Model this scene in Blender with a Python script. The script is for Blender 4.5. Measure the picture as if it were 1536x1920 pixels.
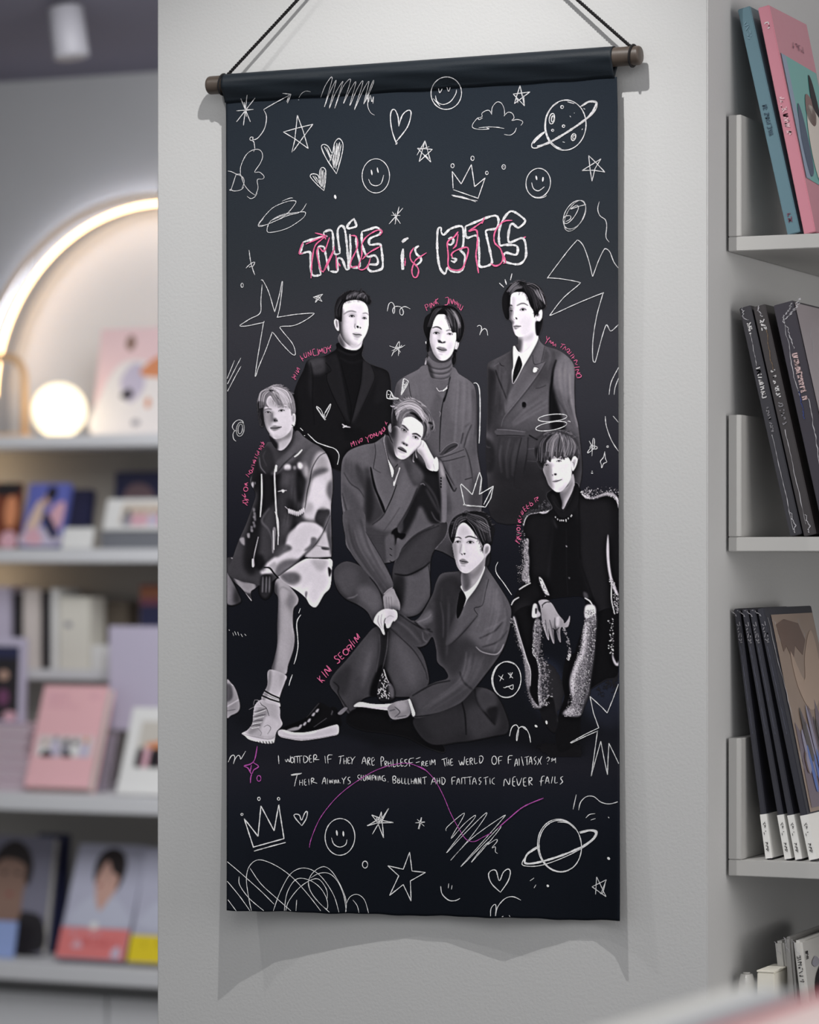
import bpy, bmesh, math, random
import numpy as np
from mathutils import Vector, Matrix
random.seed(4)
sc = bpy.context.scene
for o in list(bpy.data.objects): bpy.data.objects.remove(o)
C = sc.collection

# ---------------------------------------------------------------- camera
FPX, HX, HY = 6090.0, 768.0, 1050.0          # focal length and horizon in pixels of the 1536 x 1920 frame
TH = math.atan(2690 / 6090); DIST = 4.1
FWD = Vector((-math.sin(TH), math.cos(TH), 0)); RGT = Vector((math.cos(TH), math.sin(TH), 0)); UP = Vector((0, 0, 1))
CAM = Vector((0, 0, 1.5)) - FWD * DIST
cd = bpy.data.cameras.new('camera'); cam = bpy.data.objects.new('camera', cd); C.objects.link(cam); sc.camera = cam
cam.location = CAM; cam.rotation_euler = (math.pi / 2, 0, TH)
cd.sensor_fit = 'HORIZONTAL'; cd.sensor_width = 36; cd.lens = FPX / 1536 * 36; cd.shift_y = 90 / 1536
cd.clip_start = .05; cd.clip_end = 60
cd.dof.use_dof = True; cd.dof.focus_distance = 4.08; cd.dof.aperture_fstop = 5.8
# ---------------------------------------------------------------- world, light, exposure
sc.view_settings.view_transform = 'Standard'; sc.view_settings.look = 'None'; sc.view_settings.gamma = 1
sc.view_settings.exposure = 0.4; sc.view_settings.use_curve_mapping = False
w = bpy.data.worlds.new('world'); sc.world = w; w.use_nodes = True
w.node_tree.nodes['Background'].inputs[0].default_value = (.93, .96, 1, 1); w.node_tree.nodes['Background'].inputs[1].default_value = .31
CEIL = 2.87
def lamp(name, kind, loc, energy, col=(1, 1, 1), size=.02, aim=None, spot=None, blend=.5, sy=None):
    d = bpy.data.lights.new(name, kind); d.energy = energy; d.color = col
    if kind == 'AREA':
        d.size = size
        if sy: d.shape = 'RECTANGLE'; d.size_y = sy
    else: d.shadow_soft_size = size
    if kind == 'SPOT': d.spot_size = spot; d.spot_blend = blend
    o = bpy.data.objects.new(name, d); C.objects.link(o); o.location = loc
    if aim is not None: o.rotation_euler = (Vector(aim) - Vector(loc)).to_track_quat('-Z', 'Y').to_euler()
    return o
lamp('ambient_fill', 'AREA', (1.3, -2.6, 2.8), 14, (1, .98, .96), 2.6, (1.0, -.6, 0), sy=1.6)  # unseen area lamp, added as ambient fill
lamp('alcove_fill', 'AREA', (2.9, -.55, 1.75), 20, (1, .965, .93), 1.5, (.62, .3, 1.5))  # soft fill added to brighten the alcove, no fitting there
SPOT_A = (.26, -.66, 2.76); SPOT_B = (-.75, -.75, 2.76); SPOT_C = (1.5, -.95, 2.76)
lamp('spot_light', 'SPOT', SPOT_A, 42, (1, .985, .96), .006, (-.16, .02, 1.2), math.radians(88), 1.0)
lamp('spot_light', 'SPOT', SPOT_B, 13, (1, .985, .96), .006, (.1, .02, 1.2), math.radians(60), .8)
lamp('spot_light', 'SPOT', SPOT_C, 3.5, (1, .97, .94), .008, (.62, .2, 1.3), math.radians(80), .7)
lamp('wall_washer', 'SPOT', (-1.7, 3.3, 2.75), 13, (.95, .97, 1), .05, (-1.7, 4.3, 1.9), math.radians(75), 1)
lamp('shelf_fill', 'AREA', (-1.4, 2.3, 2.6), 37, (.97, .98, 1), 1.2, (-1.6, 4.0, 1.0))  # unseen fill added to brighten the back shelves

# ---------------------------------------------------------------- helpers
def ray(px, py): return FWD + RGT * ((px - HX) / FPX) + UP * ((HY - py) / FPX)
def unY(px, py, Y=0.0):
    r = ray(px, py); return CAM + r * ((Y - CAM.y) / r.y)
def unX(px, py, X):
    r = ray(px, py); return CAM + r * ((X - CAM.x) / r.x)
def unD(px, py, d): return CAM + ray(px, py) * d
def tag(o, label=None, cat=None, group=None, kind=None):
    if label: o['label'] = label
    if cat: o['category'] = cat
    if group: o['group'] = group
    if kind: o['kind'] = kind
    return o
def empty(name, loc, label, cat, group=None, rz=0.):
    o = bpy.data.objects.new(name, None); C.objects.link(o); o.location = loc; o.rotation_euler = (0, 0, rz)
    return tag(o, label, cat, group)
def link(name, me, mat=None, parent=None, label=None):
    """mesh given in world coordinates; parented without moving"""
    o = bpy.data.objects.new(name, me); C.objects.link(o)
    if mat and not me.materials: me.materials.append(mat)
    if parent is not None:
        o.parent = parent
        M = Matrix.Identity(4); p = parent
        while p is not None: M = Matrix.LocRotScale(p.location, p.rotation_euler, p.scale) @ M if p.type == 'EMPTY' else M; p = p.parent
        me.transform(M.inverted())
    if label: o['label'] = label
    return o
def mesh(name, vs, fs, smooth=False):
    me = bpy.data.meshes.new(name); me.from_pydata([tuple(v) for v in vs], [], fs); me.update()
    if smooth: me.shade_smooth()
    return me
def from_bm(bm, name, smooth=False):
    bmesh.ops.recalc_face_normals(bm, faces=bm.faces)
    me = bpy.data.meshes.new(name); bm.to_mesh(me); bm.free()
    if smooth: me.shade_smooth()
    return me
def hexa(p, u, v, n, name='box', bev=0.):
    """box with corner p and edge vectors u, v, n"""
    bm = bmesh.new(); p, u, v, n = map(Vector, (p, u, v, n))
    vs = [bm.verts.new(p + u * a + v * b + n * c) for c in (0, 1) for b in (0, 1) for a in (0, 1)]
    for f_ in ((0, 1, 3, 2), (4, 6, 7, 5), (0, 4, 5, 1), (2, 3, 7, 6), (0, 2, 6, 4), (1, 5, 7, 3)): bm.faces.new([vs[i] for i in f_])
    bmesh.ops.recalc_face_normals(bm, faces=bm.faces)
    if bev > 0: bmesh.ops.bevel(bm, geom=list(bm.edges) + list(bm.verts), offset=bev, segments=2, affect='EDGES', clamp_overlap=True)
    return from_bm(bm, name)
def box(x0, x1, y0, y1, z0, z1, name='box', bev=0.): return hexa((x0, y0, z0), (x1 - x0, 0, 0), (0, y1 - y0, 0), (0, 0, z1 - z0), name, bev)
def tube(path, r, name='tube', seg_=12, caps=True, rr=None):
    bm = bmesh.new(); path = [Vector(p) for p in path]; rings = []
    up = None
    for i, p in enumerate(path):
        t = (path[min(i + 1, len(path) - 1)] - path[max(i - 1, 0)]).normalized()
        a = t.orthogonal().normalized() if up is None else (up - t * up.dot(t)).normalized()
        up = a; b = t.cross(a); R = rr[i] if rr else r
        rings.append([bm.verts.new(p + (a * math.cos(k * 2 * math.pi / seg_) + b * math.sin(k * 2 * math.pi / seg_)) * R) for k in range(seg_)])
    for i in range(len(rings) - 1):
        for k in range(seg_): bm.faces.new((rings[i][k], rings[i][(k + 1) % seg_], rings[i + 1][(k + 1) % seg_], rings[i + 1][k]))
    if caps: bm.faces.new(rings[0][::-1]); bm.faces.new(rings[-1])
    return from_bm(bm, name, True)
def s2l(c): 
    c = np.asarray(c, float) / 255.; return np.where(c <= .04045, c / 12.92, ((c + .055) / 1.055) ** 2.4)
MATS = {}
def mat(name, rgb, rough=.6, spec=.4, bump=0., bscale=200., metal=0., emit=None, es=0., var=0., vscale=8., coat=0., attr=None, trans=0.):
    """procedural material; rgb as sRGB 0-255"""
    if name in MATS: return MATS[name]
    m = bpy.data.materials.new(name); m.use_nodes = True; nt = m.node_tree; b = nt.nodes['Principled BSDF']; L = nt.links.new
    lin = tuple(float(x) for x in s2l(rgb)) + (1,)
    b.inputs['Base Color'].default_value = lin; b.inputs['Roughness'].default_value = rough; b.inputs['Specular IOR Level'].default_value = spec
    b.inputs['Metallic'].default_value = metal; b.inputs['Coat Weight'].default_value = coat; b.inputs['Coat Roughness'].default_value = .12
    b.inputs['Transmission Weight'].default_value = trans
    tc = nt.nodes.new('ShaderNodeTexCoord')
    nz = nt.nodes.new('ShaderNodeTexNoise'); nz.inputs['Scale'].default_value = vscale; nz.inputs['Detail'].default_value = 6; L(tc.outputs['Object'], nz.inputs['Vector'])
    mr = nt.nodes.new('ShaderNodeMapRange'); mr.inputs[3].default_value = 1 - var; mr.inputs[4].default_value = 1 + var; L(nz.outputs[0], mr.inputs[0])
    mx = nt.nodes.new('ShaderNodeMix'); mx.data_type = 'RGBA'; mx.blend_type = 'MULTIPLY'; mx.inputs[0].default_value = 1
    mx.inputs[6].default_value = lin; L(mr.outputs[0], mx.inputs[7]); L(mx.outputs[2], b.inputs['Base Color'])
    if attr:
        at = nt.nodes.new('ShaderNodeAttribute'); at.attribute_name = attr; L(at.outputs[0], mx.inputs[6])
    if bump > 0:
        n2 = nt.nodes.new('ShaderNodeTexNoise'); n2.inputs['Scale'].default_value = bscale; n2.inputs['Detail'].default_value = 3; L(tc.outputs['Object'], n2.inputs['Vector'])
        bp = nt.nodes.new('ShaderNodeBump'); bp.inputs['Strength'].default_value = bump; bp.inputs['Distance'].default_value = .001; L(n2.outputs[0], bp.inputs['Height']); L(bp.outputs[0], b.inputs['Normal'])
    if emit:
        b.inputs['Emission Color'].default_value = tuple(float(x) for x in s2l(emit)) + (1,); b.inputs['Emission Strength'].default_value = es
    MATS[name] = m; return m
# ---------------------------------------------------------------- room shell
M_wall = mat('painted_wall', (196, 196, 196), .85, .25, .35, 260, var=.015, vscale=5)
M_grey = mat('grey_wall', (176, 176, 178), .85, .25, .1, 200, var=.02)
M_ceil = mat('dark_ceiling', (112, 110, 124), .9, .2, .1, 100)
M_floor = mat('floor_vinyl', (150, 148, 145), .5, .4, .05, 40, var=.05)
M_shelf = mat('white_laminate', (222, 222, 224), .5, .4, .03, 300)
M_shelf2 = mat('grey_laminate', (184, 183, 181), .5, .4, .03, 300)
XL = unY(295, 900, 0).x; XR = unY(1327, 900, 0).x
tag(link('wall_center', box(XL, XR, 0, .6, 0, CEIL, bev=.0015), M_wall), kind='structure')
tag(link('wall_right', box(XR + .001, XR + 3, .602, .7, 0, CEIL), M_wall), kind='structure')
YB = 4.3
tag(link('floor', box(-6, 5, -5.2, YB + .5, -.05, -.001), M_floor), kind='structure')
tag(link('ceiling', box(-6, 5, -1.6, YB + .5, CEIL + .001, CEIL + .1), M_ceil), kind='structure')
# back wall with a round-headed niche
nc = unY(300, 743, YB); rad = unY(300, 743, YB).z; top = unY(300, 377, YB).z; rad = top - nc.z
nz0 = unY(150, 812, YB).z
def niche_outline(r, n=40):
    o = [Vector((nc.x + r, YB, nz0))]
    for i in range(n + 1):
        a = math.pi * i / n; o.append(Vector((nc.x + r * math.cos(a), YB, nc.z + r * math.sin(a))))
    o.append(Vector((nc.x - r, YB, nz0))); return o
inn = niche_outline(rad); X0, X1 = nc.x - 3.2, nc.x + 3.2
vs, fs = [], []
def outer(p, i, n):
    if i == 0: return Vector((X1, YB, nz0))
    if i == n - 1: return Vector((X0, YB, nz0))
    d = Vector((p.x - nc.x, 0, p.z - nc.z)); d.normalize()
    tx = (3.2 / abs(d.x)) if abs(d.x) > 1e-6 else 1e9; tz = ((CEIL - nc.z) / d.z) if d.z > 1e-6 else 1e9
    t = min(tx, tz); return Vector((nc.x + d.x * t, YB, nc.z + d.z * t))
n = len(inn)
for i, p in enumerate(inn): vs += [p, outer(p, i, n), p + Vector((0, .10, 0))]
for i in range(n - 1): fs.append((3 * i, 3 * i + 1, 3 * i + 4, 3 * i + 3)); fs.append((3 * i, 3 * i + 3, 3 * i + 5, 3 * i + 2))
k = len(vs); vs += [Vector((X0, YB, 0)), Vector((X1, YB, 0))]; fs.append((k, k + 1, 1, 0, 3 * n - 3, 3 * n - 2))
tag(link('wall_back', mesh('wall', vs, fs), M_grey), kind='structure')
M_niche = mat('niche_plaster', (222, 220, 218), .8, .3, .05, 100)
vs = [p + Vector((0, .10, 0)) for p in inn]; tag(link('wall_niche', mesh('niche', vs, [tuple(range(len(vs)))]), M_niche), kind='structure')
# warm light strip inside the arch edge, cool strip just outside it
M_led = mat('warm_led', (255, 225, 180), .5, .2, emit=(255, 206, 146), es=5.5)
M_cool = mat('cool_led', (220, 230, 255), .5, .2, emit=(228, 234, 250), es=12)
def arc_tube(r, y, tr, a0=1, a1=179, n=60): return tube([Vector((nc.x + r * math.cos(math.radians(a0 + (a1 - a0) * i / n)), y, nc.z + r * math.sin(math.radians(a0 + (a1 - a0) * i / n)))) for i in range(n + 1)], tr, seg_=8)
ar = empty('arch_light', (nc.x, YB - .02, nc.z), 'warm glowing light strip around the arched wall niche', 'light')
link('light_strip', arc_tube(rad - .005, YB + .012, .004), M_led, ar)
def ring(r0, r1, y0, y1, n=60):
    vs, fs = [], []
    for i in range(n + 1):
        a = math.pi * i / n
        for r, y in ((r0, y0), (r1, y0), (r1, y1), (r0, y1)): vs.append((nc.x + r * math.cos(a), y, nc.z + r * math.sin(a)))
    for i in range(n):
        for j in range(4): fs.append((4 * i + j, 4 * i + (j + 1) % 4, 4 * i + 4 + (j + 1) % 4, 4 * i + 4 + j))
    return mesh('ring', vs, fs)
link('arch_trim', ring(rad - .001, rad + .017, YB - .056, YB - .050), mat('trim_cream', (224, 200, 172), .8), ar, 'slim cream arch trim standing off the wall')
link('halo_strip', arc_tube(rad + .009, YB - .036, .003), M_cool, ar, 'cool light strip along the outer edge of the arch')

# ---------------------------------------------------------------- shelving left of the pillar (behind)
XS0, XS1 = unY(-260, 900, 3.95).x, unY(900, 900, 3.95).x
def shelf_l(pt, pb, yf, yb, label, name='wall_shelf', x0=XS0, x1=XS1):
    zt, zb = unY(150, pt, yf).z, unY(150, pb, yf).z
    o = link(name, box(x0, x1, yf, yb, zb, zt, bev=.003), M_shelf); tag(o, label, 'shelf', 'white shelves on the back wall'); return zt
Z1 = shelf_l(815, 838, 3.95, YB - .002, 'topmost white shelf, right below the lit arch, carrying the globe lamp')
Z2 = shelf_l(1029, 1055, 3.95, YB - .002, 'white shelf second from the top, with small photo books and a price card')
Z3 = shelf_l(1493, 1524, 3.72, YB - .002, 'deep white shelf with the pink album leaning on it')
Z4 = shelf_l(1812, 1845, 3.72, YB - .002, 'lowest white shelf, above the cabinet doors')
Z5 = shelf_l(1256, 1276, 4.08, YB - .002, 'short set-back shelf with cream storage boxes')
link('wall_panel', box(XS0, XS1, YB - .03, YB - .003, Z4 + .001, unY(150, 1055, 3.95).z - .001), mat('panel_shaded', (168, 164, 158), .8, .2), None)  # panel colour set darker to carry the shade between the shelves
tag(bpy.data.objects['wall_panel'], kind='structure')
link('wall_panel', box(XS0, XS1, YB - .03, YB - .003, Z2 + .001, unY(150, 838, 3.95).z - .001), MATS['panel_shaded'], None); tag(bpy.data.objects['wall_panel.001'], kind='structure')
cab = empty('base_cabinet', ((XS0 + XS1) / 2, 4.0, 0), 'white base cabinet with plain doors under the lowest shelf', 'cabinet')
zc = unY(150, 1868, 3.78).z
link('body', box(XS0, XS1, 3.80, YB - .004, .0, unY(150, 1845, 3.72).z - .001), mat('cabinet_gap', (120, 120, 120), .7), cab)
xd = unY(200, 1900, 3.78).x
for k in range(-3, 3): link('door', box(xd + .45 * k + .003, xd + .45 * (k + 1) - .003, 3.78, 3.799, .08, zc, bev=.002), M_shelf, cab)

# ---------------------------------------------------------------- right alcove shelves
def shelf_r(pt, pb, bt, label, k):
    Y = .07; zt, zb = unY(1400, pt, Y).z, unY(1400, pb, Y).z
    e = empty('display_shelf', (XR + .3, Y, zb), label, 'shelf', 'white alcove shelves at the right edge')
    xl = unY(1366, 900, Y).x; xb = unY(1390, 900, Y).x
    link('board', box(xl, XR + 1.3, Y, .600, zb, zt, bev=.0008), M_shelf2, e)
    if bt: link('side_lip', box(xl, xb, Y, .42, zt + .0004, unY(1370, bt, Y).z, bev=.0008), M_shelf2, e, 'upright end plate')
    return zt
R1 = shelf_r(443, 470, 216, 'top alcove shelf, holding a blue album and a pink album', 0)
R2 = shelf_r(1007, 1034, 778, 'middle alcove shelf, holding three thick dark albums', 1)
R3 = shelf_r(1613, 1643, 1384, 'lower alcove shelf, holding thin black albums with white paper bands', 2)
R4 = shelf_r(1905, 1935, None, 'lowest alcove shelf, mostly hidden by the blurred albums in front', 3)
# ---------------------------------------------------------------- flat print: painter (grey values on a pixel grid)
PX0, PY0, PX1, PY1 = 420, 505, 1166, 1420
PW, PH = PX1 - PX0, PY1 - PY0
PR = np.random.RandomState(5)
canvas = np.zeros((PH, PW)); figid = np.zeros((PH, PW), int)
yy = np.arange(PY0, PY1)[:, None] + np.zeros((1, PW)); xx = np.arange(PX0, PX1)[None, :] + np.zeros((PH, 1))
CROP = {'A': (540, 530, 6.4), 'B': (720, 550, 6.4), 'C': (880, 510, 6.4), 'D': (420, 700, 6.4), 'E': (620, 730, 6.4),
        'F': (800, 780, 4.151), 'G': (420, 960, 4.2667), 'H': (600, 960, 4.2667), 'I': (920, 1040, 5.052), 'J': (970, 780, 7.385),
        'K': (420, 360, 4.042), 'L': (790, 360, 4.042), 'M': (380, 0, 3.657), 'N': (800, 0, 3.572), 'O': (380, 1340, 3.657),
        'P': (780, 1340, 3.657), 'Q': (510, 1390, 5.486), 'R': (780, 1390, 5.297), 'Z': (0, 0, 1.0)}
CC = ['Z']
def use(c): CC[0] = c
def tp(pts):
    ox, oy, s = CROP[CC[0]]
    return np.array([(ox + x / s, oy + y / s) for x, y in pts], float)
def cat(p, closed, n=5):
    p = np.asarray(p, float); N = len(p)
    if N < 3: return p
    out = []
    for i in range(N if closed else N - 1):
        if closed: a, b, c, d = p[(i - 1) % N], p[i], p[(i + 1) % N], p[(i + 2) % N]
        else: a, b, c, d = p[max(i - 1, 0)], p[i], p[i + 1], p[min(i + 2, N - 1)]
        for k in range(n):
            t = k / n
            out.append(.5 * (2 * b + (c - a) * t + (2 * a - 5 * b + 4 * c - d) * t * t + (3 * b - a - 3 * c + d) * t ** 3))
    if not closed: out.append(p[-1])
    return np.array(out)
def blur(a, s):
    if s < .25: return a
    r = int(math.ceil(s * 2.6)); k = np.exp(-np.arange(-r, r + 1) ** 2 / (2 * s * s)); k /= k.sum()
    for ax in (0, 1):
        pad = [(r, r) if i == ax else (0, 0) for i in range(2)]
        b = np.pad(a, pad, mode='edge'); o = np.zeros_like(a); n = a.shape[ax]
        for j, w in enumerate(k):
            o += w * (b[j:j + n] if ax == 0 else b[:, j:j + n])
        a = o
    return a
def cover(q, b):
    """anti-aliased coverage of polygon q (photo px) -> (slice, array)"""
    r = int(math.ceil(b * 3)) + 2
    x0 = max(int(q[:, 0].min()) - r, PX0); x1 = min(int(q[:, 0].max()) + r + 1, PX1)
    y0 = max(int(q[:, 1].min()) - r, PY0); y1 = min(int(q[:, 1].max()) + r + 1, PY1)
    if x1 <= x0 or y1 <= y0: return None
    w, h = x1 - x0, y1 - y0; S = 3
    d = np.zeros((h * S, w + 2))
    xa, ya = q[:, 0] - x0 + .5, (q[:, 1] - y0 + .5) * S; xb, yb = np.roll(xa, -1), np.roll(ya, -1)
    for k in range(h * S):
        yc = k + .5; m = (ya <= yc) != (yb <= yc)
        if not m.any(): continue
        t = (yc - ya[m]) / (yb[m] - ya[m]); xs = np.sort(xa[m] + t * (xb[m] - xa[m]))
        for i in range(0, len(xs) - 1, 2):
            u, v = min(max(xs[i], 0), w), min(max(xs[i + 1], 0), w)
            iu, iv = int(u), int(v)
            d[k, iu] += 1 - (u - iu); d[k, iu + 1] += (u - iu); d[k, iv] -= 1 - (v - iv); d[k, iv + 1] -= (v - iv)
    c = np.cumsum(d, 1)[:, :w].reshape(h, S, w).mean(1)
    return (slice(y0 - PY0, y1 - PY0), slice(x0 - PX0, x1 - PX0)), blur(np.clip(c, 0, 1), b)
LAY = {'base': None, 'M': None}
def flush():
    if LAY['M'] is not None:
        M = LAY['M']; canvas[:] = LAY['base'] * (1 - M) + canvas * M; LAY['M'] = None
class Mask(list):
    """assigning a mask opens a layer that is composited through it when the next one opens"""
    def __setitem__(self, i, v):
        flush(); list.__setitem__(self, i, v)
        if v is not None: LAY['base'] = canvas.copy(); LAY['M'] = v
MASK = Mask([None]); FIG = [0]
def put(sl, c, v, a=1., m=None):
    c = c * a
    if m is None: canvas[sl] = canvas[sl] * (1 - c) + v * c
    elif m is False:
        canvas[sl] = canvas[sl] * (1 - c) + v * c
        if LAY['M'] is not None: LAY['base'][sl] = LAY['base'][sl] * (1 - c) + v * c
    else:
        c = c * m[sl]; B = LAY['base'] if LAY['M'] is not None else canvas; B[sl] = B[sl] * (1 - c) + v * c
def f(pts, v, b=.5, a=1., sharp=False, m=None):
    q = tp(pts)
    if not sharp: q = cat(q, True)
    r = cover(q, b)
    if r is not None: put(r[0], r[1], v, a, m)
def part(pts, v, b=.4, sharp=False, fig=True):
    """silhouette of a body part: fills, sets the clip mask and the figure id"""
    q = tp(pts)
    if not sharp: q = cat(q, True)
    r = cover(q, b)
    M = np.zeros((PH, PW)); M[r[0]] = r[1]
    MASK[0] = M; canvas[r[0]] = v
    if fig: figid[M > .04] = FIG[0]
    return M
def seg(q, w, b, soft=.6):
    r = int(math.ceil(w + b * 3)) + 2
    x0 = max(int(q[:, 0].min()) - r, PX0); x1 = min(int(q[:, 0].max()) + r + 1, PX1)
    y0 = max(int(q[:, 1].min()) - r, PY0); y1 = min(int(q[:, 1].max()) + r + 1, PY1)
    if x1 <= x0 or y1 <= y0: return None
    X, Y = np.meshgrid(np.arange(x0, x1), np.arange(y0, y1)); best = np.zeros(X.shape)
    n = len(q) - 1
    for i in range(n):
        a, c = q[i], q[i + 1]; d = c - a; L = max(d @ d, 1e-9)
        t = np.clip(((X - a[0]) * d[0] + (Y - a[1]) * d[1]) / L, 0, 1)
        D = np.hypot(X - a[0] - t * d[0], Y - a[1] - t * d[1])
        s = (i + .5) / n; ww = w * (.55 + .9 * math.sin(math.pi * s) ** .7 * .5)
        best = np.maximum(best, np.clip((ww / 2 + soft - D) / (2 * soft) if ww > 1 else np.clip((1.1 - D), 0, 1) * ww, 0, 1))
    return (slice(y0 - PY0, y1 - PY0), slice(x0 - PX0, x1 - PX0)), blur(best, b)
def l(pts, v, w=1., b=.3, a=1., m=None, sharp=False):
    q = tp(pts)
    if not sharp: q = cat(q, False, 4)
    r = seg(q, w, b)
    if r is not None: put(r[0], r[1], v, a, m)
def strands(c1, c2, n, v0, v1, w=.8, a=.7, b=.25, jit=.12):
    k = 9
    def rs(c):
        c = cat(np.array(c, float), False, 6); t = np.linspace(0, len(c) - 1, k); i = np.clip(t.astype(int), 0, len(c) - 2)
        return c[i] + (c[i + 1] - c[i]) * (t - i)[:, None]
    p, q = rs(c1), rs(c2)
    for j in range(n):
        s = PR.rand(); e = np.clip(s + PR.uniform(-jit, jit), 0, 1); t = np.linspace(s, e, k)[:, None]
        z = p * (1 - t) + q * t
        i0 = PR.randint(0, 3); i1 = k - PR.randint(0, 3)
        l([tuple(r) for r in z[i0:i1]], PR.uniform(v0, v1), w * PR.uniform(.6, 1.4), b, a * PR.uniform(.4, 1))
def eye(x, y, w, ang=0, iris=.5, open_=.42, dark=30, white=205, lid=60):
    """almond eye in crop units"""
    c, s = math.cos(math.radians(ang)), math.sin(math.radians(ang)); w *= .9; open_ *= .82
    R = lambda u, v: (x + c * u - s * v, y + s * u + c * v)
    h = w * open_ / 2
    f([R(-w * .7, 0), R(-w * .2, -h * 3), R(w * .5, -h * 2.4), R(w * .7, 0), R(w * .2, h * 1.7), R(-w * .4, h * 1.6)], 120, 1.7, .26)
    f([R(-w * .5, h * .3), R(-w * .2, -h * .9), R(w * .15, -h), R(w * .5, 0), R(w * .1, h), R(-w * .25, h * .9)], white, .45, .62)
    f([R(-w * .19, -h * .95), R(w * .17, -h), R(w * .17, h * .6), R(0, h * 1.0), R(-w * .18, h * .6)], dark * .7, .4, .97)
    l([R(-w * .55, h * .4), R(-w * .2, -h), R(w * .15, -h * 1.15), R(w * .56, 0)], dark, 1.0, .35, .9)
    l([R(-w * .45, h * .7), R(0, h * 1.3), R(w * .45, h * .4)], lid, .8, .5, .35)
    l([R(-w * .4, -h * 1.7), R(0, -h * 2.3), R(w * .5, -h * 1.4)], 110, .7, .45, .35)
def folds(c1, c2, n, lo, hi, w=3.2, a=.3, b=1.5, jit=.06):
    """soft cloth folds running between two guide lines"""
    for j in range(n): strands(c1, c2, 1, lo if j % 2 else hi, (lo if j % 2 else hi) + 12, w, a, b, jit)
def spikes(c, n, length, ang, v0, v1, w=.8, a=.6):
    """short loose hair ends along a line, drawn over everything"""
    q = cat(np.array(c, float), False, 8); s_ = CROP[CC[0]][2]
    for _ in range(n):
        i = PR.randint(0, len(q) - 1); p = q[i]; t = math.radians(ang + PR.uniform(-22, 22)); L = length * PR.uniform(.4, 1.1)
        l([tuple(p), (p[0] + .6 * L * math.cos(t), p[1] + .6 * L * math.sin(t)), (p[0] + L * math.cos(t + .25), p[1] + L * math.sin(t + .25))], PR.uniform(v0, v1), w * PR.uniform(.6, 1.2), .25, a * PR.uniform(.5, 1), m=False)
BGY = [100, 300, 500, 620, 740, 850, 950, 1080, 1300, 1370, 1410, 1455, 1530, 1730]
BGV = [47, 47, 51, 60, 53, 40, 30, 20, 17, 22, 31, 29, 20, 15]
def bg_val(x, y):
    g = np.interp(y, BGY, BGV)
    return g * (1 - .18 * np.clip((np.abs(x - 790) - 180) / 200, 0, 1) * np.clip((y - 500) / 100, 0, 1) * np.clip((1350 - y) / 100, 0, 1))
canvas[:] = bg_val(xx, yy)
MASK[0] = None
use('Z')
f([(424, 1330), (520, 1395), (640, 1400), (800, 1400), (960, 1395), (1050, 1430), (1090, 1440), (1100, 1390), (1165, 1330), (1165, 1180), (424, 1180)], 16, 7, .8)
f([(424, 1210), (700, 1210), (700, 1120), (640, 1100), (424, 1080)], 16, 9, .6)
f([(985, 1250), (1035, 1240), (1060, 1290), (1050, 1340), (1010, 1330)], 46, 8, .8)
f([(1090, 1300), (1165, 1240), (1165, 1350), (1120, 1360)], 38, 8, .7)
f([(470, 1385), (560, 1372), (640, 1378), (700, 1400), (640, 1410), (500, 1405)], 36, 6, .6)

canvas0 = canvas.copy()
# ---- man at the back on the left: black suit and rollneck
FIG[0] = 1; use('A')
part([(600, 720), (580, 790), (520, 835), (430, 880), (245, 925), (180, 1060), (110, 1200), (70, 1330), (60, 1500), (70, 1750), (200, 1900), (350, 2080), (600, 2250), (900, 2250), (1200, 1950), (1245, 1700), (1255, 1400), (1240, 1280), (1228, 1150), (1180, 1050), (985, 975), (890, 880), (885, 730)], 23, .5)
f([(245, 925), (430, 882), (455, 1000), (430, 1080), (300, 1100), (270, 1000)], 66, 3.5, .8)
f([(250, 930), (360, 905), (430, 950), (300, 1010)], 74, 3, .5)
f([(270, 1020), (300, 1200), (290, 1400), (250, 1300), (250, 1100)], 38, 3, .6)
f([(455, 900), (600, 870), (660, 1050), (700, 1250), (760, 1500), (740, 1680), (560, 1380), (460, 1130), (520, 1060), (480, 1030)], 34, 2, .75)
f([(900, 930), (1010, 1000), (1045, 1130), (1000, 1260), (850, 1560), (770, 1680), (800, 1450), (880, 1200)], 46, 2.5, .8)
f([(1050, 1030), (1200, 1090), (1225, 1300), (1160, 1400), (1040, 1450), (1060, 1200)], 30, 3, .7)
f([(590, 730), (880, 745), (895, 900), (880, 1150), (830, 1400), (745, 1660), (680, 1300), (620, 980), (585, 850)], 18, 1.5, .95)
l([(600, 800), (700, 850), (800, 860), (885, 810)], 42, 3, 1.4, .7)
l([(620, 900), (760, 960), (890, 930)], 30, 3, 1.5, .6)
l([(640, 980), (720, 1300), (760, 1500), (745, 1690)], 10, 1.4, .5, .9)
l([(890, 950), (870, 1200), (800, 1500), (750, 1700)], 9, 1.6, .5, .9)
l([(470, 1090), (470, 1180), (560, 1400), (660, 1600), (700, 1700)], 11, 1.3, .4, .9)
l([(455, 960), (520, 1050), (450, 1100)], 12, 1.1, .4, .8)
l([(1000, 990), (1045, 1130), (990, 1280), (860, 1570)], 16, 1.1, .5, .8)
l([(270, 960), (300, 1150), (295, 1400), (320, 1700)], 12, 1.6, 1, .8)
l([(655, 1700), (690, 1725), (745, 1735)], 175, 2.6, .5, .9); l([(665, 1735), (700, 1720)], 200, 2.2, .4, .9)
f([(700, 1760), (900, 1760), (960, 1900), (700, 1900)], 16, 4, .7)
neck = part([(605, 640), (625, 735), (690, 790), (790, 812), (850, 795), (888, 740), (890, 600), (700, 560)], 205, .5)
f([(600, 620), (700, 640), (760, 760), (860, 730), (880, 640), (700, 600)], 120, 2, .75)
f([(595, 600), (640, 640), (690, 760), (650, 790), (600, 740)], 60, 2.5, .9)
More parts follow.
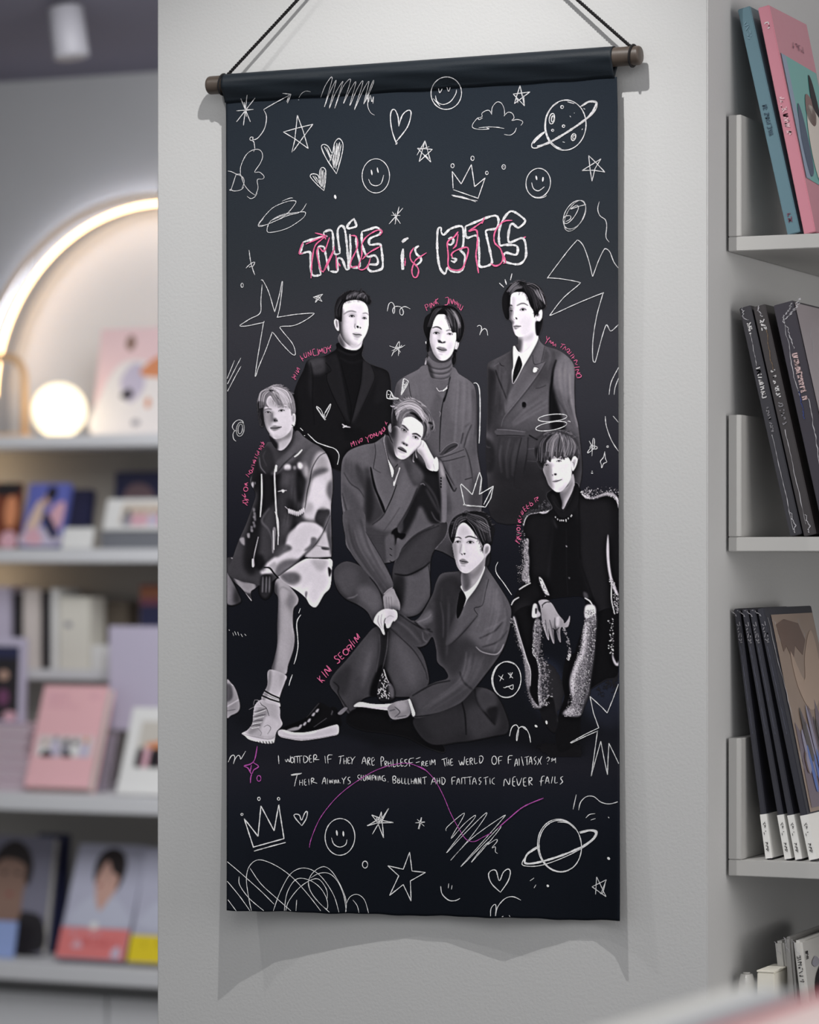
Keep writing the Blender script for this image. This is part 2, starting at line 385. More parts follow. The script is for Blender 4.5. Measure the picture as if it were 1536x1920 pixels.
head = part([(655, 300), (660, 255), (720, 218), (820, 208), (905, 232), (952, 285), (966, 350), (970, 440), (966, 530), (942, 610), (902, 680), (850, 742), (797, 768), (735, 752), (675, 700), (640, 640), (610, 560), (600, 450), (615, 360)], 233, .5)
f([(560, 260), (650, 300), (664, 420), (660, 540), (690, 650), (745, 740), (700, 800), (600, 740), (580, 500)], 58, 2.6, .95)
f([(650, 380), (700, 370), (700, 560), (760, 740), (700, 720), (655, 560)], 165, 3.5, .55)
f([(720, 700), (790, 770), (860, 730), (800, 745)], 165, 2.5, .7)
f([(800, 430), (830, 440), (825, 520), (800, 540), (795, 500)], 190, 1.6, .6)
f([(720, 360), (780, 345), (825, 380), (810, 420), (730, 400), (700, 400)], 185, 2, .6)
f([(885, 385), (960, 390), (965, 430), (900, 440)], 195, 2, .6)
l([(672, 380), (715, 350), (765, 340), (815, 352)], 105, 2.3, .7, .7)
l([(900, 370), (932, 364), (955, 374), (966, 390)], 110, 2, .7, .7)
eye(768, 403, 64, 5); eye(918, 428, 50, 10); f([(820, 440), (850, 460), (852, 515), (835, 530)], 248, 1.6, .5); f([(660, 560), (760, 700), (850, 735), (800, 765), (700, 720)], 175, 3, .5)
f([(824, 520), (845, 520), (850, 540), (832, 545)], 15, .5, .95); f([(862, 532), (876, 535), (874, 548), (862, 548)], 30, .5, .9)
l([(806, 495), (800, 525), (808, 548)], 120, 1.2, .6, .8)
f([(778, 612), (815, 600), (845, 606), (880, 614), (882, 636), (845, 664), (800, 652)], 165, 1.2, .8)
l([(780, 612), (820, 625), (850, 622), (882, 630)], 60, 1.5, .4, .85)
l([(800, 672), (840, 682)], 180, 2, 1, .6)
part([(560, 440), (590, 434), (606, 465), (614, 565), (592, 574), (566, 530), (553, 480)], 200, .5)
f([(572, 458), (592, 456), (598, 520), (584, 540)], 105, .8, .8)
hair = part([(562, 400), (560, 300), (588, 205), (620, 165), (640, 150), (665, 120), (700, 112), (730, 95), (790, 90), (840, 100), (885, 92), (925, 112), (945, 140), (985, 168), (985, 195), (1002, 225), (975, 262), (950, 250), (905, 222), (820, 208), (735, 218), (680, 245), (655, 300), (648, 430), (640, 470), (606, 450), (575, 434)], 32, .5)
strands([(640, 250), (700, 140), (800, 92)], [(960, 260), (960, 180), (880, 100)], 60, 22, 92, .8, .6)
strands([(700, 220), (740, 150), (800, 100)], [(860, 210), (880, 150), (940, 130)], 26, 60, 120, .7, .6)
strands([(570, 420), (575, 300), (640, 180)], [(640, 430), (640, 320), (680, 230)], 60, 14, 70, .8, .6)
spikes([(620, 170), (700, 115), (790, 95), (880, 100), (950, 150), (985, 200)], 60, 40, -70, 20, 80); spikes([(690, 235), (800, 212), (900, 228)], 40, 22, 60, 40, 110, .7, .4); spikes([(700, 200), (800, 160), (920, 190)], 70, 50, -75, 60, 130, .8, .5)

# ---- man in the middle at the back: grey wrap coat, rollneck
FIG[0] = 2; use('B')
coat = part([(500, 860), (400, 920), (245, 1000), (160, 1070), (130, 1180), (115, 1300), (90, 1500), (130, 1800), (200, 2300), (250, 2900), (700, 3100), (1000, 3200), (1170, 2600), (1165, 2200), (1120, 1900), (1115, 1600), (1112, 1300), (1090, 1130), (1030, 1050), (900, 965), (820, 880)], 88, .5)
f([(500, 860), (250, 1000), (330, 1300), (560, 1500), (620, 1200), (560, 1020)], 106, 5, .7)
f([(820, 900), (1020, 1050), (1060, 1300), (1000, 1600), (820, 1500), (800, 1150)], 112, 6, .75)
f([(700, 1250), (690, 1600), (660, 1900), (560, 1800), (540, 1500), (600, 1250)], 82, 3, .6)
f([(860, 1500), (1050, 1450), (1040, 1750), (900, 1850)], 98, 6, .6)
f([(1060, 1150), (1120, 1300), (1125, 1900), (1060, 1900), (1080, 1500)], 62, 3, .8)
f([(115, 1150), (165, 1080), (180, 1300), (100, 1500)], 64, 4, .7)
l([(300, 1080), (310, 1160), (328, 1250)], 30, 1.2, .5, .9)
f([(782, 1010), (800, 1010), (770, 1130), (735, 1280), (712, 1300), (725, 1200), (765, 1100)], 26, .7, .9)
l([(730, 1220), (705, 1330), (690, 1420), (680, 1560), (672, 1700), (668, 1900)], 34, 1.9, .5, .95)
l([(665, 1420), (680, 1440), (668, 1480)], 150, 1, .4, .5)
l([(1050, 1580), (1000, 1700), (960, 1850)], 40, 2.2, 1, .8)
l([(950, 1680), (925, 1800)], 38, 2.2, .9, .8)
l([(980, 1600), (1030, 1560)], 60, 2.2, 1.4, .6)
folds([(200, 1050), (180, 1300), (150, 1600)], [(420, 950), (470, 1250), (540, 1500)], 12, 80, 112, 3.4, .25); folds([(880, 980), (860, 1300), (820, 1800)], [(1090, 1120), (1100, 1500), (1060, 1900)], 16, 76, 122, 3.4, .28); folds([(700, 2000), (720, 2300), (760, 2700)], [(1100, 2000), (1120, 2300), (1060, 2700)], 14, 66, 108, 3.6, .3)
# belt and bow
use('F')
f([(60, 320), (130, 300), (240, 258), (300, 260), (305, 310), (200, 345), (100, 360), (65, 350)], 92, 1.2, .95)
l([(70, 330), (160, 310), (290, 262)], 42, 1.3, .5, .85); l([(80, 358), (180, 345), (300, 312)], 44, 1.4, .6, .85)
f([(100, 290), (150, 235), (200, 208), (240, 214), (244, 235), (200, 270), (130, 305)], 66, .8, .95)
l([(105, 290), (150, 238), (205, 208), (242, 214), (244, 236), (205, 268), (135, 305)], 118, 1.3, .4, .8)
l([(140, 290), (185, 250), (235, 228)], 34, 2, .8, .8)
f([(80, 330), (110, 330), (190, 470), (232, 560), (215, 585), (170, 520), (110, 420)], 78, .8, .95)
l([(148, 455), (190, 545), (215, 585), (232, 562)], 16, 3.2, .5, .95)
l([(105, 340), (160, 440), (215, 540)], 42, 1, .4, .8)
f([(300, 260), (345, 330), (350, 480), (370, 540), (420, 500), (400, 300), (385, 150), (340, 200)], 84, 2.5, .6)
l([(300, 250), (330, 330), (352, 440), (360, 520)], 46, 1.8, .8, .8)
f([(150, 600), (300, 480), (350, 500), (340, 700), (180, 740)], 92, 7, .6)
l([(300, 495), (350, 480)], 40, 1.4, .5, .9); f([(360, 500), (440, 480), (440, 720), (330, 720)], 60, 5, .8)
f([(100, 600), (170, 620), (200, 730), (120, 760)], 66, 4, .6)
use('B')
part([(500, 780), (520, 850), (560, 1000), (640, 1040), (760, 1035), (800, 980), (825, 860), (815, 770), (660, 720)], 98, .5)
for y0, v in ((868, 62), (925, 66), (985, 70)):
    l([(512, y0 - 20), (580, y0 + 25), (680, y0 + 42), (770, y0 + 20), (812, y0 - 25)], v, 3, 1, .8)
    l([(530, y0 + 10), (600, y0 + 50), (700, y0 + 62), (790, y0 + 38)], 132, 2.4, 1.2, .6)
f([(505, 800), (560, 860), (600, 1010), (560, 1000), (510, 870)], 42, 2.5, .8)
f([(560, 1000), (640, 1045), (760, 1035), (790, 1010), (770, 1100), (720, 1260), (640, 1180)], 96, 1.5, .9, m=coat)
l([(632, 1135), (660, 1172), (690, 1170), (720, 1165), (765, 1110)], 195, 1.3, .3, .85, m=coat); l([(715, 1165), (760, 1135)], 225, 2.2, .3, .9, m=coat)
f([(770, 1110), (745, 1200), (712, 1290), (735, 1270), (775, 1140)], 20, .8, .9, m=coat)
part([(495, 820), (508, 800), (508, 850), (490, 855)], 150, .5)
part([(820, 720), (850, 690), (865, 760), (862, 820), (835, 860), (815, 820)], 26, .8)
neck = part([(540, 700), (560, 780), (640, 830), (740, 830), (810, 790), (825, 720), (700, 650)], 75, .5)
head = part([(590, 260), (700, 235), (800, 270), (850, 380), (868, 480), (865, 560), (850, 640), (815, 730), (760, 790), (705, 808), (650, 790), (600, 730), (565, 640), (548, 560), (545, 470), (560, 380)], 236, .5)
f([(540, 400), (580, 420), (575, 560), (600, 690), (660, 790), (600, 790), (540, 640)], 110, 2.8, .85)
f([(560, 600), (600, 620), (640, 740), (700, 800), (640, 800), (580, 720)], 150, 3, .7)
f([(640, 490), (690, 440), (690, 540), (660, 590), (640, 560)], 185, 2.6, .6)
f([(575, 420), (640, 410), (690, 450), (680, 490), (600, 480)], 175, 2.6, .6)
f([(780, 440), (850, 470), (850, 500), (770, 490)], 200, 2.6, .6)
l([(585, 415), (625, 402), (665, 412), (690, 432)], 60, 2.4, .6, .9)
l([(750, 450), (790, 440), (835, 462)], 105, 2, .6, .8)
f([(690, 480), (715, 490), (722, 560), (700, 575), (690, 540)], 250, 1.6, .6); f([(560, 500), (620, 520), (640, 600), (600, 640), (560, 600)], 190, 3.5, .5); f([(760, 640), (840, 600), (800, 720), (740, 770)], 205, 3.5, .6)
eye(628, 478, 74, 3, lid=90, open_=.36); eye(792, 490, 66, 8, dark=80, lid=110, open_=.3)
f([(652, 565), (672, 560), (700, 585), (735, 575), (738, 592), (700, 600), (665, 590)], 60, .8, .85)
l([(650, 560), (655, 585), (672, 590)], 60, 1.4, .5, .8); f([(676, 580), (696, 584), (690, 596)], 15, .5, .9); f([(712, 584), (728, 582), (724, 594)], 20, .5, .9)
f([(638, 655), (665, 640), (695, 648), (720, 652), (750, 672), (745, 696), (705, 712), (660, 702)], 165, 1.2, .85)
f([(638, 655), (665, 640), (695, 648), (720, 652), (752, 672), (700, 680), (660, 672)], 125, .9, .7)
l([(636, 657), (670, 674), (710, 684), (752, 680)], 32, 1.5, .4, .9)
l([(660, 728), (700, 735)], 175, 2.4, 1.2, .7)
part([(868, 580), (900, 575), (895, 630), (870, 680), (850, 690), (855, 620)], 215, .5); l([(880, 590), (885, 625), (868, 660)], 130, 1, .5, .7)
part([(845, 676), (870, 672), (876, 700), (858, 712), (843, 700)], 20, .4); l([(850, 705), (860, 715)], 190, 1, .3, .8)
part([(496, 580), (506, 575), (508, 600), (500, 606)], 200, .4)
hair = part([(520, 560), (490, 490), (473, 420), (478, 350), (500, 280), (560, 230), (570, 195), (640, 150), (720, 145), (800, 150), (860, 180), (910, 240), (945, 310), (965, 400), (950, 500), (915, 575), (880, 585), (872, 500), (860, 470), (825, 470), (800, 420), (770, 330), (740, 265), (700, 250), (640, 262), (600, 330), (580, 400), (560, 450), (548, 540), (540, 680), (520, 700), (510, 600)], 24, .5)
strands([(640, 170), (580, 240), (520, 400)], [(720, 170), (640, 230), (570, 400)], 40, 25, 110, .8, .5)
strands([(730, 190), (780, 280), (830, 470)], [(830, 180), (920, 300), (910, 560)], 70, 20, 110, .8, .5)
strands([(735, 260), (760, 320), (790, 430)], [(760, 240), (800, 320), (835, 460)], 16, 70, 170, .6, .6, jit=.05)
strands([(800, 200), (870, 320), (900, 420)], [(840, 190), (900, 300), (930, 400)], 16, 110, 175, .8, .55)
spikes([(570, 190), (640, 145), (720, 135), (800, 150), (880, 190)], 70, 46, -60, 20, 70); spikes([(515, 640), (520, 700), (525, 760)], 16, 40, 95, 15, 50, 1, .8); spikes([(850, 700), (845, 760), (840, 820)], 26, 44, 80, 12, 50, 1, .8); spikes([(740, 270), (760, 300), (790, 360), (820, 440)], 26, 60, 72, 30, 130, .7, .6)
MASK[0] = None
l([(740, 265), (765, 330), (790, 430)], 40, 1, .3, .8); l([(720, 260), (745, 310), (775, 390)], 90, .8, .3, .6)
l([(600, 170), (640, 140), (700, 160)], 60, 1, .4, .6); l([(650, 150), (670, 130), (690, 150)], 50, 1, .3, .6)

# ---- man at the back on the right: grey double breasted suit
FIG[0] = 3; use('C')
coat = part([(545, 880), (500, 940), (400, 1000), (260, 1070), (222, 1110), (218, 1250), (225, 1500), (215, 1700), (205, 2000), (220, 2500), (330, 3000), (1100, 2900), (1340, 2500), (1315, 1900), (1275, 1700), (1262, 1480), (1262, 1300), (1265, 1150), (1225, 1060), (1140, 980), (1050, 930), (910, 885), (850, 830), (820, 790)], 78, .5)
f([(218, 1150), (300, 1100), (330, 1250), (330, 1500), (280, 1800), (210, 1900)], 34, 4, .9)
f([(225, 1120), (300, 1075), (360, 1110), (300, 1180)], 84, 3, .8)
f([(330, 1080), (480, 960), (520, 980), (510, 1240), (520, 1340), (430, 1480), (370, 1330), (320, 1180)], 72, 2, .9)
f([(290, 1350), (360, 1400), (440, 1640), (380, 1900), (260, 1900)], 52, 4, .85)
l([(318, 1180), (350, 1280), (400, 1400), (450, 1530)], 24, 2.2, .9, .9)
l([(365, 1090), (385, 1120), (415, 1128)], 30, 1, .5, .8); l([(300, 1130), (360, 1090)], 100, 1, .6, .5)
f([(820, 800), (905, 890), (890, 1000), (870, 1080), (905, 1080), (860, 1180), (700, 1400), (520, 1600), (440, 1700), (430, 1560), (520, 1390), (640, 1160), (740, 980)], 98, 1.5, .9)
f([(560, 1330), (700, 1130), (800, 1010), (800, 1150), (660, 1350), (520, 1530)], 84, 3, .6)
l([(765, 1000), (770, 1080), (800, 1110), (905, 1075)], 52, 1, .5, .9); l([(905, 895), (888, 980), (862, 1085)], 58, 1, .5, .9)
l([(905, 1080), (830, 1210), (700, 1390), (540, 1590), (420, 1740), (385, 1850)], 122, 1.1, .5, .7)
l([(915, 1090), (840, 1220), (710, 1400), (550, 1600), (430, 1750)], 40, 1.4, .9, .7)
f([(860, 1190), (1030, 1050), (1010, 1200), (980, 1350), (900, 1300), (760, 1440)], 62, 4, .7)
f([(700, 1450), (900, 1400), (960, 1500), (940, 1750), (700, 1850), (480, 1850), (560, 1640)], 92, 6, .7)
f([(900, 1060), (1020, 1010), (1040, 960), (960, 930), (900, 960)], 70, 4, .7)
l([(800, 1395), (850, 1390), (920, 1360)], 46, 1.1, .6, .8)
f([(1130, 980), (1220, 1060), (1262, 1180), (1260, 1400), (1260, 1600), (1180, 1560), (1060, 1420), (1020, 1300), (1030, 1130)], 112, 4, .9)
f([(1150, 1100), (1210, 1140), (1200, 1350), (1120, 1330), (1080, 1200)], 128, 6, .7)
f([(1060, 1440), (1200, 1560), (1275, 1800), (1315, 2000), (1200, 2000), (1140, 1750)], 86, 4, .8)
l([(1040, 1060), (1005, 1180), (990, 1330), (975, 1450), (970, 1700)], 14, 4.2, 1.2, .95)
f([(985, 1350), (1010, 1400), (1055, 1560), (1110, 1740), (1150, 1900), (990, 1900), (965, 1700)], 14, 2.6, .93)
l([(1040, 1500), (1120, 1620), (1200, 1760)], 56, 3, 1.6, .6); l([(1225, 1480), (1180, 1600), (1230, 1720)], 60, 3, 2, .6)
f([(635, 1570), (665, 1560), (685, 1590), (672, 1630), (640, 1630)], 22, .6, .95); l([(640, 1625), (675, 1630)], 110, 1, .4, .5)
f([(775, 1150), (800, 1145), (815, 1180), (790, 1205), (765, 1195)], 235, .4, .95); l([(808, 1150), (825, 1165)], 230, 1, .3, .9)
f([(380, 1690), (520, 1700), (700, 1780), (900, 1780), (900, 1900), (400, 1900)], 74, 5, .6)
folds([(330, 1120), (330, 1400), (300, 1750)], [(500, 1250), (470, 1450), (440, 1700)], 12, 40, 92, 3, .35); folds([(480, 1820), (650, 1620), (900, 1420)], [(500, 1900), (720, 1800), (960, 1700)], 12, 70, 112, 3.4, .3); folds([(1080, 1050), (1040, 1250), (1120, 1600), (1290, 1900)], [(1240, 1080), (1255, 1300), (1255, 1550), (1300, 1850)], 16, 70, 140, 3.2, .35); folds([(900, 900), (960, 1000), (900, 1200)], [(1040, 950), (1040, 1040), (1000, 1250)], 8, 54, 92, 3, .3)
use('F')   # belt, skirt of the coat
f([(540, 110), (760, 130), (880, 110), (1100, 120), (1180, 200), (1180, 460), (860, 500), (540, 500), (520, 300)], 52, 5, .85)
f([(550, 105), (760, 122), (770, 158), (560, 150)], 74, .8, .95); l([(548, 104), (650, 110), (770, 124)], 120, 1, .5, .7); l([(548, 152), (650, 150), (765, 156)], 26, 1.3, .6, .9)
f([(770, 125), (860, 110), (900, 130), (840, 170), (780, 150)], 68, .9, .95); l([(800, 150), (850, 180), (870, 186)], 12, 2.6, .7, .95)
f([(745, 160), (790, 160), (790, 280), (760, 440), (730, 560), (680, 540), (700, 350), (725, 230)], 66, 1.2, .95)
l([(740, 170), (715, 270), (690, 420), (680, 540)], 30, 1.6, .7, .9); l([(790, 170), (785, 280), (755, 450)], 24, 2, .9, .9)
f([(550, 180), (690, 190), (680, 380), (590, 480), (530, 330)], 60, 5, .8)
f([(795, 180), (860, 190), (850, 340), (790, 345)], 66, 3, .8); l([(790, 258), (860, 250)], 90, 1.2, .6, .6); l([(785, 350), (865, 355)], 92, 1.3, .5, .7)
f([(540, 360), (700, 330), (860, 380), (1000, 640), (800, 760), (520, 700)], 30, 14, .75)
folds([(560, 170), (540, 300), (560, 460)], [(740, 180), (700, 340), (690, 500)], 14, 34, 84, 3, .4)
f([(430, 200), (480, 180), (530, 260), (520, 420), (450, 420)], 24, 3, .7)
l([(455, 215), (470, 240), (495, 245)], 62, 2.4, .7, .8); l([(445, 310), (470, 345), (500, 352)], 44, 2.4, .9, .7)
use('C')
shirt = part([(542, 885), (525, 950), (528, 1130), (512, 1200), (520, 1335), (560, 1300), (640, 1150), (740, 980), (825, 810), (800, 770), (620, 960)], 240, .5)
f([(505, 1100), (530, 1150), (530, 1300), (510, 1290)], 150, 1, .6)
l([(540, 890), (560, 940), (605, 990)], 190, 1, .5, .7); l([(612, 985), (700, 920), (800, 800)], 205, 1, .6, .6)
f([(596, 1005), (625, 1060), (632, 1140), (560, 1290), (522, 1335), (530, 1200), (570, 1060)], 22, .5, .97)
l([(600, 1060), (606, 1100), (590, 1180)], 62, 1.4, .6, .7)
neck = part([(590, 700), (590, 880), (600, 950), (625, 975), (680, 930), (760, 860), (815, 785), (800, 620), (700, 640)], 236, .5)
f([(540, 740), (600, 790), (640, 800), (620, 960), (570, 920)], 66, 2.6, .9)
f([(600, 780), (700, 770), (790, 700), (760, 800), (660, 830)], 185, 3, .6)
head = part([(490, 300), (500, 250), (600, 225), (700, 240), (760, 330), (800, 430), (800, 560), (790, 640), (740, 700), (680, 750), (620, 778), (565, 765), (535, 720), (520, 660), (505, 600), (470, 560), (455, 540), (475, 480), (470, 420), (478, 360)], 238, .5)
f([(440, 380), (500, 400), (522, 470), (512, 560), (540, 600), (522, 660), (545, 760), (440, 700)], 70, 2.2, .9)
f([(470, 420), (520, 430), (520, 500), (480, 520)], 60, 2.4, .5)
f([(500, 290), (540, 300), (545, 420), (520, 560), (505, 520), (500, 400)], 170, 2.4, .6)
f([(620, 740), (680, 745), (760, 680), (700, 720)], 195, 2.6, .5)
l([(575, 402), (620, 380), (660, 378), (705, 402)], 95, 2.3, .6, .85)
l([(480, 405), (500, 398), (515, 406)], 40, 2.2, .6, .8)
f([(530, 440), (548, 470), (552, 530), (540, 555), (528, 520)], 250, 1.3, .6); f([(620, 560), (740, 560), (760, 660), (680, 730), (600, 740)], 226, 4, .6)
eye(645, 452, 74, 0, open_=.38); eye(502, 470, 42, -5)
f([(555, 545), (572, 550), (576, 566), (562, 566)], 18, .5, .95); l([(530, 480), (522, 540), (530, 565), (552, 572)], 140, 1.2, .6, .7)
f([(533, 650), (560, 632), (590, 640), (616, 652), (590, 672), (568, 688), (540, 690)], 170, .9, .9)
l([(532, 652), (560, 650), (590, 652), (618, 650)], 62, 1.3, .4, .9); l([(540, 660), (560, 680)], 90, 2, .9, .6)
part([(790, 500), (830, 470), (860, 445), (876, 470), (874, 540), (850, 590), (815, 618), (795, 600)], 232, .5)
f([(820, 510), (850, 480), (856, 520), (830, 560)], 170, 1.4, .7); l([(800, 520), (810, 600)], 140, 1.6, 1, .6)
hair = part([(480, 560), (440, 560), (405, 470), (392, 380), (400, 290), (440, 210), (500, 150), (580, 102), (640, 118), (700, 135), (780, 140), (850, 190), (895, 270), (920, 350), (925, 410), (900, 440), (880, 450), (850, 460), (825, 500), (800, 520), (780, 545), (770, 470), (740, 420), (715, 360), (690, 290), (650, 245), (590, 240), (530, 250), (500, 290), (490, 400), (478, 440)], 26, .5)
part([(795, 600), (850, 590), (878, 560), (870, 660), (830, 760), (800, 740)], 30, .9)
MASK[0] = hair
strands([(450, 230), (520, 150), (590, 105)], [(500, 290), (560, 210), (650, 190)], 40, 60, 150, .8, .6)
strands([(690, 140), (800, 180), (900, 380)], [(700, 200), (760, 330), (790, 520)], 70, 16, 80, .9, .6)
strands([(770, 200), (800, 260), (840, 320)], [(850, 210), (890, 300), (915, 390)], 24, 70, 175, .9, .6)
strands([(620, 130), (640, 180), (700, 280)], [(700, 140), (760, 260), (780, 420)], 30, 14, 60, .9, .6)
spikes([(470, 150), (560, 105), (640, 112), (720, 135)], 40, 44, -30, 30, 130); spikes([(860, 200), (905, 300), (920, 400)], 40, 40, 70, 16, 90); spikes([(770, 440), (800, 480), (830, 490)], 24, 50, 85, 14, 60, 1, .8); spikes([(590, 240), (650, 245), (700, 330), (740, 420)], 24, 36, 70, 20, 90, .8, .5)
MASK[0] = None; l([(690, 150), (760, 142), (830, 185), (885, 260)], 150, .9, .3, .6)

# ---- seated man on the left: tie-dyed jacket, shorts, bare leg, trainers
FIG[0] = 4; use('G')
sock = None
part([(18, 460), (60, 540), (110, 640), (130, 720), (18, 725)], 92, 1.0); f([(18, 480), (50, 560), (60, 700), (18, 700)], 140, 5, .6); f([(90, 600), (130, 640), (140, 740), (80, 730)], 30, 4, .8)
part([(18, 1355), (60, 1370), (95, 1420), (120, 1500), (128, 1560), (110, 1600), (60, 1625), (18, 1630)], 128, .6)
f([(18, 1380), (60, 1390), (70, 1480), (30, 1520), (18, 1500)], 62, 1.6, .8); l([(18, 1560), (70, 1530), (118, 1500)], 180, 2, .8, .8); l([(60, 1380), (100, 1400), (128, 1395), (120, 1370), (80, 1385)], 185, 1, .3, .9); l([(30, 1590), (90, 1580)], 70, 1.2, .5, .7)
leg = part([(440, 530), (480, 550), (540, 610), (592, 680), (590, 730), (556, 780), (552, 900), (566, 1000), (555, 1100), (515, 1220), (490, 1300), (385, 1270), (400, 1180), (425, 1060), (425, 900), (432, 760), (430, 680), (405, 640), (410, 560)], 148, .6)
f([(405, 560), (440, 600), (440, 760), (440, 900), (430, 1060), (400, 1260), (370, 1250), (380, 700)], 40, 3.5, .9)
f([(520, 640), (580, 690), (560, 780), (555, 900), (530, 800), (500, 720)], 104, 3.5, .7)
f([(480, 780), (520, 800), (520, 1000), (500, 1180), (460, 1240), (450, 1100), (470, 950)], 168, 4, .6)
f([(560, 960), (570, 1040), (520, 1240), (500, 1250), (540, 1080)], 110, 2.6, .6)
f([(430, 560), (480, 560), (520, 620), (500, 700), (450, 680)], 172, 4, .6)
l([(430, 640), (470, 600), (540, 640)], 100, 2, 1.5, .5)
sock = part([(360, 1262), (495, 1305), (488, 1360), (462, 1430), (442, 1500), (445, 1560), (320, 1540), (300, 1490), (320, 1440), (348, 1380)], 168, .5)
f([(355, 1262), (380, 1270), (370, 1400), (330, 1500), (300, 1500), (340, 1380)], 96, 2, .7); f([(450, 1310), (490, 1310), (470, 1400), (450, 1440)], 140, 2, .6)
l([(325, 1430), (380, 1462), (445, 1490)], 18, 3.2, .35, .97, sharp=True); l([(308, 1470), (370, 1498), (442, 1520)], 18, 3.2, .35, .97, sharp=True); l([(318, 1450), (380, 1480), (445, 1504)], 90, 1.2, .3, .8)
shoe = part([(300, 1500), (350, 1530), (440, 1555), (450, 1640), (468, 1690), (455, 1720), (420, 1760), (405, 1830), (390, 1850), (330, 1852), (270, 1840), (200, 1820), (165, 1790), (142, 1770), (185, 1745), (225, 1690), (235, 1600), (250, 1540)], 158, .4)
f([(230, 1640), (290, 1560), (350, 1600), (320, 1680), (250, 1760), (190, 1770)], 120, 2.4, .7)
f([(330, 1640), (400, 1650), (440, 1700), (380, 1790), (300, 1780)], 182, 2.4, .8)
f([(150, 1765), (250, 1800), (390, 1815), (400, 1850), (250, 1850)], 186, 1, .8)
l([(150, 1775), (250, 1800), (380, 1815), (440, 1740)], 110, 1.2, .5, .7)
for i, (a, b) in enumerate((((240, 1600), (340, 1570)), ((235, 1640), (330, 1620)), ((225, 1680), (310, 1665)), ((215, 1715), (290, 1705)))):
    l([a, ((a[0] + b[0]) / 2, a[1] - 12), b], 70, 1.4, .3, .9); l([(a[0] + 8, a[1] + 16), (b[0] - 10, b[1] + 16)], 205, 1.2, .3, .8)
l([(250, 1530), (240, 1505), (270, 1498), (300, 1540), (340, 1570), (360, 1630)], 60, 1.2, .3, .8); l([(200, 1580), (250, 1555), (310, 1560)], 175, 1.1, .3, .9, m=False)
l([(235, 1545), (245, 1505), (280, 1510), (290, 1545)], 180, 1, .3, .9, m=False)
l([(320, 1720), (350, 1705), (375, 1730), (350, 1775)], 110, 1, .3, .8); l([(270, 1730), (300, 1765), (290, 1790)], 120, 1, .3, .7)
for k in range(6): l([(265 + 24 * k, 1838), (272 + 24 * k, 1856)], 20, 1.6, .3, .9, m=False)
shorts_l = part([(18, 375), (60, 360), (150, 348), (240, 420), (290, 460), (300, 560), (250, 610), (215, 640), (222, 712), (180, 660), (130, 600), (60, 540), (18, 460)], 52, .5)
f([(80, 520), (150, 560), (240, 570), (250, 620), (200, 650), (130, 610)], 150, 1.6, .8); l([(62, 368), (130, 410), (200, 440), (270, 455)], 205, 2.2, .6, .8); l([(175, 655), (222, 712)], 190, 1.6, .4, .9)
f([(30, 420), (100, 420), (220, 480), (200, 540), (80, 500)], 74, 4, .6)
jk = part([(380, 370), (640, 370), (850, 372), (862, 470), (850, 600), (800, 660), (740, 758), (690, 745), (655, 690), (600, 640), (520, 590), (440, 525), (400, 460)], 205, .5)
f([(440, 500), (560, 480), (615, 520), (580, 580), (500, 570)], 84, 3, .9); f([(700, 380), (820, 380), (810, 450), (760, 470), (720, 430)], 150, 3, .6)
f([(650, 640), (668, 640), (660, 700), (690, 745), (655, 700)], 66, 1, .8); f([(835, 440), (862, 470), (845, 520), (835, 480)], 24, 1, .9); f([(560, 560), (640, 600), (700, 560), (690, 640), (640, 640)], 226, 4, .6)
use('D')
jacket = part([(540, 820), (500, 860), (430, 950), (400, 1000), (330, 1220), (320, 1320), (380, 1450), (340, 1600), (260, 1820), (180, 2000), (110, 2200), (60, 2420), (330, 2520), (500, 2540), (640, 2450), (780, 2350), (900, 2268), (1000, 2222), (1120, 2224), (1270, 2222), (1296, 2120), (1290, 1900), (1285, 1600), (1305, 1400), (1300, 1200), (1270, 1060), (1220, 950), (1150, 880), (1060, 830), (960, 760), (880, 685), (800, 760), (700, 840)], 62, .5)
f([(400, 1000), (440, 1180), (380, 1450), (330, 1330), (330, 1200)], 24, 3, .8)
f([(400, 1180), (690, 1200), (640, 1500), (480, 1700), (440, 1900), (380, 2400), (230, 2300), (300, 1800), (400, 1500)], 26, 4, .9)
hood = f([(880, 690), (1060, 830), (1000, 900), (800, 1080), (640, 1210), (560, 1200), (640, 1050), (800, 900), (840, 800)], 82, 2, .9)
f([(420, 940), (500, 870), (560, 900), (600, 1020), (600, 1160), (480, 1200), (420, 1080)], 46, 2.4, .9)
l([(425, 1010), (440, 1120), (500, 1200)], 104, 1.6, .7, .8); l([(500, 930), (470, 1000), (510, 1110)], 74, 1.6, 1, .7)
f([(800, 900), (940, 770), (960, 900), (800, 1040), (700, 1120)], 96, 4, .6)
l([(860, 960), (720, 1090), (640, 1190)], 36, 1.6, .9, .8)
f([(1060, 860), (1160, 900), (1140, 1000), (1060, 1120), (1040, 1300), (960, 1240), (900, 1100), (960, 960)], 92, 4, .9)
f([(960, 1060), (1000, 1100), (1020, 1250), (960, 1240), (940, 1150)], 150, 3, .7)
folds([(690, 1180), (680, 1500), (640, 1900)], [(960, 1250), (940, 1600), (860, 1900)], 14, 28, 96, 3, .4)
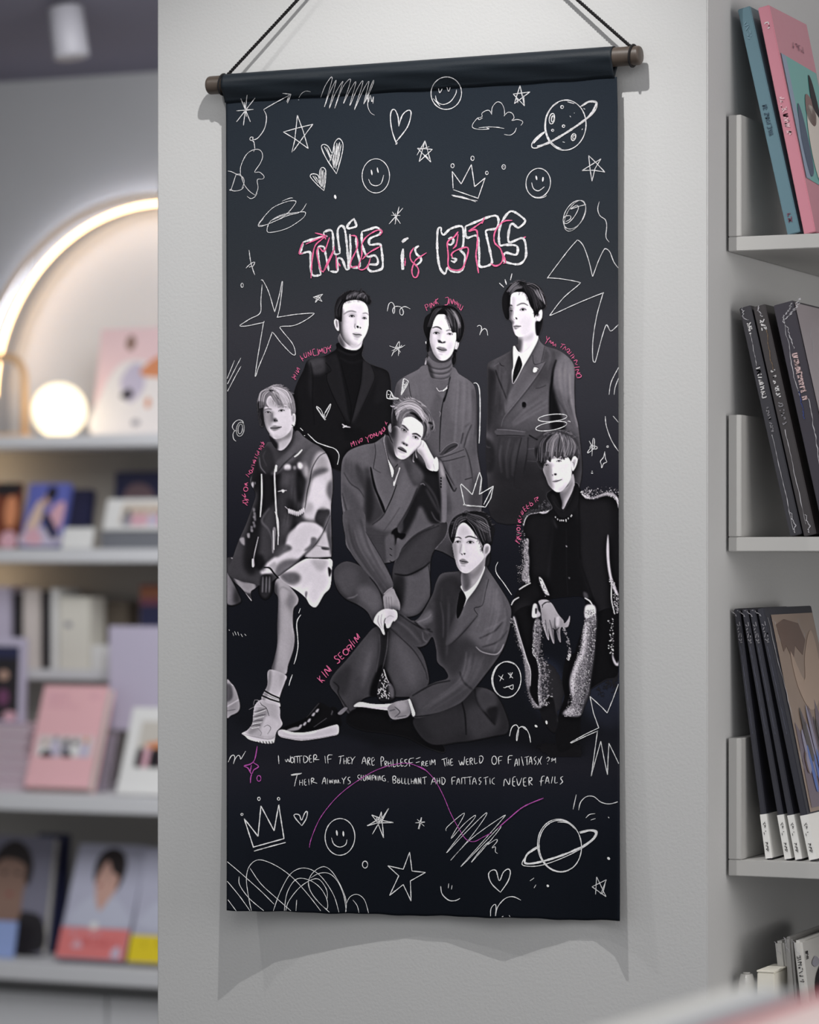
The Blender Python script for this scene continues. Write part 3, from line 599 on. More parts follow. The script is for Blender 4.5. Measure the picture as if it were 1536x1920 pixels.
# lit sleeve with the dye patches
f([(1120, 960), (1220, 960), (1290, 1090), (1300, 1300), (1290, 1500), (1285, 1700), (1240, 1640), (1150, 1620), (1100, 1760), (960, 1740), (960, 1600), (1000, 1350), (1050, 1150)], 205, 3.5, .95)
f([(1140, 980), (1210, 970), (1260, 1060), (1240, 1130), (1150, 1150), (1080, 1180), (1090, 1060)], 150, 4, .8)
f([(1060, 1180), (1180, 1130), (1260, 1150), (1220, 1190), (1100, 1240), (1040, 1290)], 62, 3, .75)
f([(1240, 1330), (1300, 1290), (1300, 1520), (1250, 1480), (1220, 1420)], 72, 3, .85)
f([(1020, 1250), (1060, 1230), (1040, 1380), (1000, 1500), (980, 1600), (990, 1400)], 88, 2.5, .8)
f([(1070, 1300), (1200, 1280), (1220, 1500), (1150, 1600), (1040, 1600), (1040, 1450)], 226, 5, .8)
f([(960, 1560), (1060, 1560), (1060, 1640), (960, 1680)], 168, 3, .8)
f([(1130, 1640), (1190, 1650), (1250, 1630), (1270, 1680), (1230, 1760), (1180, 1880), (1120, 1800), (1090, 1740)], 58, 1.6, .95)
l([(1225, 950), (1140, 1000), (1060, 1140), (1030, 1300), (1000, 1420), (975, 1600), (945, 1700)], 26, 1.4, .6, .85)
l([(1290, 1900), (1250, 1750), (1265, 1640)], 40, 2, 1, .6)
f([(1230, 1760), (1290, 1700), (1300, 1950), (1200, 1900)], 116, 2.5, .85)
# chest dye row, drawstrings, zip
f([(725, 1110), (760, 1090), (800, 1105), (800, 1150), (765, 1165), (725, 1150)], 210, 1.6, .95); f([(830, 1120), (860, 1110), (865, 1150), (838, 1155)], 150, 1.4, .8)
f([(885, 1080), (920, 1068), (950, 1110), (925, 1150), (890, 1135)], 216, 1.6, .95); f([(965, 1130), (1000, 1120), (1010, 1190), (985, 1230)], 165, 2, .8)
f([(720, 1170), (830, 1170), (880, 1260), (820, 1400), (700, 1390), (660, 1350)], 60, 4, .7); f([(740, 1190), (800, 1200), (780, 1330), (700, 1330)], 84, 5, .7)
f([(880, 1160), (960, 1260), (950, 1420), (900, 1560), (870, 1400)], 20, 3, .9); f([(900, 1250), (950, 1280), (960, 1400), (920, 1450)], 60, 4, .4)
f([(650, 1430), (720, 1400), (830, 1450), (820, 1560), (740, 1600), (640, 1900), (640, 1600)], 54, 5, .8)
f([(760, 1500), (860, 1560), (830, 1680), (760, 1640)], 30, 4, .8)
l([(650, 1418), (690, 1410), (750, 1405)], 190, 1.6, .4, .9); f([(690, 1400), (715, 1395), (728, 1415), (705, 1432)], 215, .6, .95)
for k in range(9): f([(770 + 22 * k, 1640 + (8 * k if k < 5 else 32 - 14 * (k - 5)) - 10), (790 + 22 * k, 1640 + (8 * k if k < 5 else 32 - 14 * (k - 5)) - 14), (792 + 22 * k, 1640 + (8 * k if k < 5 else 32 - 14 * (k - 5)) + 34), (776 + 22 * k, 1640 + (8 * k if k < 5 else 32 - 14 * (k - 5)) + 40)], 208, .7, .9)
l([(735, 1600), (780, 1640)], 170, 1.2, .4, .8)
f([(650, 1900), (720, 1800), (820, 1760), (940, 1760), (900, 1900), (760, 1980)], 74, 5, .8); f([(820, 1720), (880, 1740), (860, 1950), (800, 1990)], 28, 4, .8)
f([(860, 1880), (880, 1830), (960, 1790), (1080, 1790), (1160, 1850), (1190, 1900), (1100, 2010), (960, 2160), (800, 2300), (640, 2370), (480, 2420), (440, 2360), (560, 2240), (660, 2160), (760, 2030)], 206, 2, .95)
use('G')
f([(510, 190), (590, 110), (640, 80), (760, 110), (790, 150), (730, 240), (640, 330), (540, 420), (470, 470), (420, 500), (350, 440), (400, 390), (480, 340)], 204, 2, .9)
f([(470, 260), (530, 270), (540, 300), (480, 330), (430, 360), (400, 340)], 76, 2, .85); f([(700, 205), (740, 210), (735, 250), (690, 300), (640, 310), (690, 260)], 92, 1.6, .85)
f([(430, 420), (500, 380), (590, 380), (600, 400), (500, 460), (430, 520), (400, 480)], 92, 3, .9); f([(350, 440), (400, 400), (420, 420), (400, 480), (370, 460)], 150, 2, .8)
l([(322, 445), (365, 448), (400, 490), (432, 525)], 14, 3, .5, .95); l([(610, 378), (660, 340), (750, 240), (800, 150), (850, 30)], 30, 1.5, .5, .85)
f([(800, 160), (830, 190), (850, 330), (850, 360), (650, 360), (740, 260)], 200, 2, .9); f([(780, 280), (840, 285), (840, 305), (790, 300)], 70, 1, .9)
l([(640, 368), (740, 372), (855, 365)], 16, 3, .5, .95); l([(740, 270), (800, 280), (850, 300)], 110, 1, .6, .7)
f([(835, 60), (860, 60), (858, 300), (845, 260), (825, 180)], 80, 1.4, .9)
f([(390, 140), (415, 140), (400, 310), (385, 310)], 150, .8, .7); l([(395, 150), (400, 300)], 215, 1.6, .5, .8)
l([(410, 0), (435, 80), (432, 260)], 200, 2.2, .4, .95)
l([(275, 200), (245, 330), (232, 420)], 165, 1.6, .4, .9); f([(224, 380), (240, 378), (244, 430), (226, 440)], 200, .5, .9)
f([(125, 215), (160, 205), (165, 265), (140, 250)], 150, 1.2, .8); f([(185, 175), (205, 170), (205, 205), (190, 205)], 150, 1, .8)
for (x, y) in ((240, 40), (238, 85), (222, 120), (225, 150), (245, 10)): f([(x - 8, y - 8), (x + 8, y - 6), (x + 6, y + 10), (x - 7, y + 8)], 120, .8, .7)
f([(250, 350), (310, 350), (330, 450), (290, 470), (250, 440)], 18, 3, .8)
part([(285, 560), (310, 500), (380, 510), (385, 600), (370, 650), (330, 690), (290, 650)], 40, 1.8)
for x in (312, 340, 366): l([(x, 520), (x - 2, 590), (x - 4, 640)], 105, 3, .9, .8)
use('D'); MASK[0] = jacket
l([(452, 1212), (454, 1350), (452, 1500), (436, 1720)], 205, 3, .4, .95); l([(625, 1115), (608, 1200), (614, 1400), (624, 1600), (640, 1800), (655, 1950)], 212, 2.8, .4, .95); l([(628, 1112), (622, 1170)], 225, 4, .4, .9)
l([(850, 1000), (890, 970), (935, 920)], 225, 3, .4, .95)
f([(325, 1330), (350, 1300), (360, 1340), (340, 1385)], 165, 1, .9); f([(370, 1300), (380, 1310), (378, 1335), (368, 1325)], 120, .8, .8)
l([(545, 1620), (470, 1720), (460, 1790), (540, 1880), (580, 2000)], 92, 3.6, 1.4, .75); l([(330, 1240), (316, 1310), (335, 1385)], 100, 1, .5, .7)
for (x, y) in ((360, 1640), (370, 1710), (372, 1750), (365, 1830), (332, 1880)): f([(x - 12, y - 22), (x + 10, y - 20), (x + 12, y + 16), (x - 8, y + 20)], 120, 1.2, .8)
l([(1005, 720), (1030, 745)], 20, 4, .6, 0)
neck = part([(560, 700), (560, 800), (620, 900), (690, 925), (760, 870), (815, 770), (818, 620), (700, 640)], 178, .5)
f([(520, 730), (620, 800), (650, 850), (640, 930), (560, 880)], 30, 2, .95); f([(620, 790), (720, 770), (810, 680), (800, 760), (700, 800), (650, 830)], 105, 2.6, .75)
head = part([(480, 400), (500, 280), (600, 230), (740, 280), (800, 400), (830, 500), (822, 600), (800, 680), (760, 730), (700, 770), (640, 785), (590, 775), (530, 700), (500, 640), (480, 560), (470, 480)], 208, .5)
f([(420, 420), (490, 420), (500, 560), (520, 660), (560, 740), (600, 790), (500, 740), (430, 600)], 70, 2.6, .9)
f([(500, 440), (560, 440), (590, 500), (580, 560), (560, 640), (530, 600), (500, 520)], 140, 3, .7)
f([(560, 480), (600, 470), (600, 560), (580, 590), (560, 570)], 92, 2.2, .7)
f([(540, 290), (640, 300), (690, 400), (560, 400), (510, 360)], 165, 3, .7); f([(640, 470), (800, 490), (790, 600), (700, 640), (650, 560)], 226, 5, .6)
f([(600, 740), (680, 765), (760, 710), (720, 760), (640, 790)], 140, 2.6, .6)
f([(470, 470), (540, 480), (560, 560), (560, 640), (520, 640), (480, 560)], 120, 3.2, .5); f([(590, 470), (612, 480), (618, 540), (604, 552)], 222, 1.4, .5)
eye(530, 468, 66, 8, lid=70, open_=.3); eye(690, 448, 72, -4, lid=90, open_=.32)
l([(490, 440), (530, 425), (570, 432)], 70, 2, .7, .7); l([(650, 410), (700, 395), (750, 405)], 100, 2, .8, .6)
f([(590, 545), (620, 535), (640, 560), (640, 580), (600, 585)], 70, 1.2, .7); f([(600, 560), (618, 558), (614, 578)], 15, .5, .95); f([(628, 562), (642, 562), (638, 576)], 25, .5, .9)
f([(556, 655), (600, 625), (640, 632), (688, 642), (660, 668), (610, 690), (575, 680)], 130, 1, .9); l([(560, 656), (610, 658), (650, 652), (690, 644)], 45, 1.5, .4, .9)
part([(815, 500), (840, 478), (858, 500), (858, 580), (845, 630), (820, 640), (812, 590)], 205, .5); f([(826, 510), (846, 505), (845, 570), (828, 580)], 140, 1.1, .7); l([(815, 620), (835, 635)], 30, 1.4, .3, .9); l([(820, 650), (822, 680)], 150, 1.3, .3, .8, m=False)
hair = part([(470, 640), (430, 620), (410, 500), (395, 380), (408, 300), (440, 220), (520, 180), (590, 142), (650, 140), (720, 165), (790, 220), (835, 290), (858, 400), (856, 480), (830, 480), (812, 510), (800, 440), (770, 400), (740, 380), (690, 390), (650, 380), (600, 330), (560, 270), (520, 300), (510, 360), (540, 410), (500, 400), (470, 440), (480, 540)], 120, .5)
f([(395, 350), (470, 340), (480, 440), (490, 620), (430, 640), (400, 480)], 34, 2, .95)
strands([(560, 190), (440, 230), (420, 420)], [(580, 200), (520, 280), (500, 400)], 40, 60, 190, .9, .55)
strands([(580, 160), (760, 220), (840, 470)], [(560, 210), (640, 300), (720, 400)], 110, 90, 222, .9, .6)
strands([(560, 200), (600, 220), (640, 300)], [(580, 190), (640, 220), (690, 340)], 14, 30, 60, 1, .7)
l([(545, 200), (575, 215), (600, 205)], 30, 2.4, .7, .8)
spikes([(450, 210), (540, 165), (640, 140), (740, 180), (820, 270)], 70, 40, -20, 100, 200); spikes([(560, 300), (620, 360), (700, 385), (780, 400)], 60, 44, 70, 90, 190, .8, .5); spikes([(420, 420), (430, 520), (450, 600)], 30, 50, 85, 24, 70, 1, .7); strands([(590, 150), (720, 190), (830, 330)], [(570, 220), (660, 300), (760, 400)], 60, 150, 228, .8, .45)
MASK[0] = None
strands([(560, 240), (600, 320), (640, 400)], [(600, 230), (680, 300), (720, 410)], 14, 120, 205, .7, .6)

# ---- leaning man in the centre: grey double breasted suit, head on his hand
FIG[0] = 5; use('H')
# far knee / trousers behind, then the near leg
part([(580, 480), (640, 300), (760, 150), (880, 100), (980, 80), (1020, 95), (1000, 200), (900, 330), (880, 480), (885, 640), (860, 720), (780, 820), (640, 830), (600, 700)], 50, .6)
f([(600, 490), (760, 500), (870, 420), (885, 640), (850, 720), (760, 820), (650, 800), (640, 620)], 84, 4, .9); f([(600, 500), (680, 520), (660, 760), (600, 700)], 24, 4, .8)
f([(610, 400), (700, 300), (900, 110), (960, 90), (900, 300), (800, 440), (660, 500), (600, 490)], 62, 4, .8)
for k in range(6): l([(600 + 10 * k, 400 - 20 * k), (700 + 16 * k, 220 - 8 * k), (860 + 18 * k, 110)], 24 if k % 2 else 92, 2, 1, .75)
l([(600, 495), (700, 505), (820, 450), (880, 400)], 14, 2.6, 1, .9); l([(870, 430), (885, 560), (884, 660)], 30, 1.4, .6, .8)
part([(110, 480), (150, 420), (220, 395), (320, 430), (420, 520), (500, 620), (530, 760), (520, 900), (440, 900), (380, 800), (300, 740), (200, 690), (130, 600)], 62, .6)
f([(130, 500), (200, 430), (300, 480), (280, 620), (200, 660), (140, 580)], 78, 6, .8); f([(300, 600), (420, 600), (500, 720), (480, 860), (400, 780), (320, 700)], 92, 5, .85)
f([(120, 560), (180, 660), (300, 740), (200, 720), (120, 640)], 26, 4, .8); l([(400, 520), (480, 630), (515, 760)], 22, 2.2, 1, .9); l([(220, 690), (270, 680), (300, 660)], 130, 1.6, 1, .6)
# jacket
use('E')
jk = part([(530, 640), (400, 665), (250, 720), (180, 780), (140, 860), (125, 1000), (125, 1250), (150, 1500), (180, 1700), (200, 1900), (420, 2080), (760, 2060), (860, 1900), (1000, 1750), (1200, 1640), (1330, 1600), (1390, 1560), (1395, 1200), (1380, 1020), (1340, 880), (1290, 830), (1240, 820), (1120, 880), (1090, 760), (1030, 720), (960, 780), (860, 850), (760, 940), (680, 820), (640, 640), (650, 560)], 84, .5)
f([(1000, 780), (1100, 880), (1200, 970), (1300, 980), (1340, 1200), (1340, 1580), (1200, 1600), (1080, 1400), (1000, 1560), (860, 1800), (840, 1560), (1000, 1250), (1110, 1040), (1000, 880)], 26, 3, .95)
f([(880, 880), (960, 860), (1060, 980), (1105, 1050), (1090, 1100), (1020, 1240), (940, 1260), (900, 1050), (860, 960)], 60, 4, .9)
f([(1010, 900), (1095, 1020), (1095, 1070), (1000, 1120), (960, 980)], 88, 5, .6)
f([(1280, 850), (1340, 880), (1380, 1030), (1396, 1250), (1392, 1580), (1330, 1590), (1330, 1300), (1300, 1000)], 108, 2, .95)
f([(1300, 880), (1340, 900), (1360, 1000), (1370, 1050), (1330, 1020)], 165, 2, .8)
folds([(170, 820), (160, 1100), (200, 1500)], [(400, 760), (400, 1100), (410, 1600)], 18, 50, 116, 3.4, .35); folds([(560, 700), (520, 1000), (600, 1300)], [(690, 860), (760, 1120), (700, 1360)], 8, 76, 108, 3, .3); folds([(560, 1620), (760, 1500), (960, 1250)], [(740, 1720), (860, 1560), (1010, 1260)], 12, 66, 112, 3.2, .35)
for y in (1065, 1100, 1135, 1170): f([(1318, y - 10), (1332, y - 8), (1334, y + 10), (1320, y + 12)], 16, .5, .95)
l([(1110, 1100), (1200, 1200), (1280, 1350), (1330, 1560)], 66, 3, 1.6, .8); l([(1150, 1200), (1220, 1330), (1300, 1480)], 90, 3, 2, .6)
l([(1210, 1470), (1260, 1560), (1330, 1600)], 84, 2, 1, .7); l([(1080, 1140), (1110, 1130), (1130, 1150)], 130, 1.5, .6, .7)
f([(160, 800), (280, 720), (400, 680), (500, 720), (480, 900), (440, 1000), (400, 900), (260, 860)], 98, 5, .8)
f([(140, 900), (260, 900), (360, 1050), (400, 1200), (410, 1500), (420, 1900), (300, 1900), (170, 1600), (130, 1200)], 74, 6, .9)
f([(170, 1000), (230, 1100), (330, 1200), (400, 1280), (390, 1420), (260, 1220), (150, 1100)], 96, 4, .7)
f([(150, 1300), (220, 1400), (330, 1650), (420, 1850), (380, 1900), (240, 1700)], 92, 4, .7); f([(300, 900), (400, 1000), (420, 1200), (340, 1100)], 50, 3, .7)
l([(160, 1000), (240, 1130), (340, 1200), (400, 1290)], 46, 1.6, .8, .8); l([(180, 1500), (240, 1600), (310, 1660)], 120, 1.5, .8, .6); l([(140, 1250), (200, 1480), (250, 1600)], 40, 2, 1, .7); l([(130, 1280), (150, 1420), (210, 1560)], 130, 1.6, .8, .5)
f([(410, 960), (470, 960), (490, 1100), (560, 1300), (650, 1480), (520, 1620), (430, 1600), (415, 1300)], 54, 3.5, .9)
f([(430, 1100), (480, 1080), (520, 1400), (460, 1600), (420, 1500)], 30, 3.5, .8)
f([(535, 640), (620, 650), (690, 900), (740, 1060), (790, 1160), (720, 1340), (655, 1480), (560, 1280), (480, 960), (515, 900)], 92, 1.6, .95)
l([(530, 650), (540, 760), (520, 900), (512, 950)], 40, 1.2, .5, .85); l([(515, 950), (560, 980), (600, 1000)], 58, 1.1, .6, .8)
f([(476, 950), (492, 950), (520, 1080), (560, 1220), (620, 1350), (655, 1450), (640, 1480), (560, 1280), (510, 1150)], 10, .7, .97)
f([(820, 880), (880, 900), (940, 1060), (1000, 1160), (1040, 1180), (900, 1500), (780, 1680), (620, 1700), (520, 1620), (640, 1500), (720, 1330), (790, 1160)], 88, 2, .95)
f([(860, 1000), (940, 1100), (960, 1200), (820, 1500), (700, 1600), (760, 1350)], 104, 5, .6)
l([(790, 1150), (740, 1290), (690, 1400), (655, 1475)], 14, 1.6, .5, .95); l([(655, 1480), (600, 1550), (500, 1625)], 36, 1.6, .7, .9); l([(1040, 1190), (960, 1380), (860, 1560), (780, 1690)], 26, 2, 1, .8)
l([(640, 1700), (740, 1560), (830, 1420)], 60, 1.4, .8, .6)
f([(430, 1620), (620, 1700), (780, 1700), (740, 1760), (640, 1800), (430, 1740)], 56, 4, .8); f([(430, 1720), (680, 1740), (700, 1850), (560, 1860), (430, 1840)], 66, 2.5, .9)
for y in (1745, 1775, 1805, 1835): l([(430, y), (560, y + 12), (680, y + 10)], 40, 1.2, .6, .6)
f([(650, 1760), (720, 1720), (760, 1900), (700, 2000), (660, 1900)], 74, 2, .8)
f([(740, 1700), (800, 1660), (820, 1720), (900, 1740), (860, 1800), (800, 1780), (780, 1860), (740, 1880), (760, 1800), (720, 1780)], 6, 1, .97); f([(800, 1640), (860, 1570), (870, 1680), (820, 1720)], 62, 1.6, .8)
use('H')
f([(370, 170), (520, 185), (600, 230), (590, 500), (580, 600), (500, 480), (400, 280)], 62, 3, .9); f([(525, 200), (590, 180), (600, 300), (598, 480), (580, 500), (540, 420), (525, 300)], 84, 1.6, .9)
for y in (290, 340, 390, 450): l([(560, y), (575, y + 10)], 30, 1.4, .4, .8)
arm = part([(190, 0), (350, 0), (368, 150), (420, 240), (500, 380), (560, 500), (585, 600), (510, 660), (440, 560), (340, 450), (250, 330), (200, 180)], 76, .6)
f([(200, 100), (260, 150), (340, 300), (460, 460), (540, 610), (500, 650), (400, 520), (240, 300)], 60, 5, .8); f([(300, 100), (350, 150), (430, 300), (540, 500), (560, 580), (480, 480), (340, 280)], 98, 5, .8)
folds([(210, 60), (260, 300), (500, 640)], [(350, 60), (420, 280), (575, 580)], 14, 50, 108, 3.2, .35); l([(370, 160), (420, 245), (500, 380), (560, 500)], 28, 1.6, .7, .8); l([(510, 660), (545, 625), (585, 602)], 170, 1.6, .5, .85)
hnd = part([(512, 665), (580, 610), (610, 660), (640, 730), (636, 790), (600, 830), (560, 800), (520, 780), (508, 720)], 132, .6)
f([(520, 670), (570, 640), (600, 700), (560, 740)], 158, 3, .7); f([(560, 760), (640, 770), (600, 830)], 80, 2.5, .7)
for x in (530, 550, 570): l([(x, 680), (x + 6, 770)], 100, 1.3, .7, .6)
use('E')
# raised forearm, cuff, hand at the cheek
fa = part([(1090, 610), (1050, 680), (1040, 740), (1090, 800), (1130, 870), (1160, 950), (1230, 980), (1290, 940), (1260, 860), (1240, 830), (1190, 740), (1150, 660), (1120, 620)], 222, .5)
f([(1030, 720), (1090, 740), (1150, 860), (1200, 970), (1140, 960), (1080, 840)], 130, 3, .8); l([(1090, 620), (1080, 660), (1050, 700)], 120, 1.3, .6, .7); l([(1120, 640), (1110, 690)], 170, 1.2, .6, .6)
cuff = part([(1240, 850), (1270, 812), (1290, 850), (1296, 930), (1285, 975), (1245, 980), (1225, 930)], 240, .5)
l([(1232, 900), (1250, 970)], 170, 1.6, .6, .7)
neck = part([(700, 560), (650, 560), (640, 640), (690, 800), (740, 940), (760, 945), (800, 900), (860, 840), (880, 760), (740, 640)], 96, .6)
f([(650, 560), (700, 560), (760, 740), (800, 850), (760, 930), (700, 820)], 48, 3, .85); f([(690, 780), (740, 820), (790, 880), (760, 930), (720, 880)], 130, 3, .6)
l([(655, 545), (640, 620), (668, 760), (700, 880), (738, 1050)], 150, 1.3, .4, .8, m=False)
MASK[0] = None
part([(692, 850), (712, 880), (750, 950), (758, 1000), (738, 1055), (722, 980)], 232, .4); part([(835, 945), (800, 1050), (765, 1160), (752, 1120), (790, 1020), (818, 950)], 205, .4)
f([(770, 960), (800, 950), (820, 960), (790, 1040), (760, 1110), (752, 1040)], 50, 1, .9)
f([(862, 1090), (880, 1092), (884, 1115), (870, 1130), (858, 1110)], 240, .5, .95); l([(868, 1150), (880, 1165), (895, 1170), (900, 1190), (910, 1195)], 235, 2.2, .35, .95)
head = part([(880, 340), (960, 320), (1060, 380), (1110, 440), (1112, 540), (1090, 610), (1040, 700), (990, 760), (930, 810), (880, 838), (830, 835), (785, 800), (765, 740), (750, 650), (700, 530), (700, 470), (760, 430), (820, 400)], 224, .5)
f([(680, 430), (780, 430), (830, 500), (815, 620), (790, 740), (800, 820), (740, 700), (690, 540)], 72, 3, .92); f([(680, 430), (770, 430), (780, 520), (750, 600), (700, 540)], 44, 3, .9)
f([(820, 470), (900, 470), (930, 520), (880, 600), (850, 640), (830, 740), (790, 740), (800, 600)], 160, 4, .8)
f([(930, 350), (1060, 390), (1100, 470), (1040, 540), (940, 480), (920, 400)], 242, 5, .7)
f([(840, 440), (900, 460), (910, 520), (850, 500)], 110, 2.2, .7); f([(980, 540), (1060, 560), (1060, 600), (980, 590)], 175, 2.5, .6)
f([(900, 520), (930, 540), (890, 640), (860, 640)], 196, 1.8, .5); f([(830, 800), (900, 835), (980, 760), (920, 800)], 150, 2.6, .6)
l([(850, 430), (880, 440), (930, 490)], 60, 2.6, .8, .9); l([(985, 535), (1030, 535), (1080, 570)], 45, 2.8, .7, .92)
f([(920, 560), (940, 575), (905, 640), (885, 640)], 246, 1.6, .6)
eye(882, 490, 70, 38, lid=50, open_=.34); eye(1020, 578, 74, 30, lid=70, open_=.36)
f([(848, 640), (870, 625), (890, 640), (930, 665), (915, 682), (880, 665)], 90, 1.2, .8); f([(868, 645), (888, 650), (880, 664)], 12, .5, .95); f([(905, 664), (925, 668), (912, 680)], 20, .5, .9)
f([(805, 700), (840, 690), (870, 705), (912, 745), (890, 768), (840, 762), (810, 738)], 165, 1.3, .85); f([(805, 700), (840, 690), (875, 705), (912, 745), (860, 735)], 92, .8, .9); l([(808, 706), (850, 728), (910, 755)], 20, 2, .4, .95)
part([(700, 430), (722, 410), (735, 470), (722, 520), (695, 490), (690, 450)], 130, .6)
hair = part([(720, 520), (730, 440), (735, 330), (760, 220), (755, 210), (830, 150), (900, 115), (980, 105), (1050, 130), (1120, 180), (1180, 240), (1215, 330), (1250, 400), (1240, 480), (1210, 500), (1190, 560), (1160, 600), (1120, 610), (1085, 600), (1108, 540), (1110, 440), (1060, 380), (990, 335), (940, 330), (880, 350), (850, 420), (840, 470), (790, 440), (740, 460)], 104, .5)
f([(725, 240), (790, 260), (800, 440), (740, 520), (715, 520)], 34, 3, .92); f([(1150, 420), (1200, 430), (1190, 560), (1140, 600), (1150, 480)], 70, 2.6, .6)
strands([(760, 215), (860, 150), (980, 120), (1100, 190)], [(800, 380), (860, 230), (1000, 220), (1090, 340)], 80, 70, 210, 1, .6)
strands([(830, 440), (850, 300), (960, 250), (1060, 360)], [(900, 340), (930, 300), (1000, 290), (1080, 370)], 26, 50, 180, .9, .6)
strands([(1060, 180), (1190, 290), (1230, 460)], [(1090, 340), (1150, 420), (1120, 600)], 60, 40, 190, 1, .6)
l([(960, 280), (1010, 300), (1060, 350), (1100, 380)], 24, 4.5, 1.2, .85); l([(1180, 400), (1230, 420), (1215, 480)], 24, 4, 1, .9); l([(1130, 400), (1150, 470), (1120, 580)], 40, 3, 1, .8)
l([(800, 210), (900, 190), (990, 200), (1060, 260)], 40, 2.4, 1, .7)
spikes([(760, 210), (850, 150), (960, 112), (1060, 140), (1160, 220)], 60, 50, 190, 120, 210); spikes([(1180, 300), (1230, 390), (1240, 450)], 40, 60, 75, 60, 160, 1, .6); spikes([(860, 330), (840, 400), (850, 440)], 24, 70, 75, 90, 170, .8, .5); strands([(780, 220), (900, 160), (1060, 200), (1150, 330)], [(840, 300), (960, 230), (1060, 300), (1110, 400)], 50, 120, 226, .9, .5)
MASK[0] = None
l([(1035, 690), (1020, 760), (1035, 820)], 200, 2, .5, .8); l([(1000, 770), (990, 850), (1000, 870)], 205, 2, .5, .8); f([(950, 800), (1000, 740), (1030, 720), (1000, 860), (960, 840)], 50, 2, .7)

# ---- seated man on the right: black jacket, chalk fringe on shoulders and trousers
FIG[0] = 7; use('F')
jk = part([(940, 600), (980, 720), (870, 755), (800, 770), (765, 820), (760, 920), (800, 1000), (800, 1250), (720, 1340), (690, 1400), (660, 1470), (680, 1580), (720, 1750), (770, 1900), (830, 1900), (830, 1600), (870, 1450), (1100, 1400), (1230, 1420), (1230, 1600), (1170, 1900), (1498, 1900), (1498, 700), (1470, 640), (1400, 625), (1290, 660), (1200, 580), (1150, 520)], 20, .6)
f([(780, 800), (950, 760), (980, 900), (970, 1200), (900, 1250), (820, 1200), (800, 950)], 26, 6, .8); l([(985, 800), (990, 900), (970, 1050), (950, 1250)], 52, 4, 2.4, .7)
f([(1190, 660), (1400, 660), (1440, 900), (1420, 1300), (1380, 1700), (1280, 1400), (1190, 1100)], 31, 6, .9); l([(1185, 600), (1190, 900), (1200, 1120), (1290, 1400), (1390, 1800)], 12, 3, 1.4, .9)
l([(1200, 1120), (1300, 1400)], 40, 2, 1.5, .6)
f([(990, 800), (1180, 800), (1190, 1100), (1230, 1400), (1000, 1450), (960, 1200)], 16, 5, .9)
l([(1088, 880), (1090, 1200), (1100, 1400)], 28, 1.2, .8, .8); f([(1082, 1010), (1094, 1010), (1092, 1022)], 130, .5, .9); f([(1102, 1255), (1118, 1256), (1112, 1270)], 80, .6, .9)
f([(690, 1450), (840, 1450), (850, 1560), (830, 1800), (760, 1800), (700, 1600)], 30, 6, .9); f([(1120, 1450), (1230, 1440), (1220, 1600), (1130, 1850), (1110, 1700)], 27, 5, .8)
f([(1220, 1370), (1250, 1380), (1260, 1420), (1230, 1420)], 74, 1.4, .8)
use('I')   # lower legs and boots
part([(215, 580), (420, 500), (410, 900), (470, 1080), (450, 1250), (480, 1440), (430, 1420), (375, 1300), (370, 1080), (310, 950)], 17, .7)
part([(720, 980), (830, 900), (1000, 560), (1216, 560), (1216, 1100), (1090, 1180), (960, 1260), (880, 1330), (850, 1500), (840, 1700), (820, 1780), (720, 1860), (640, 1860), (620, 1700), (650, 1500), (700, 1350), (680, 1200)], 15, .7)
part([(470, 1430), (560, 1350), (600, 1380), (620, 1500), (640, 1600), (600, 1680), (520, 1600), (480, 1500)], 22, 1)
f([(660, 1280), (690, 1220), (680, 1340), (730, 1440), (650, 1580), (640, 1540), (700, 1430)], 90, 1.6, .6); f([(680, 1560), (760, 1540), (770, 1640), (700, 1640)], 40, 2, .8); f([(700, 1590), (750, 1585), (745, 1605), (710, 1605)], 150, .8, .8)
for (x, y) in ((745, 1640), (760, 1660), (660, 1810), (665, 1850), (720, 1890), (690, 1730)): f([(x - 12, y - 12), (x + 10, y - 10), (x + 8, y + 10), (x - 10, y + 12)], 110, 1, .7)
# hand
h = part([(455, 440), (520, 425), (580, 460), (640, 560), (690, 620), (700, 650), (735, 610), (750, 575), (752, 620), (735, 680), (700, 690), (668, 690), (660, 740), (665, 830), (640, 800), (620, 720), (600, 720), (605, 830), (590, 835), (560, 750), (548, 700), (555, 800), (540, 800), (510, 720), (490, 650), (480, 560), (470, 490)], 138, .5)
f([(470, 440), (530, 440), (600, 520), (620, 600), (560, 640), (520, 560)], 172, 4, .7); l([(520, 620), (530, 700), (545, 780)], 60, 1.3, .6, .8); l([(560, 620), (580, 700), (598, 800)], 60, 1.4, .6, .8); l([(610, 600), (612, 680), (640, 740)], 60, 1.4, .6, .8)
f([(590, 690), (640, 700), (660, 830), (600, 830)], 62, 2.5, .6); l([(490, 500), (500, 470), (550, 445), (590, 460)], 45, 1.6, .4, .9); l([(485, 480), (520, 450), (560, 455)], 60, 1, .4, .8); l([(590, 700), (620, 715), (650, 690)], 40, 2, .5, .8)
f([(620, 600), (650, 590), (650, 660), (625, 680)], 195, 1.4, .7)
use('J')
neck = part([(600, 1040), (590, 1090), (620, 1200), (620, 1285), (650, 1280), (690, 1200), (760, 1060), (795, 960), (770, 800), (700, 960)], 165, .6)
f([(480, 1040), (600, 1060), (640, 1160), (620, 1290), (540, 1220)], 40, 3, .85); f([(600, 1050), (680, 1030), (760, 900), (770, 960), (680, 1120), (620, 1160)], 100, 3, .7)
col = part([(795, 960), (850, 1000), (845, 1200), (780, 1330), (700, 1390), (620, 1410), (560, 1360), (500, 1260), (470, 1120), (510, 1090), (620, 1285), (650, 1280), (700, 1180), (760, 1060)], 26, .5)
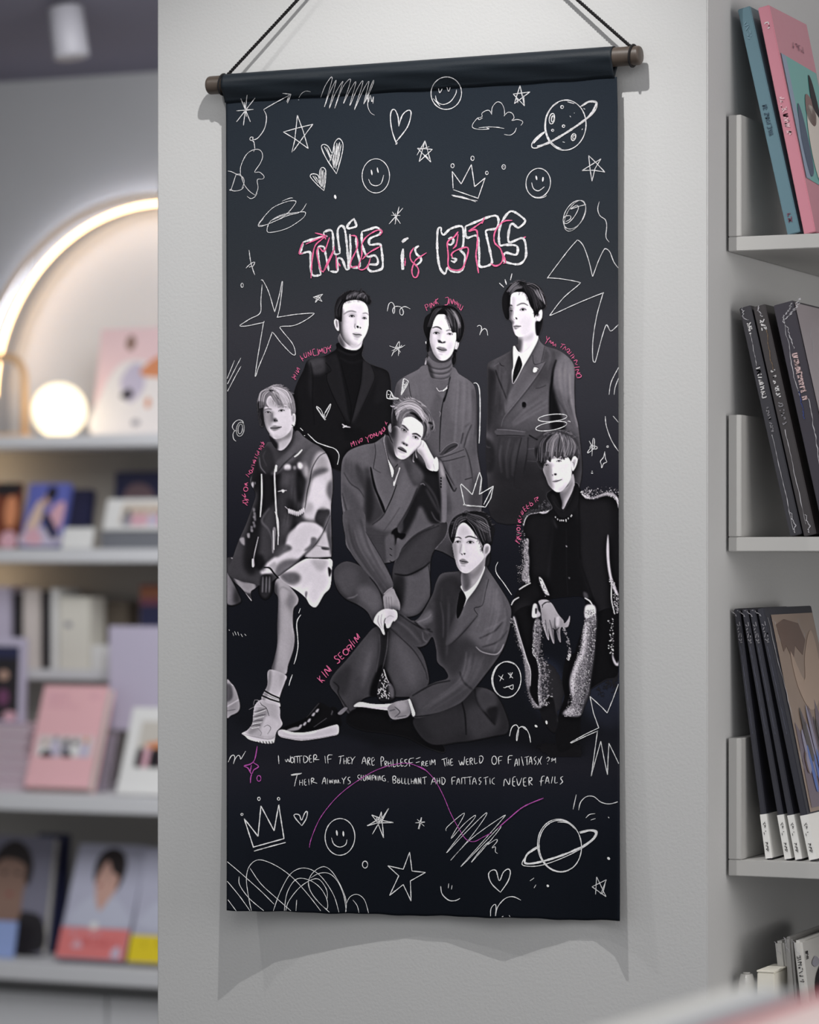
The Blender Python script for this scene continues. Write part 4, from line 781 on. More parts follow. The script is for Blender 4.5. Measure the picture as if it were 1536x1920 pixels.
l([(790, 980), (740, 1150), (660, 1280), (640, 1310)], 56, 2, .9, .7); l([(500, 1180), (560, 1270), (640, 1310)], 40, 1.6, .8, .7)
MASK[0] = None
for (x, y) in ((530, 1400), (560, 1430), (592, 1446), (615, 1445), (640, 1448), (676, 1440), (708, 1418), (745, 1388), (755, 1375), (678, 1455)): f([(x - 5, y - 9), (x + 5, y - 8), (x + 5, y + 9), (x - 5, y + 9)], 200, .3, .9)
f([(505, 1430), (550, 1530), (545, 1560), (515, 1500)], 52, 1.5, .7)
head = part([(380, 660), (420, 560), (560, 520), (700, 560), (745, 640), (755, 760), (745, 860), (700, 950), (640, 1020), (580, 1055), (520, 1040), (440, 960), (400, 860), (360, 760), (365, 700)], 226, .5)
f([(340, 640), (460, 660), (470, 800), (490, 900), (500, 1040), (420, 980), (350, 800)], 100, 3.4, .85)
f([(460, 640), (500, 680), (490, 800), (480, 860), (450, 800), (450, 700)], 130, 3, .6); f([(480, 620), (560, 640), (640, 680), (720, 700), (720, 840), (600, 980), (540, 940), (500, 800)], 236, 6, .6)
f([(540, 1020), (620, 1000), (720, 900), (680, 980), (600, 1055)], 150, 3, .6); f([(400, 680), (440, 700), (420, 760), (385, 740)], 140, 2.5, .5)
f([(490, 700), (512, 720), (518, 790), (500, 800)], 250, 1.4, .6)
eye(578, 625, 66, 0, lid=90, open_=.34); eye(405, 682, 54, -5, lid=70, open_=.34)
f([(510, 800), (540, 795), (545, 815), (520, 822)], 25, .6, .9); f([(482, 815), (498, 812), (496, 828)], 60, .6, .8); l([(470, 740), (468, 810), (485, 835)], 150, 1.4, .7, .7)
f([(495, 905), (540, 880), (560, 885), (610, 880), (580, 900), (540, 922), (510, 922)], 160, 1, .9); l([(492, 908), (540, 905), (580, 893), (615, 880)], 60, 1.5, .4, .9)
l([(620, 860), (625, 890)], 185, 1.5, 1, .6)
part([(745, 620), (780, 560), (820, 560), (838, 600), (820, 680), (790, 740), (765, 760), (750, 700)], 226, .5); f([(770, 620), (810, 590), (815, 640), (780, 700)], 140, 1.4, .7); l([(765, 640), (790, 660), (785, 720)], 110, 1.1, .5, .7)
hair = part([(330, 740), (290, 680), (250, 580), (235, 500), (250, 400), (290, 320), (350, 270), (400, 240), (450, 215), (560, 210), (660, 230), (760, 270), (810, 320), (850, 400), (860, 500), (855, 560), (838, 590), (800, 552), (770, 570), (745, 625), (720, 590), (700, 570), (680, 545), (650, 610), (610, 560), (560, 590), (520, 560), (480, 580), (460, 640), (420, 610), (390, 640), (370, 680), (360, 720)], 62, .5)
f([(240, 460), (330, 440), (360, 560), (370, 700), (300, 690)], 26, 3, .9)
strands([(500, 220), (380, 320), (330, 640)], [(600, 230), (560, 380), (560, 590)], 100, 26, 170, 1, .55)
strands([(560, 230), (620, 380), (640, 600)], [(760, 290), (830, 420), (780, 570)], 100, 30, 160, 1, .55)
strands([(400, 260), (300, 380), (270, 620)], [(500, 240), (400, 380), (400, 620)], 50, 18, 110, 1, .6)
spikes([(330, 280), (450, 212), (560, 205), (680, 230), (800, 310)], 90, 60, -20, 30, 140); spikes([(380, 640), (460, 580), (540, 560), (620, 570), (700, 550)], 60, 34, 95, 26, 90, 1, .6); spikes([(840, 420), (858, 500), (845, 580)], 40, 60, 85, 40, 120); strands([(520, 240), (420, 360), (380, 600)], [(720, 280), (760, 420), (720, 560)], 90, 20, 185, .9, .45)
# ---- man on the floor in front: grey suit, dark tie
FIG[0] = 6; use('H')
part([(80, 1350), (240, 1150), (360, 1000), (440, 920), (560, 900), (640, 960), (760, 1060), (830, 1160), (872, 1330), (850, 1400), (760, 1470), (640, 1480), (540, 1470), (440, 1470), (340, 1500), (240, 1620), (150, 1480)], 56, .6)
f([(480, 990), (560, 960), (540, 1250), (500, 1250), (440, 1400), (460, 1250)], 24, 3, .9)
f([(440, 1300), (510, 1230), (600, 1470), (420, 1490), (400, 1420)], 9, 2, .97)
f([(280, 1120), (420, 970), (470, 1000), (450, 1200), (380, 1400), (260, 1560), (160, 1460), (200, 1280)], 62, 6, .9); f([(330, 1100), (430, 1000), (440, 1150), (360, 1300), (300, 1300)], 78, 6, .7); f([(370, 1180), (410, 1100), (400, 1250), (330, 1420)], 98, 4, .5)
f([(100, 1350), (240, 1220), (230, 1380), (180, 1480)], 42, 4, .7); l([(110, 1360), (150, 1400), (150, 1460), (240, 1600)], 18, 2, .9, .8)
f([(570, 1000), (680, 1010), (800, 1140), (850, 1300), (800, 1420), (660, 1450), (580, 1350), (550, 1150)], 74, 6, .85); f([(600, 1000), (700, 1100), (780, 1260), (740, 1400), (650, 1250)], 90, 6, .6)
l([(560, 930), (640, 1000), (760, 1120), (840, 1260), (860, 1340)], 32, 1.6, .8, .8); l([(545, 960), (535, 1100), (500, 1260)], 96, 1.3, .6, .6); l([(475, 980), (480, 1100), (450, 1280)], 90, 1.4, .8, .5)
part([(455, 1420), (510, 1255), (540, 1340), (590, 1400), (600, 1480), (560, 1510), (480, 1510)], 34, .6)
for k in range(46):
    x, y = PR.uniform(462, 555), PR.uniform(1290, 1490)
    if abs(x - 512) < (y - 1255) * .42: l([(x, y), (x + PR.uniform(-14, 14), y + PR.uniform(4, 16))], 185, 1.3, .3, .85)
l([(510, 1258), (530, 1320), (550, 1360)], 190, 2, .4, .9); f([(545, 1350), (590, 1410), (590, 1480), (560, 1470)], 92, 1.6, .8)
folds([(200, 1240), (300, 1120), (440, 980)], [(260, 1560), (380, 1380), (460, 1100)], 14, 44, 92, 3.2, .35); folds([(600, 960), (720, 1080), (840, 1300)], [(570, 1200), (660, 1400), (800, 1430)], 14, 50, 100, 3.2, .35)
# shoes
part([(0, 1560), (60, 1580), (110, 1560), (150, 1620), (150, 1715), (-60, 1740), (-180, 1720), (-170, 1680), (-100, 1660), (-40, 1600)], 14, .6)
use('G')
part([(430, 1750), (560, 1690), (660, 1640), (740, 1540), (780, 1530), (880, 1600), (915, 1710), (905, 1780), (700, 1810), (500, 1790)], 15, .5)
f([(500, 1745), (570, 1720), (610, 1725), (590, 1745), (520, 1755)], 150, 1, .85)
for (x, y) in ((610, 1715), (645, 1695), (680, 1668), (715, 1620), (745, 1590)): f([(x - 14, y + 10), (x, y - 12), (x + 16, y - 14), (x + 4, y + 12)], 165, .8, .8); 
l([(660, 1640), (700, 1600), (760, 1530)], 90, 1.6, .7, .6); l([(720, 1720), (820, 1650)], 70, 1, .4, .7); l([(860, 1620), (880, 1560)], 100, 2, .8, .6)
part([(432, 1755), (470, 1740), (560, 1762), (650, 1762), (760, 1740), (860, 1710), (914, 1705), (914, 1775), (850, 1795), (740, 1815), (620, 1828), (520, 1815), (445, 1795)], 172, .5)
l([(440, 1790), (560, 1815), (700, 1815), (910, 1780)], 110, 1.4, .5, .7); f([(470, 1745), (600, 1768), (740, 1750), (700, 1775), (540, 1780)], 205, 1, .7)
part([(910, 1610), (960, 1565), (990, 1570), (940, 1620)], 96, .6)
use('H')
part([(270, 1555), (320, 1520), (420, 1535), (540, 1535), (640, 1520), (720, 1500), (735, 1560), (600, 1590), (440, 1575), (330, 1560)], 196, .5)
f([(300, 1540), (420, 1560), (560, 1560), (560, 1575), (400, 1575)], 150, 1, .6)
part([(240, 1600), (330, 1565), (440, 1580), (560, 1600), (560, 1680), (800, 1640), (1000, 1900), (880, 1890), (700, 1800), (500, 1760), (340, 1740), (220, 1680)], 13, 1)
# trousers / hip on the floor
part([(760, 1640), (1000, 1530), (1160, 1480), (1240, 1400), (1400, 1450), (1500, 1650), (1500, 1760), (1400, 1790), (1200, 1830), (1100, 1840), (900, 1860), (780, 1760)], 36, .8)
f([(820, 1600), (980, 1560), (1120, 1560), (1160, 1740), (960, 1840), (860, 1740)], 46, 8, .9); f([(1180, 1560), (1380, 1560), (1440, 1700), (1340, 1790), (1200, 1800)], 58, 7, .9)
l([(1130, 1500), (1160, 1620), (1170, 1780)], 12, 2.2, 1, .9); l([(1240, 1420), (1270, 1540), (1400, 1700)], 14, 3, 1.5, .9); f([(1250, 1440), (1360, 1400), (1420, 1540), (1300, 1590)], 60, 3, .9); f([(1330, 1590), (1420, 1560), (1400, 1700)], 22, 2.5, .8)
# jacket body
jk = part([(1120, 470), (980, 490), (930, 560), (890, 680), (760, 870), (620, 780), (560, 900), (620, 960), (700, 1040), (780, 1080), (850, 1060), (900, 1000), (930, 1100), (940, 1200), (1000, 1260), (1020, 1330), (900, 1370), (720, 1470), (740, 1640), (900, 1620), (1060, 1560), (1160, 1500), (1300, 1330), (1440, 1140), (1500, 1000), (1530, 850), (1520, 740), (1440, 600), (1340, 450), (1320, 400)], 66, .6)
f([(940, 580), (1080, 500), (1140, 620), (1100, 800), (1080, 1100), (1000, 1220), (940, 1100), (900, 850)], 40, 5, .9)
f([(1330, 460), (1450, 640), (1520, 780), (1500, 950), (1420, 1140), (1280, 1100), (1180, 1000), (1240, 800), (1290, 700)], 90, 7, .9)
f([(1350, 560), (1450, 700), (1440, 800), (1330, 760), (1320, 640)], 104, 7, .7)
f([(1320, 450), (1350, 540), (1320, 640), (1300, 740), (1240, 760), (1270, 800), (1180, 900), (1080, 1030), (1010, 1060), (1040, 920), (1110, 780), (1190, 680), (1270, 560)], 82, 1.8, .92)
l([(1350, 540), (1325, 640), (1300, 745), (1235, 770), (1262, 820)], 34, 1.2, .5, .85); l([(1260, 830), (1160, 950), (1060, 1050), (1010, 1080)], 30, 1.8, .9, .8)
f([(960, 600), (1040, 560), (1100, 640), (1090, 860), (1000, 1050), (980, 800)], 46, 5, .7); l([(965, 720), (985, 850), (985, 1000)], 92, 2, 1.2, .6)
f([(1000, 1080), (1180, 1010), (1260, 1120), (1160, 1280), (1050, 1300), (1000, 1240)], 48, 6, .8)
# right sleeve folds and forearm on the floor
f([(1180, 1100), (1280, 1100), (1440, 1140), (1350, 1290), (1220, 1440), (1100, 1560), (900, 1630), (760, 1640), (730, 1500), (860, 1410), (1040, 1350), (1150, 1280)], 62, 5, .92)
f([(1180, 1180), (1300, 1180), (1280, 1300), (1160, 1400), (1100, 1360)], 82, 6, .8); f([(780, 1480), (1000, 1400), (1120, 1400), (1000, 1520), (800, 1600)], 70, 6, .8)
l([(1250, 1080), (1300, 1120), (1400, 1140), (1445, 1110), (1470, 1060)], 170, 1.6, .7, .75); l([(1460, 880), (1400, 950), (1280, 1010)], 44, 2.4, 1.2, .8); l([(1500, 950), (1420, 1040), (1300, 1080)], 46, 2.4, 1.2, .8); l([(1500, 840), (1420, 900), (1320, 940)], 112, 2.4, 1.6, .6)
l([(740, 1470), (900, 1380), (1040, 1350)], 20, 2.4, 1, .85); l([(760, 1640), (960, 1610), (1120, 1540), (1220, 1440), (1360, 1280)], 14, 2.6, 1, .9); l([(1120, 1280), (1150, 1360), (1220, 1420)], 26, 2.6, 1.4, .8)
# left sleeve over the knee
f([(620, 820), (760, 880), (900, 700), (920, 880), (900, 980), (840, 1060), (760, 1050), (620, 940)], 60, 4, .9); f([(780, 880), (880, 780), (900, 860), (840, 900)], 96, 3, .8)
l([(640, 820), (740, 890), (840, 940), (900, 960)], 24, 2.4, 1, .85); l([(760, 880), (820, 930), (880, 940)], 20, 3, 1, .8); l([(780, 880), (860, 850), (890, 820)], 130, 1.6, 1, .6); l([(600, 860), (700, 930), (800, 1040)], 98, 3, 2, .6); l([(820, 960), (830, 1020), (860, 1040)], 110, 2, 1, .5)
f([(810, 1110), (900, 1000), (930, 1100), (940, 1170), (900, 1200)], 66, 2, .8)
folds([(1330, 500), (1300, 700), (1250, 950)], [(1480, 700), (1500, 900), (1400, 1130)], 14, 62, 122, 3.2, .35); folds([(1160, 1120), (1100, 1350), (800, 1560)], [(1420, 1150), (1300, 1380), (1000, 1600)], 14, 44, 98, 3.2, .35); folds([(650, 830), (760, 950), (820, 1060)], [(780, 870), (850, 930), (900, 980)], 8, 36, 112, 2.6, .4); folds([(960, 600), (960, 850), (980, 1150)], [(1090, 660), (1090, 900), (1040, 1250)], 10, 32, 64, 3.2, .35)
# hand on the knee, fist on the floor, cuffs
hd = part([(470, 800), (520, 775), (580, 780), (610, 800), (612, 850), (580, 880), (560, 920), (535, 928), (522, 890), (510, 920), (520, 975), (505, 978), (480, 930), (450, 900), (430, 880), (440, 840)], 196, .5)
f([(470, 820), (540, 800), (520, 860), (470, 880)], 222, 3, .7); l([(525, 850), (515, 880), (520, 960)], 60, 1.5, .5, .85); l([(470, 830), (465, 880), (490, 930)], 120, 1.3, .6, .8); l([(495, 820), (488, 880), (506, 940)], 130, 1.2, .6, .7); l([(530, 850), (560, 830), (590, 840)], 150, 1.3, .7, .7)
l([(585, 780), (612, 800), (614, 845), (595, 872)], 235, 2.2, .4, .9, m=False)
fs = part([(545, 1560), (600, 1520), (680, 1505), (715, 1510), (725, 1600), (700, 1640), (640, 1655), (590, 1660), (560, 1640), (545, 1600)], 118, .5)
f([(600, 1530), (690, 1520), (700, 1580), (640, 1600)], 150, 3, .8); l([(600, 1560), (640, 1600), (600, 1640)], 55, 1.6, .6, .8); l([(560, 1590), (600, 1580)], 60, 1.6, .7, .7); l([(620, 1640), (690, 1630)], 60, 1.5, .6, .7)
part([(708, 1505), (722, 1500), (745, 1560), (762, 1610), (755, 1632), (740, 1628), (725, 1570)], 214, .4)
sh = part([(1130, 590), (1150, 640), (1170, 695), (1145, 745), (1150, 760), (1180, 700), (1240, 620), (1280, 550), (1320, 450), (1300, 440), (1240, 560)], 214, .5)
part([(1148, 700), (1165, 705), (1152, 742), (1140, 740)], 205, .4)
part([(1138, 628), (1168, 690), (1150, 760), (1120, 830), (1098, 850), (1090, 780), (1105, 690), (1115, 650)], 15, .5)
l([(1110, 660), (1092, 760), (1090, 840)], 84, 1.2, .5, .7)
neck = part([(1135, 480), (1135, 600), (1160, 640), (1230, 590), (1280, 520), (1318, 430), (1325, 330), (1200, 440)], 160, .6)
f([(1130, 480), (1200, 500), (1200, 600), (1150, 630)], 70, 3, .85); f([(1180, 490), (1240, 470), (1320, 370), (1300, 460), (1220, 540)], 110, 3, .7)
head = part([(1080, 220), (1110, 110), (1180, 80), (1250, 180), (1310, 260), (1318, 330), (1310, 370), (1270, 420), (1200, 480), (1160, 490), (1120, 470), (1095, 430), (1082, 380), (1070, 320), (1062, 260)], 205, .5)
f([(1050, 240), (1090, 240), (1100, 320), (1105, 400), (1130, 480), (1080, 430), (1050, 320)], 120, 2.6, .8); f([(1120, 200), (1140, 240), (1130, 320), (1110, 320)], 140, 2.4, .5)
f([(1100, 110), (1180, 110), (1200, 180), (1110, 190), (1090, 190)], 185, 3, .6); f([(1180, 260), (1290, 280), (1280, 370), (1200, 420), (1180, 340)], 224, 5, .7)
f([(1140, 470), (1200, 475), (1300, 370), (1240, 440), (1170, 490)], 140, 2.4, .6)
l([(1165, 205), (1200, 195), (1260, 215)], 50, 2.3, .6, .9); l([(1080, 205), (1110, 202), (1130, 212)], 55, 2.1, .6, .85)
f([(1140, 240), (1156, 270), (1160, 320), (1142, 325)], 236, 1.4, .5)
eye(1203, 243, 58, 4, lid=60, white=190, open_=.38); eye(1103, 240, 44, -2, lid=60, white=170, open_=.38)
l([(1135, 260), (1120, 320), (1130, 335)], 130, 1.2, .6, .6); f([(1148, 330), (1165, 330), (1158, 342)], 20, .5, .95); f([(1130, 334), (1142, 336), (1138, 346)], 50, .5, .8)
f([(1118, 385), (1140, 374), (1160, 380), (1186, 402), (1160, 418), (1128, 415)], 130, .9, .92); l([(1118, 390), (1150, 396), (1186, 402)], 35, 1.4, .4, .92); l([(1130, 428), (1160, 430)], 130, 2, 1, .6)
part([(1312, 270), (1340, 252), (1362, 270), (1362, 310), (1340, 350), (1320, 365), (1308, 330)], 178, .5); f([(1325, 285), (1350, 275), (1348, 315), (1325, 335)], 100, 1.2, .7)
part([(1330, 360), (1362, 330), (1350, 420), (1325, 430)], 44, .9)
hair = part([(1060, 250), (1035, 200), (1030, 130), (1060, 60), (1110, 20), (1170, 0), (1240, -8), (1310, 0), (1350, 30), (1372, 90), (1392, 140), (1380, 200), (1368, 260), (1340, 250), (1315, 262), (1300, 330), (1298, 270), (1270, 220), (1230, 160), (1190, 110), (1150, 85), (1110, 110), (1085, 170), (1075, 230)], 28, .5)
strands([(1180, 20), (1090, 60), (1050, 200)], [(1170, 60), (1120, 90), (1090, 190)], 40, 24, 140, .8, .55)
strands([(1180, 10), (1330, 60), (1370, 230)], [(1170, 60), (1230, 130), (1300, 280)], 80, 16, 120, .9, .55)
strands([(1260, 60), (1310, 80), (1380, 130)], [(1230, 90), (1290, 150), (1350, 170)], 14, 90, 165, .8, .6)
spikes([(1040, 100), (1110, 20), (1200, -5), (1310, 5), (1380, 110)], 80, 34, -10, 20, 110, .8, .6); spikes([(1230, 160), (1280, 240), (1300, 300)], 30, 36, 80, 20, 90, .8, .6); spikes([(1110, 60), (1090, 120), (1080, 200)], 20, 34, 100, 30, 120, .8, .6)
# chalk fringe (dots and soft white bands) around the man on the right
FIG[0] = 7; MASK[0] = None; use('F')
def dots(path, wid, n, v=(170, 240), r=(.5, 1.3), side=1, fade=1.8):
    q = cat(np.array(path, float), False, 8); s = CROP[CC[0]][2]
    for _ in range(n):
        i = PR.randint(0, len(q) - 1); t = PR.rand(); p = q[i] * (1 - t) + q[i + 1] * t
        d = q[i + 1] - q[i]; nn = np.array([d[1], -d[0]]) / max(np.hypot(*d), 1e-6) * side
        p = p + nn * wid * PR.rand() ** fade; R = PR.uniform(*r) * s
        f([(p[0] - R, p[1]), (p[0], p[1] - R), (p[0] + R, p[1]), (p[0], p[1] + R)], PR.uniform(*v), .3, .9)
def band(pts, v=205, b=.8, a=.85): f(pts, v, b, a)
band([(750, 850), (755, 790), (800, 745), (870, 752), (800, 765), (768, 810), (758, 850)]); band([(870, 745), (930, 745), (965, 700), (945, 748), (900, 760)])
dots([(870, 745), (920, 745), (965, 690)], 60, 130, (120, 235)); dots([(760, 790), (800, 750), (870, 745)], 18, 60)
band([(1205, 600), (1230, 632), (1290, 645), (1390, 620), (1450, 625), (1480, 660), (1494, 720), (1494, 650), (1450, 600), (1380, 600), (1290, 635), (1240, 620)])
dots([(1200, 590), (1240, 640), (1300, 645), (1390, 622), (1460, 640), (1494, 700)], 75, 260, (110, 240), fade=1.5)
band([(770, 960), (795, 965), (790, 1050), (800, 1120), (795, 1220), (805, 1290), (760, 1290), (740, 1250), (760, 1150), (755, 1050)], 190, .9, .7); dots([(800, 1290), (795, 1120), (790, 960)], 48, 300, (6, 60), (.4, .9), side=1, fade=.7); dots([(800, 1290), (795, 1120), (790, 960)], 50, 260, (150, 240), (.4, .9), side=1, fade=1); dots([(800, 1280), (790, 1120), (770, 960), (755, 880)], 60, 160, (60, 220), (.4, .9), side=1, fade=1); dots([(800, 1300), (790, 1150)], 95, 200, (100, 220), (.4, .9), side=1)
l([(722, 1350), (760, 1325), (808, 1300)], 215, 2.2, .4, .9)
band([(875, 1255), (900, 1270), (920, 1310), (950, 1380), (955, 1395), (925, 1385), (895, 1330)], 225, .7); dots([(890, 1270), (950, 1390)], 30, 40, (30, 160), side=-1)
band([(1412, 920), (1420, 1000), (1425, 1130), (1445, 1260), (1490, 1380), (1470, 1380), (1435, 1300), (1410, 1180), (1400, 1040)], 195, .8); l([(1440, 1300), (1440, 1430), (1465, 1540)], 205, 2, .4, .9); dots([(1445, 1260), (1494, 1400), (1494, 1540)], 40, 120, (80, 210), side=-1)
band([(830, 1470), (858, 1465), (868, 1510), (888, 1540), (880, 1560), (850, 1570), (820, 1560)], 222, .7); f([(845, 1500), (860, 1498), (858, 1530), (848, 1540)], 25, .6, .9); l([(660, 1470), (680, 1435), (718, 1412)], 210, 2.2, .4, .9)
l([(1235, 1418), (1270, 1440), (1290, 1470)], 220, 2.4, .4, .9)
use('I')
band([(425, 610), (470, 620), (480, 720), (470, 800), (470, 900), (450, 960), (480, 1100), (480, 1250), (490, 1400), (470, 1450), (455, 1400), (450, 1230), (455, 1110), (430, 980), (398, 930), (405, 850), (400, 730)], 170, 1.0, .55); l([(400, 720), (440, 735), (465, 735)], 20, 2.2, .5, .95)
dots([(425, 620), (405, 800), (400, 930), (440, 1000), (460, 1120), (450, 1300), (470, 1440)], 75, 800, (120, 240), (.4, .9), side=1, fade=1.3); dots([(425, 620), (405, 800), (400, 930), (440, 1000), (460, 1120), (450, 1300), (470, 1440)], 75, 420, (6, 40), (.4, .9), side=1, fade=.8); dots([(430, 620), (405, 800), (400, 930), (440, 1000), (460, 1120), (450, 1300), (480, 1440)], 95, 260, (20, 225), (.4, .9), side=1, fade=1); dots([(480, 950), (520, 1150), (540, 1350)], 60, 50, (90, 220), side=1)
band([(215, 590), (235, 600), (265, 720), (300, 850), (340, 980), (375, 1080), (378, 1200), (365, 1290), (400, 1370), (450, 1430), (490, 1440), (450, 1452), (400, 1420), (345, 1260), (330, 1120), (310, 960), (270, 850), (240, 720)], 150, 1.4, .8); dots([(215, 590), (270, 780), (340, 980), (375, 1100), (360, 1280), (450, 1440)], 45, 300, (60, 215), (.4, .9), side=-1, fade=1.2)
l([(220, 590), (300, 850), (340, 985), (378, 1100), (375, 1240)], 205, 1.4, .5, .8)
lg = f([(900, 490), (940, 475), (985, 490), (1000, 560), (1004, 640), (990, 800), (980, 950), (950, 1150), (930, 1300), (880, 1430), (840, 1530), (700, 1520), (690, 1490), (760, 1420), (770, 1330), (750, 1200), (780, 1080), (850, 900), (880, 720), (895, 600)], 120, 1.6, .9)
f([(900, 490), (980, 480), (990, 560), (900, 600)], 232, 1.5, .9); f([(880, 720), (920, 640), (900, 900), (840, 1060), (800, 1200), (790, 1330), (760, 1300), (760, 1180), (800, 1050), (860, 900)], 190, 2.4, .85); f([(700, 1500), (760, 1440), (800, 1470), (780, 1520)], 170, 2, .7)
f([(960, 700), (1000, 640), (985, 900), (960, 1100), (920, 1300), (860, 1500), (850, 1400), (900, 1200), (930, 950)], 50, 3, .7)
for _ in range(3000):
    t = PR.rand(); y = 520 + 1010 * t; cx = np.interp(y, [520, 700, 900, 1100, 1300, 1530], [950, 935, 905, 860, 835, 770]); hw = np.interp(y, [520, 700, 900, 1100, 1300, 1530], [40, 60, 72, 88, 80, 70])
    u = PR.uniform(-1, 1.1); x = cx + u * hw; R = PR.uniform(1.2, 5.5) if PR.rand() < .35 else PR.uniform(1, 3)
    v = PR.uniform(150, 245) if PR.rand() < .5 else PR.uniform(6, 50)
    f([(x - R, y), (x, y - R), (x + R, y), (x, y + R)], v, .35, .85, sharp=True)
dots([(700, 690), (740, 800), (760, 930), (740, 1000)], 28, 120, (110, 220), side=-1); dots([(1160, 600), (1165, 800), (1160, 940)], 45, 60, (110, 225), side=-1)
band([(1155, 930), (1170, 980), (1200, 1030), (1212, 1000), (1212, 1050), (1180, 1045), (1155, 990)], 185, 1)
MASK[0] = None
for k_, y0_, h_, amt in ((3, 850, 110, .85), (2, 960, 110, .7)):
    t_ = (figid == k_) * np.clip((yy - y0_) / h_, 0, 1) * amt; canvas[:] = canvas * (1 - t_) + bg_val(xx, yy) * t_
sm_ = blur(canvas, 6.); canvas += .42 * (canvas - sm_) * (figid > 0); canvas += .55 * (canvas - blur(canvas, 1.1)) * (figid > 0); canvas[:] = np.where(canvas < 90, canvas * (.80 + .20 * np.clip(canvas, 0, 90) / 90), canvas)
G1 = blur(PR.randn(PH, PW), .7); G2 = blur(PR.randn(PH, PW), 2.2); canvas += (G1 * 3.2 + G2 * 7) * np.clip(canvas / 90, .25, 1); canvas[:] = np.clip(canvas, 6, 250)
figid_final = figid.copy()
d = np.abs(canvas - bg_val(xx, yy)); figid_final[(figid_final == 0) & (d > 12)] = 8
# ---------------------------------------------------------------- chalk drawings and handwriting printed on the banner
DOO = []      # (name, label, colour, crop, width px, [polylines])
def D(name, crop, w, *lines, col='w', label=None): DOO.append((name, label, col, crop, w, lines))
def ell(cx, cy, rx, ry, a0=0, a1=380, n=22, rot=0):
    c, s = math.cos(math.radians(rot)), math.sin(math.radians(rot)); o = []
    for i in range(n + 1):
        t = math.radians(a0 + (a1 - a0) * i / n); x, y = rx * math.cos(t), ry * math.sin(t)
        o.append((cx + c * x - s * y, cy + s * x + c * y))
    return o
S = 'sharp'   # first item S marks a polyline kept angular
D('asterisk_doodle', 'M', 1.7, [(232, 760), (350, 750)], [(305, 652), (280, 860)], [(262, 676), (328, 836)], [(360, 672), (232, 836)], [(285, 700), (300, 800)])
D('arrow_doodle', 'M', 1.6, [(358, 1018), (350, 970), (325, 960), (328, 942), (345, 940), (345, 958), (380, 945), (425, 880), (438, 800), (418, 752)], [(418, 752), (480, 715), (600, 650)], [S, (548, 640), (606, 646), (582, 708)], [(590, 660), (578, 700)])
D('curl_doodle', 'M', 1.1, [(655, 686), (662, 684)], [(660, 670), (680, 640), (710, 624), (742, 630)])
D('scribble_doodle', 'M', 1.2, [(810, 668), (840, 590), (880, 530), (888, 545), (862, 640), (835, 735), (870, 640), (915, 548), (905, 600), (868, 745), (910, 640), (962, 556), (950, 600), (905, 745), (960, 600), (1012, 540), (1005, 590), (965, 712), (1010, 620), (1050, 558), (1040, 610), (1008, 728), (1060, 610), (1098, 552), (1090, 600), (1040, 755), (1100, 620), (1140, 555), (1130, 610), (1105, 715), (1150, 600), (1172, 548), (1168, 580), (1115, 700)], [(1115, 700), (1130, 650), (1135, 705), (1150, 650), (1160, 700), (1172, 660), (1168, 710)], [(1140, 650), (1132, 720), (1150, 770), (1180, 790)], label='long zigzag scribble in thin chalk line')
D('star_doodle', 'M', 1.7, [S, (612, 1044), (632, 960), (650, 790), (690, 900), (724, 1018), (630, 950), (554, 905), (650, 878), (756, 852), (690, 940), (622, 1036)])
D('heart_doodle', 'M', 2.3, [(1332, 992), (1300, 900), (1288, 810), (1296, 760), (1318, 752), (1340, 800), (1345, 862)], [(1345, 866), (1370, 790), (1410, 756), (1430, 776), (1405, 870), (1325, 975)], [(1322, 990), (1338, 978)])
for s in (0, 1):
    pass
D('filled_heart_doodle', 'M', 1.8, [(918, 1192), (850, 1090), (815, 1010), (832, 990), (862, 1005), (890, 1050), (905, 980), (935, 950), (962, 985), (955, 1060), (918, 1192)], [(890, 1050), (870, 1110)], [(890, 1090), (900, 1150)], [(905, 1000), (900, 1100)], [(920, 980), (905, 1130)], [(940, 975), (920, 1120)], [(950, 990), (925, 1130)], [(895, 1060), (905, 1150)], [(880, 1060), (895, 1120)], [(912, 1060), (915, 1160)], [(835, 1005), (865, 1060), (880, 1100)], [(850, 1010), (880, 1080)], [(928, 985), (912, 1100)], [(933, 1000), (918, 1140)], label='heart filled with chalk')
D('filled_heart_doodle', 'M', 1.8, [(832, 1308), (780, 1260), (738, 1210), (755, 1192), (790, 1200), (800, 1225), (805, 1165), (825, 1148), (844, 1170), (842, 1240), (832, 1308)], [(800, 1225), (795, 1250)], [(815, 1160), (808, 1260)], [(828, 1165), (815, 1280)], [(838, 1180), (826, 1290)], [(800, 1230), (812, 1280)], [(780, 1215), (805, 1265)], [(755, 1205), (790, 1255)], [(822, 1170), (820, 1280)], [(768, 1205), (800, 1250)], label='small heart filled with chalk')
D('smiley_doodle', 'M', 1.6, ell(1188, 1206, 94, 117, -110, 262, 26), [(1158, 1165), (1160, 1200)], [(1200, 1150), (1204, 1184)], [(1138, 1228), (1155, 1262), (1190, 1274), (1225, 1256), (1242, 1200)])

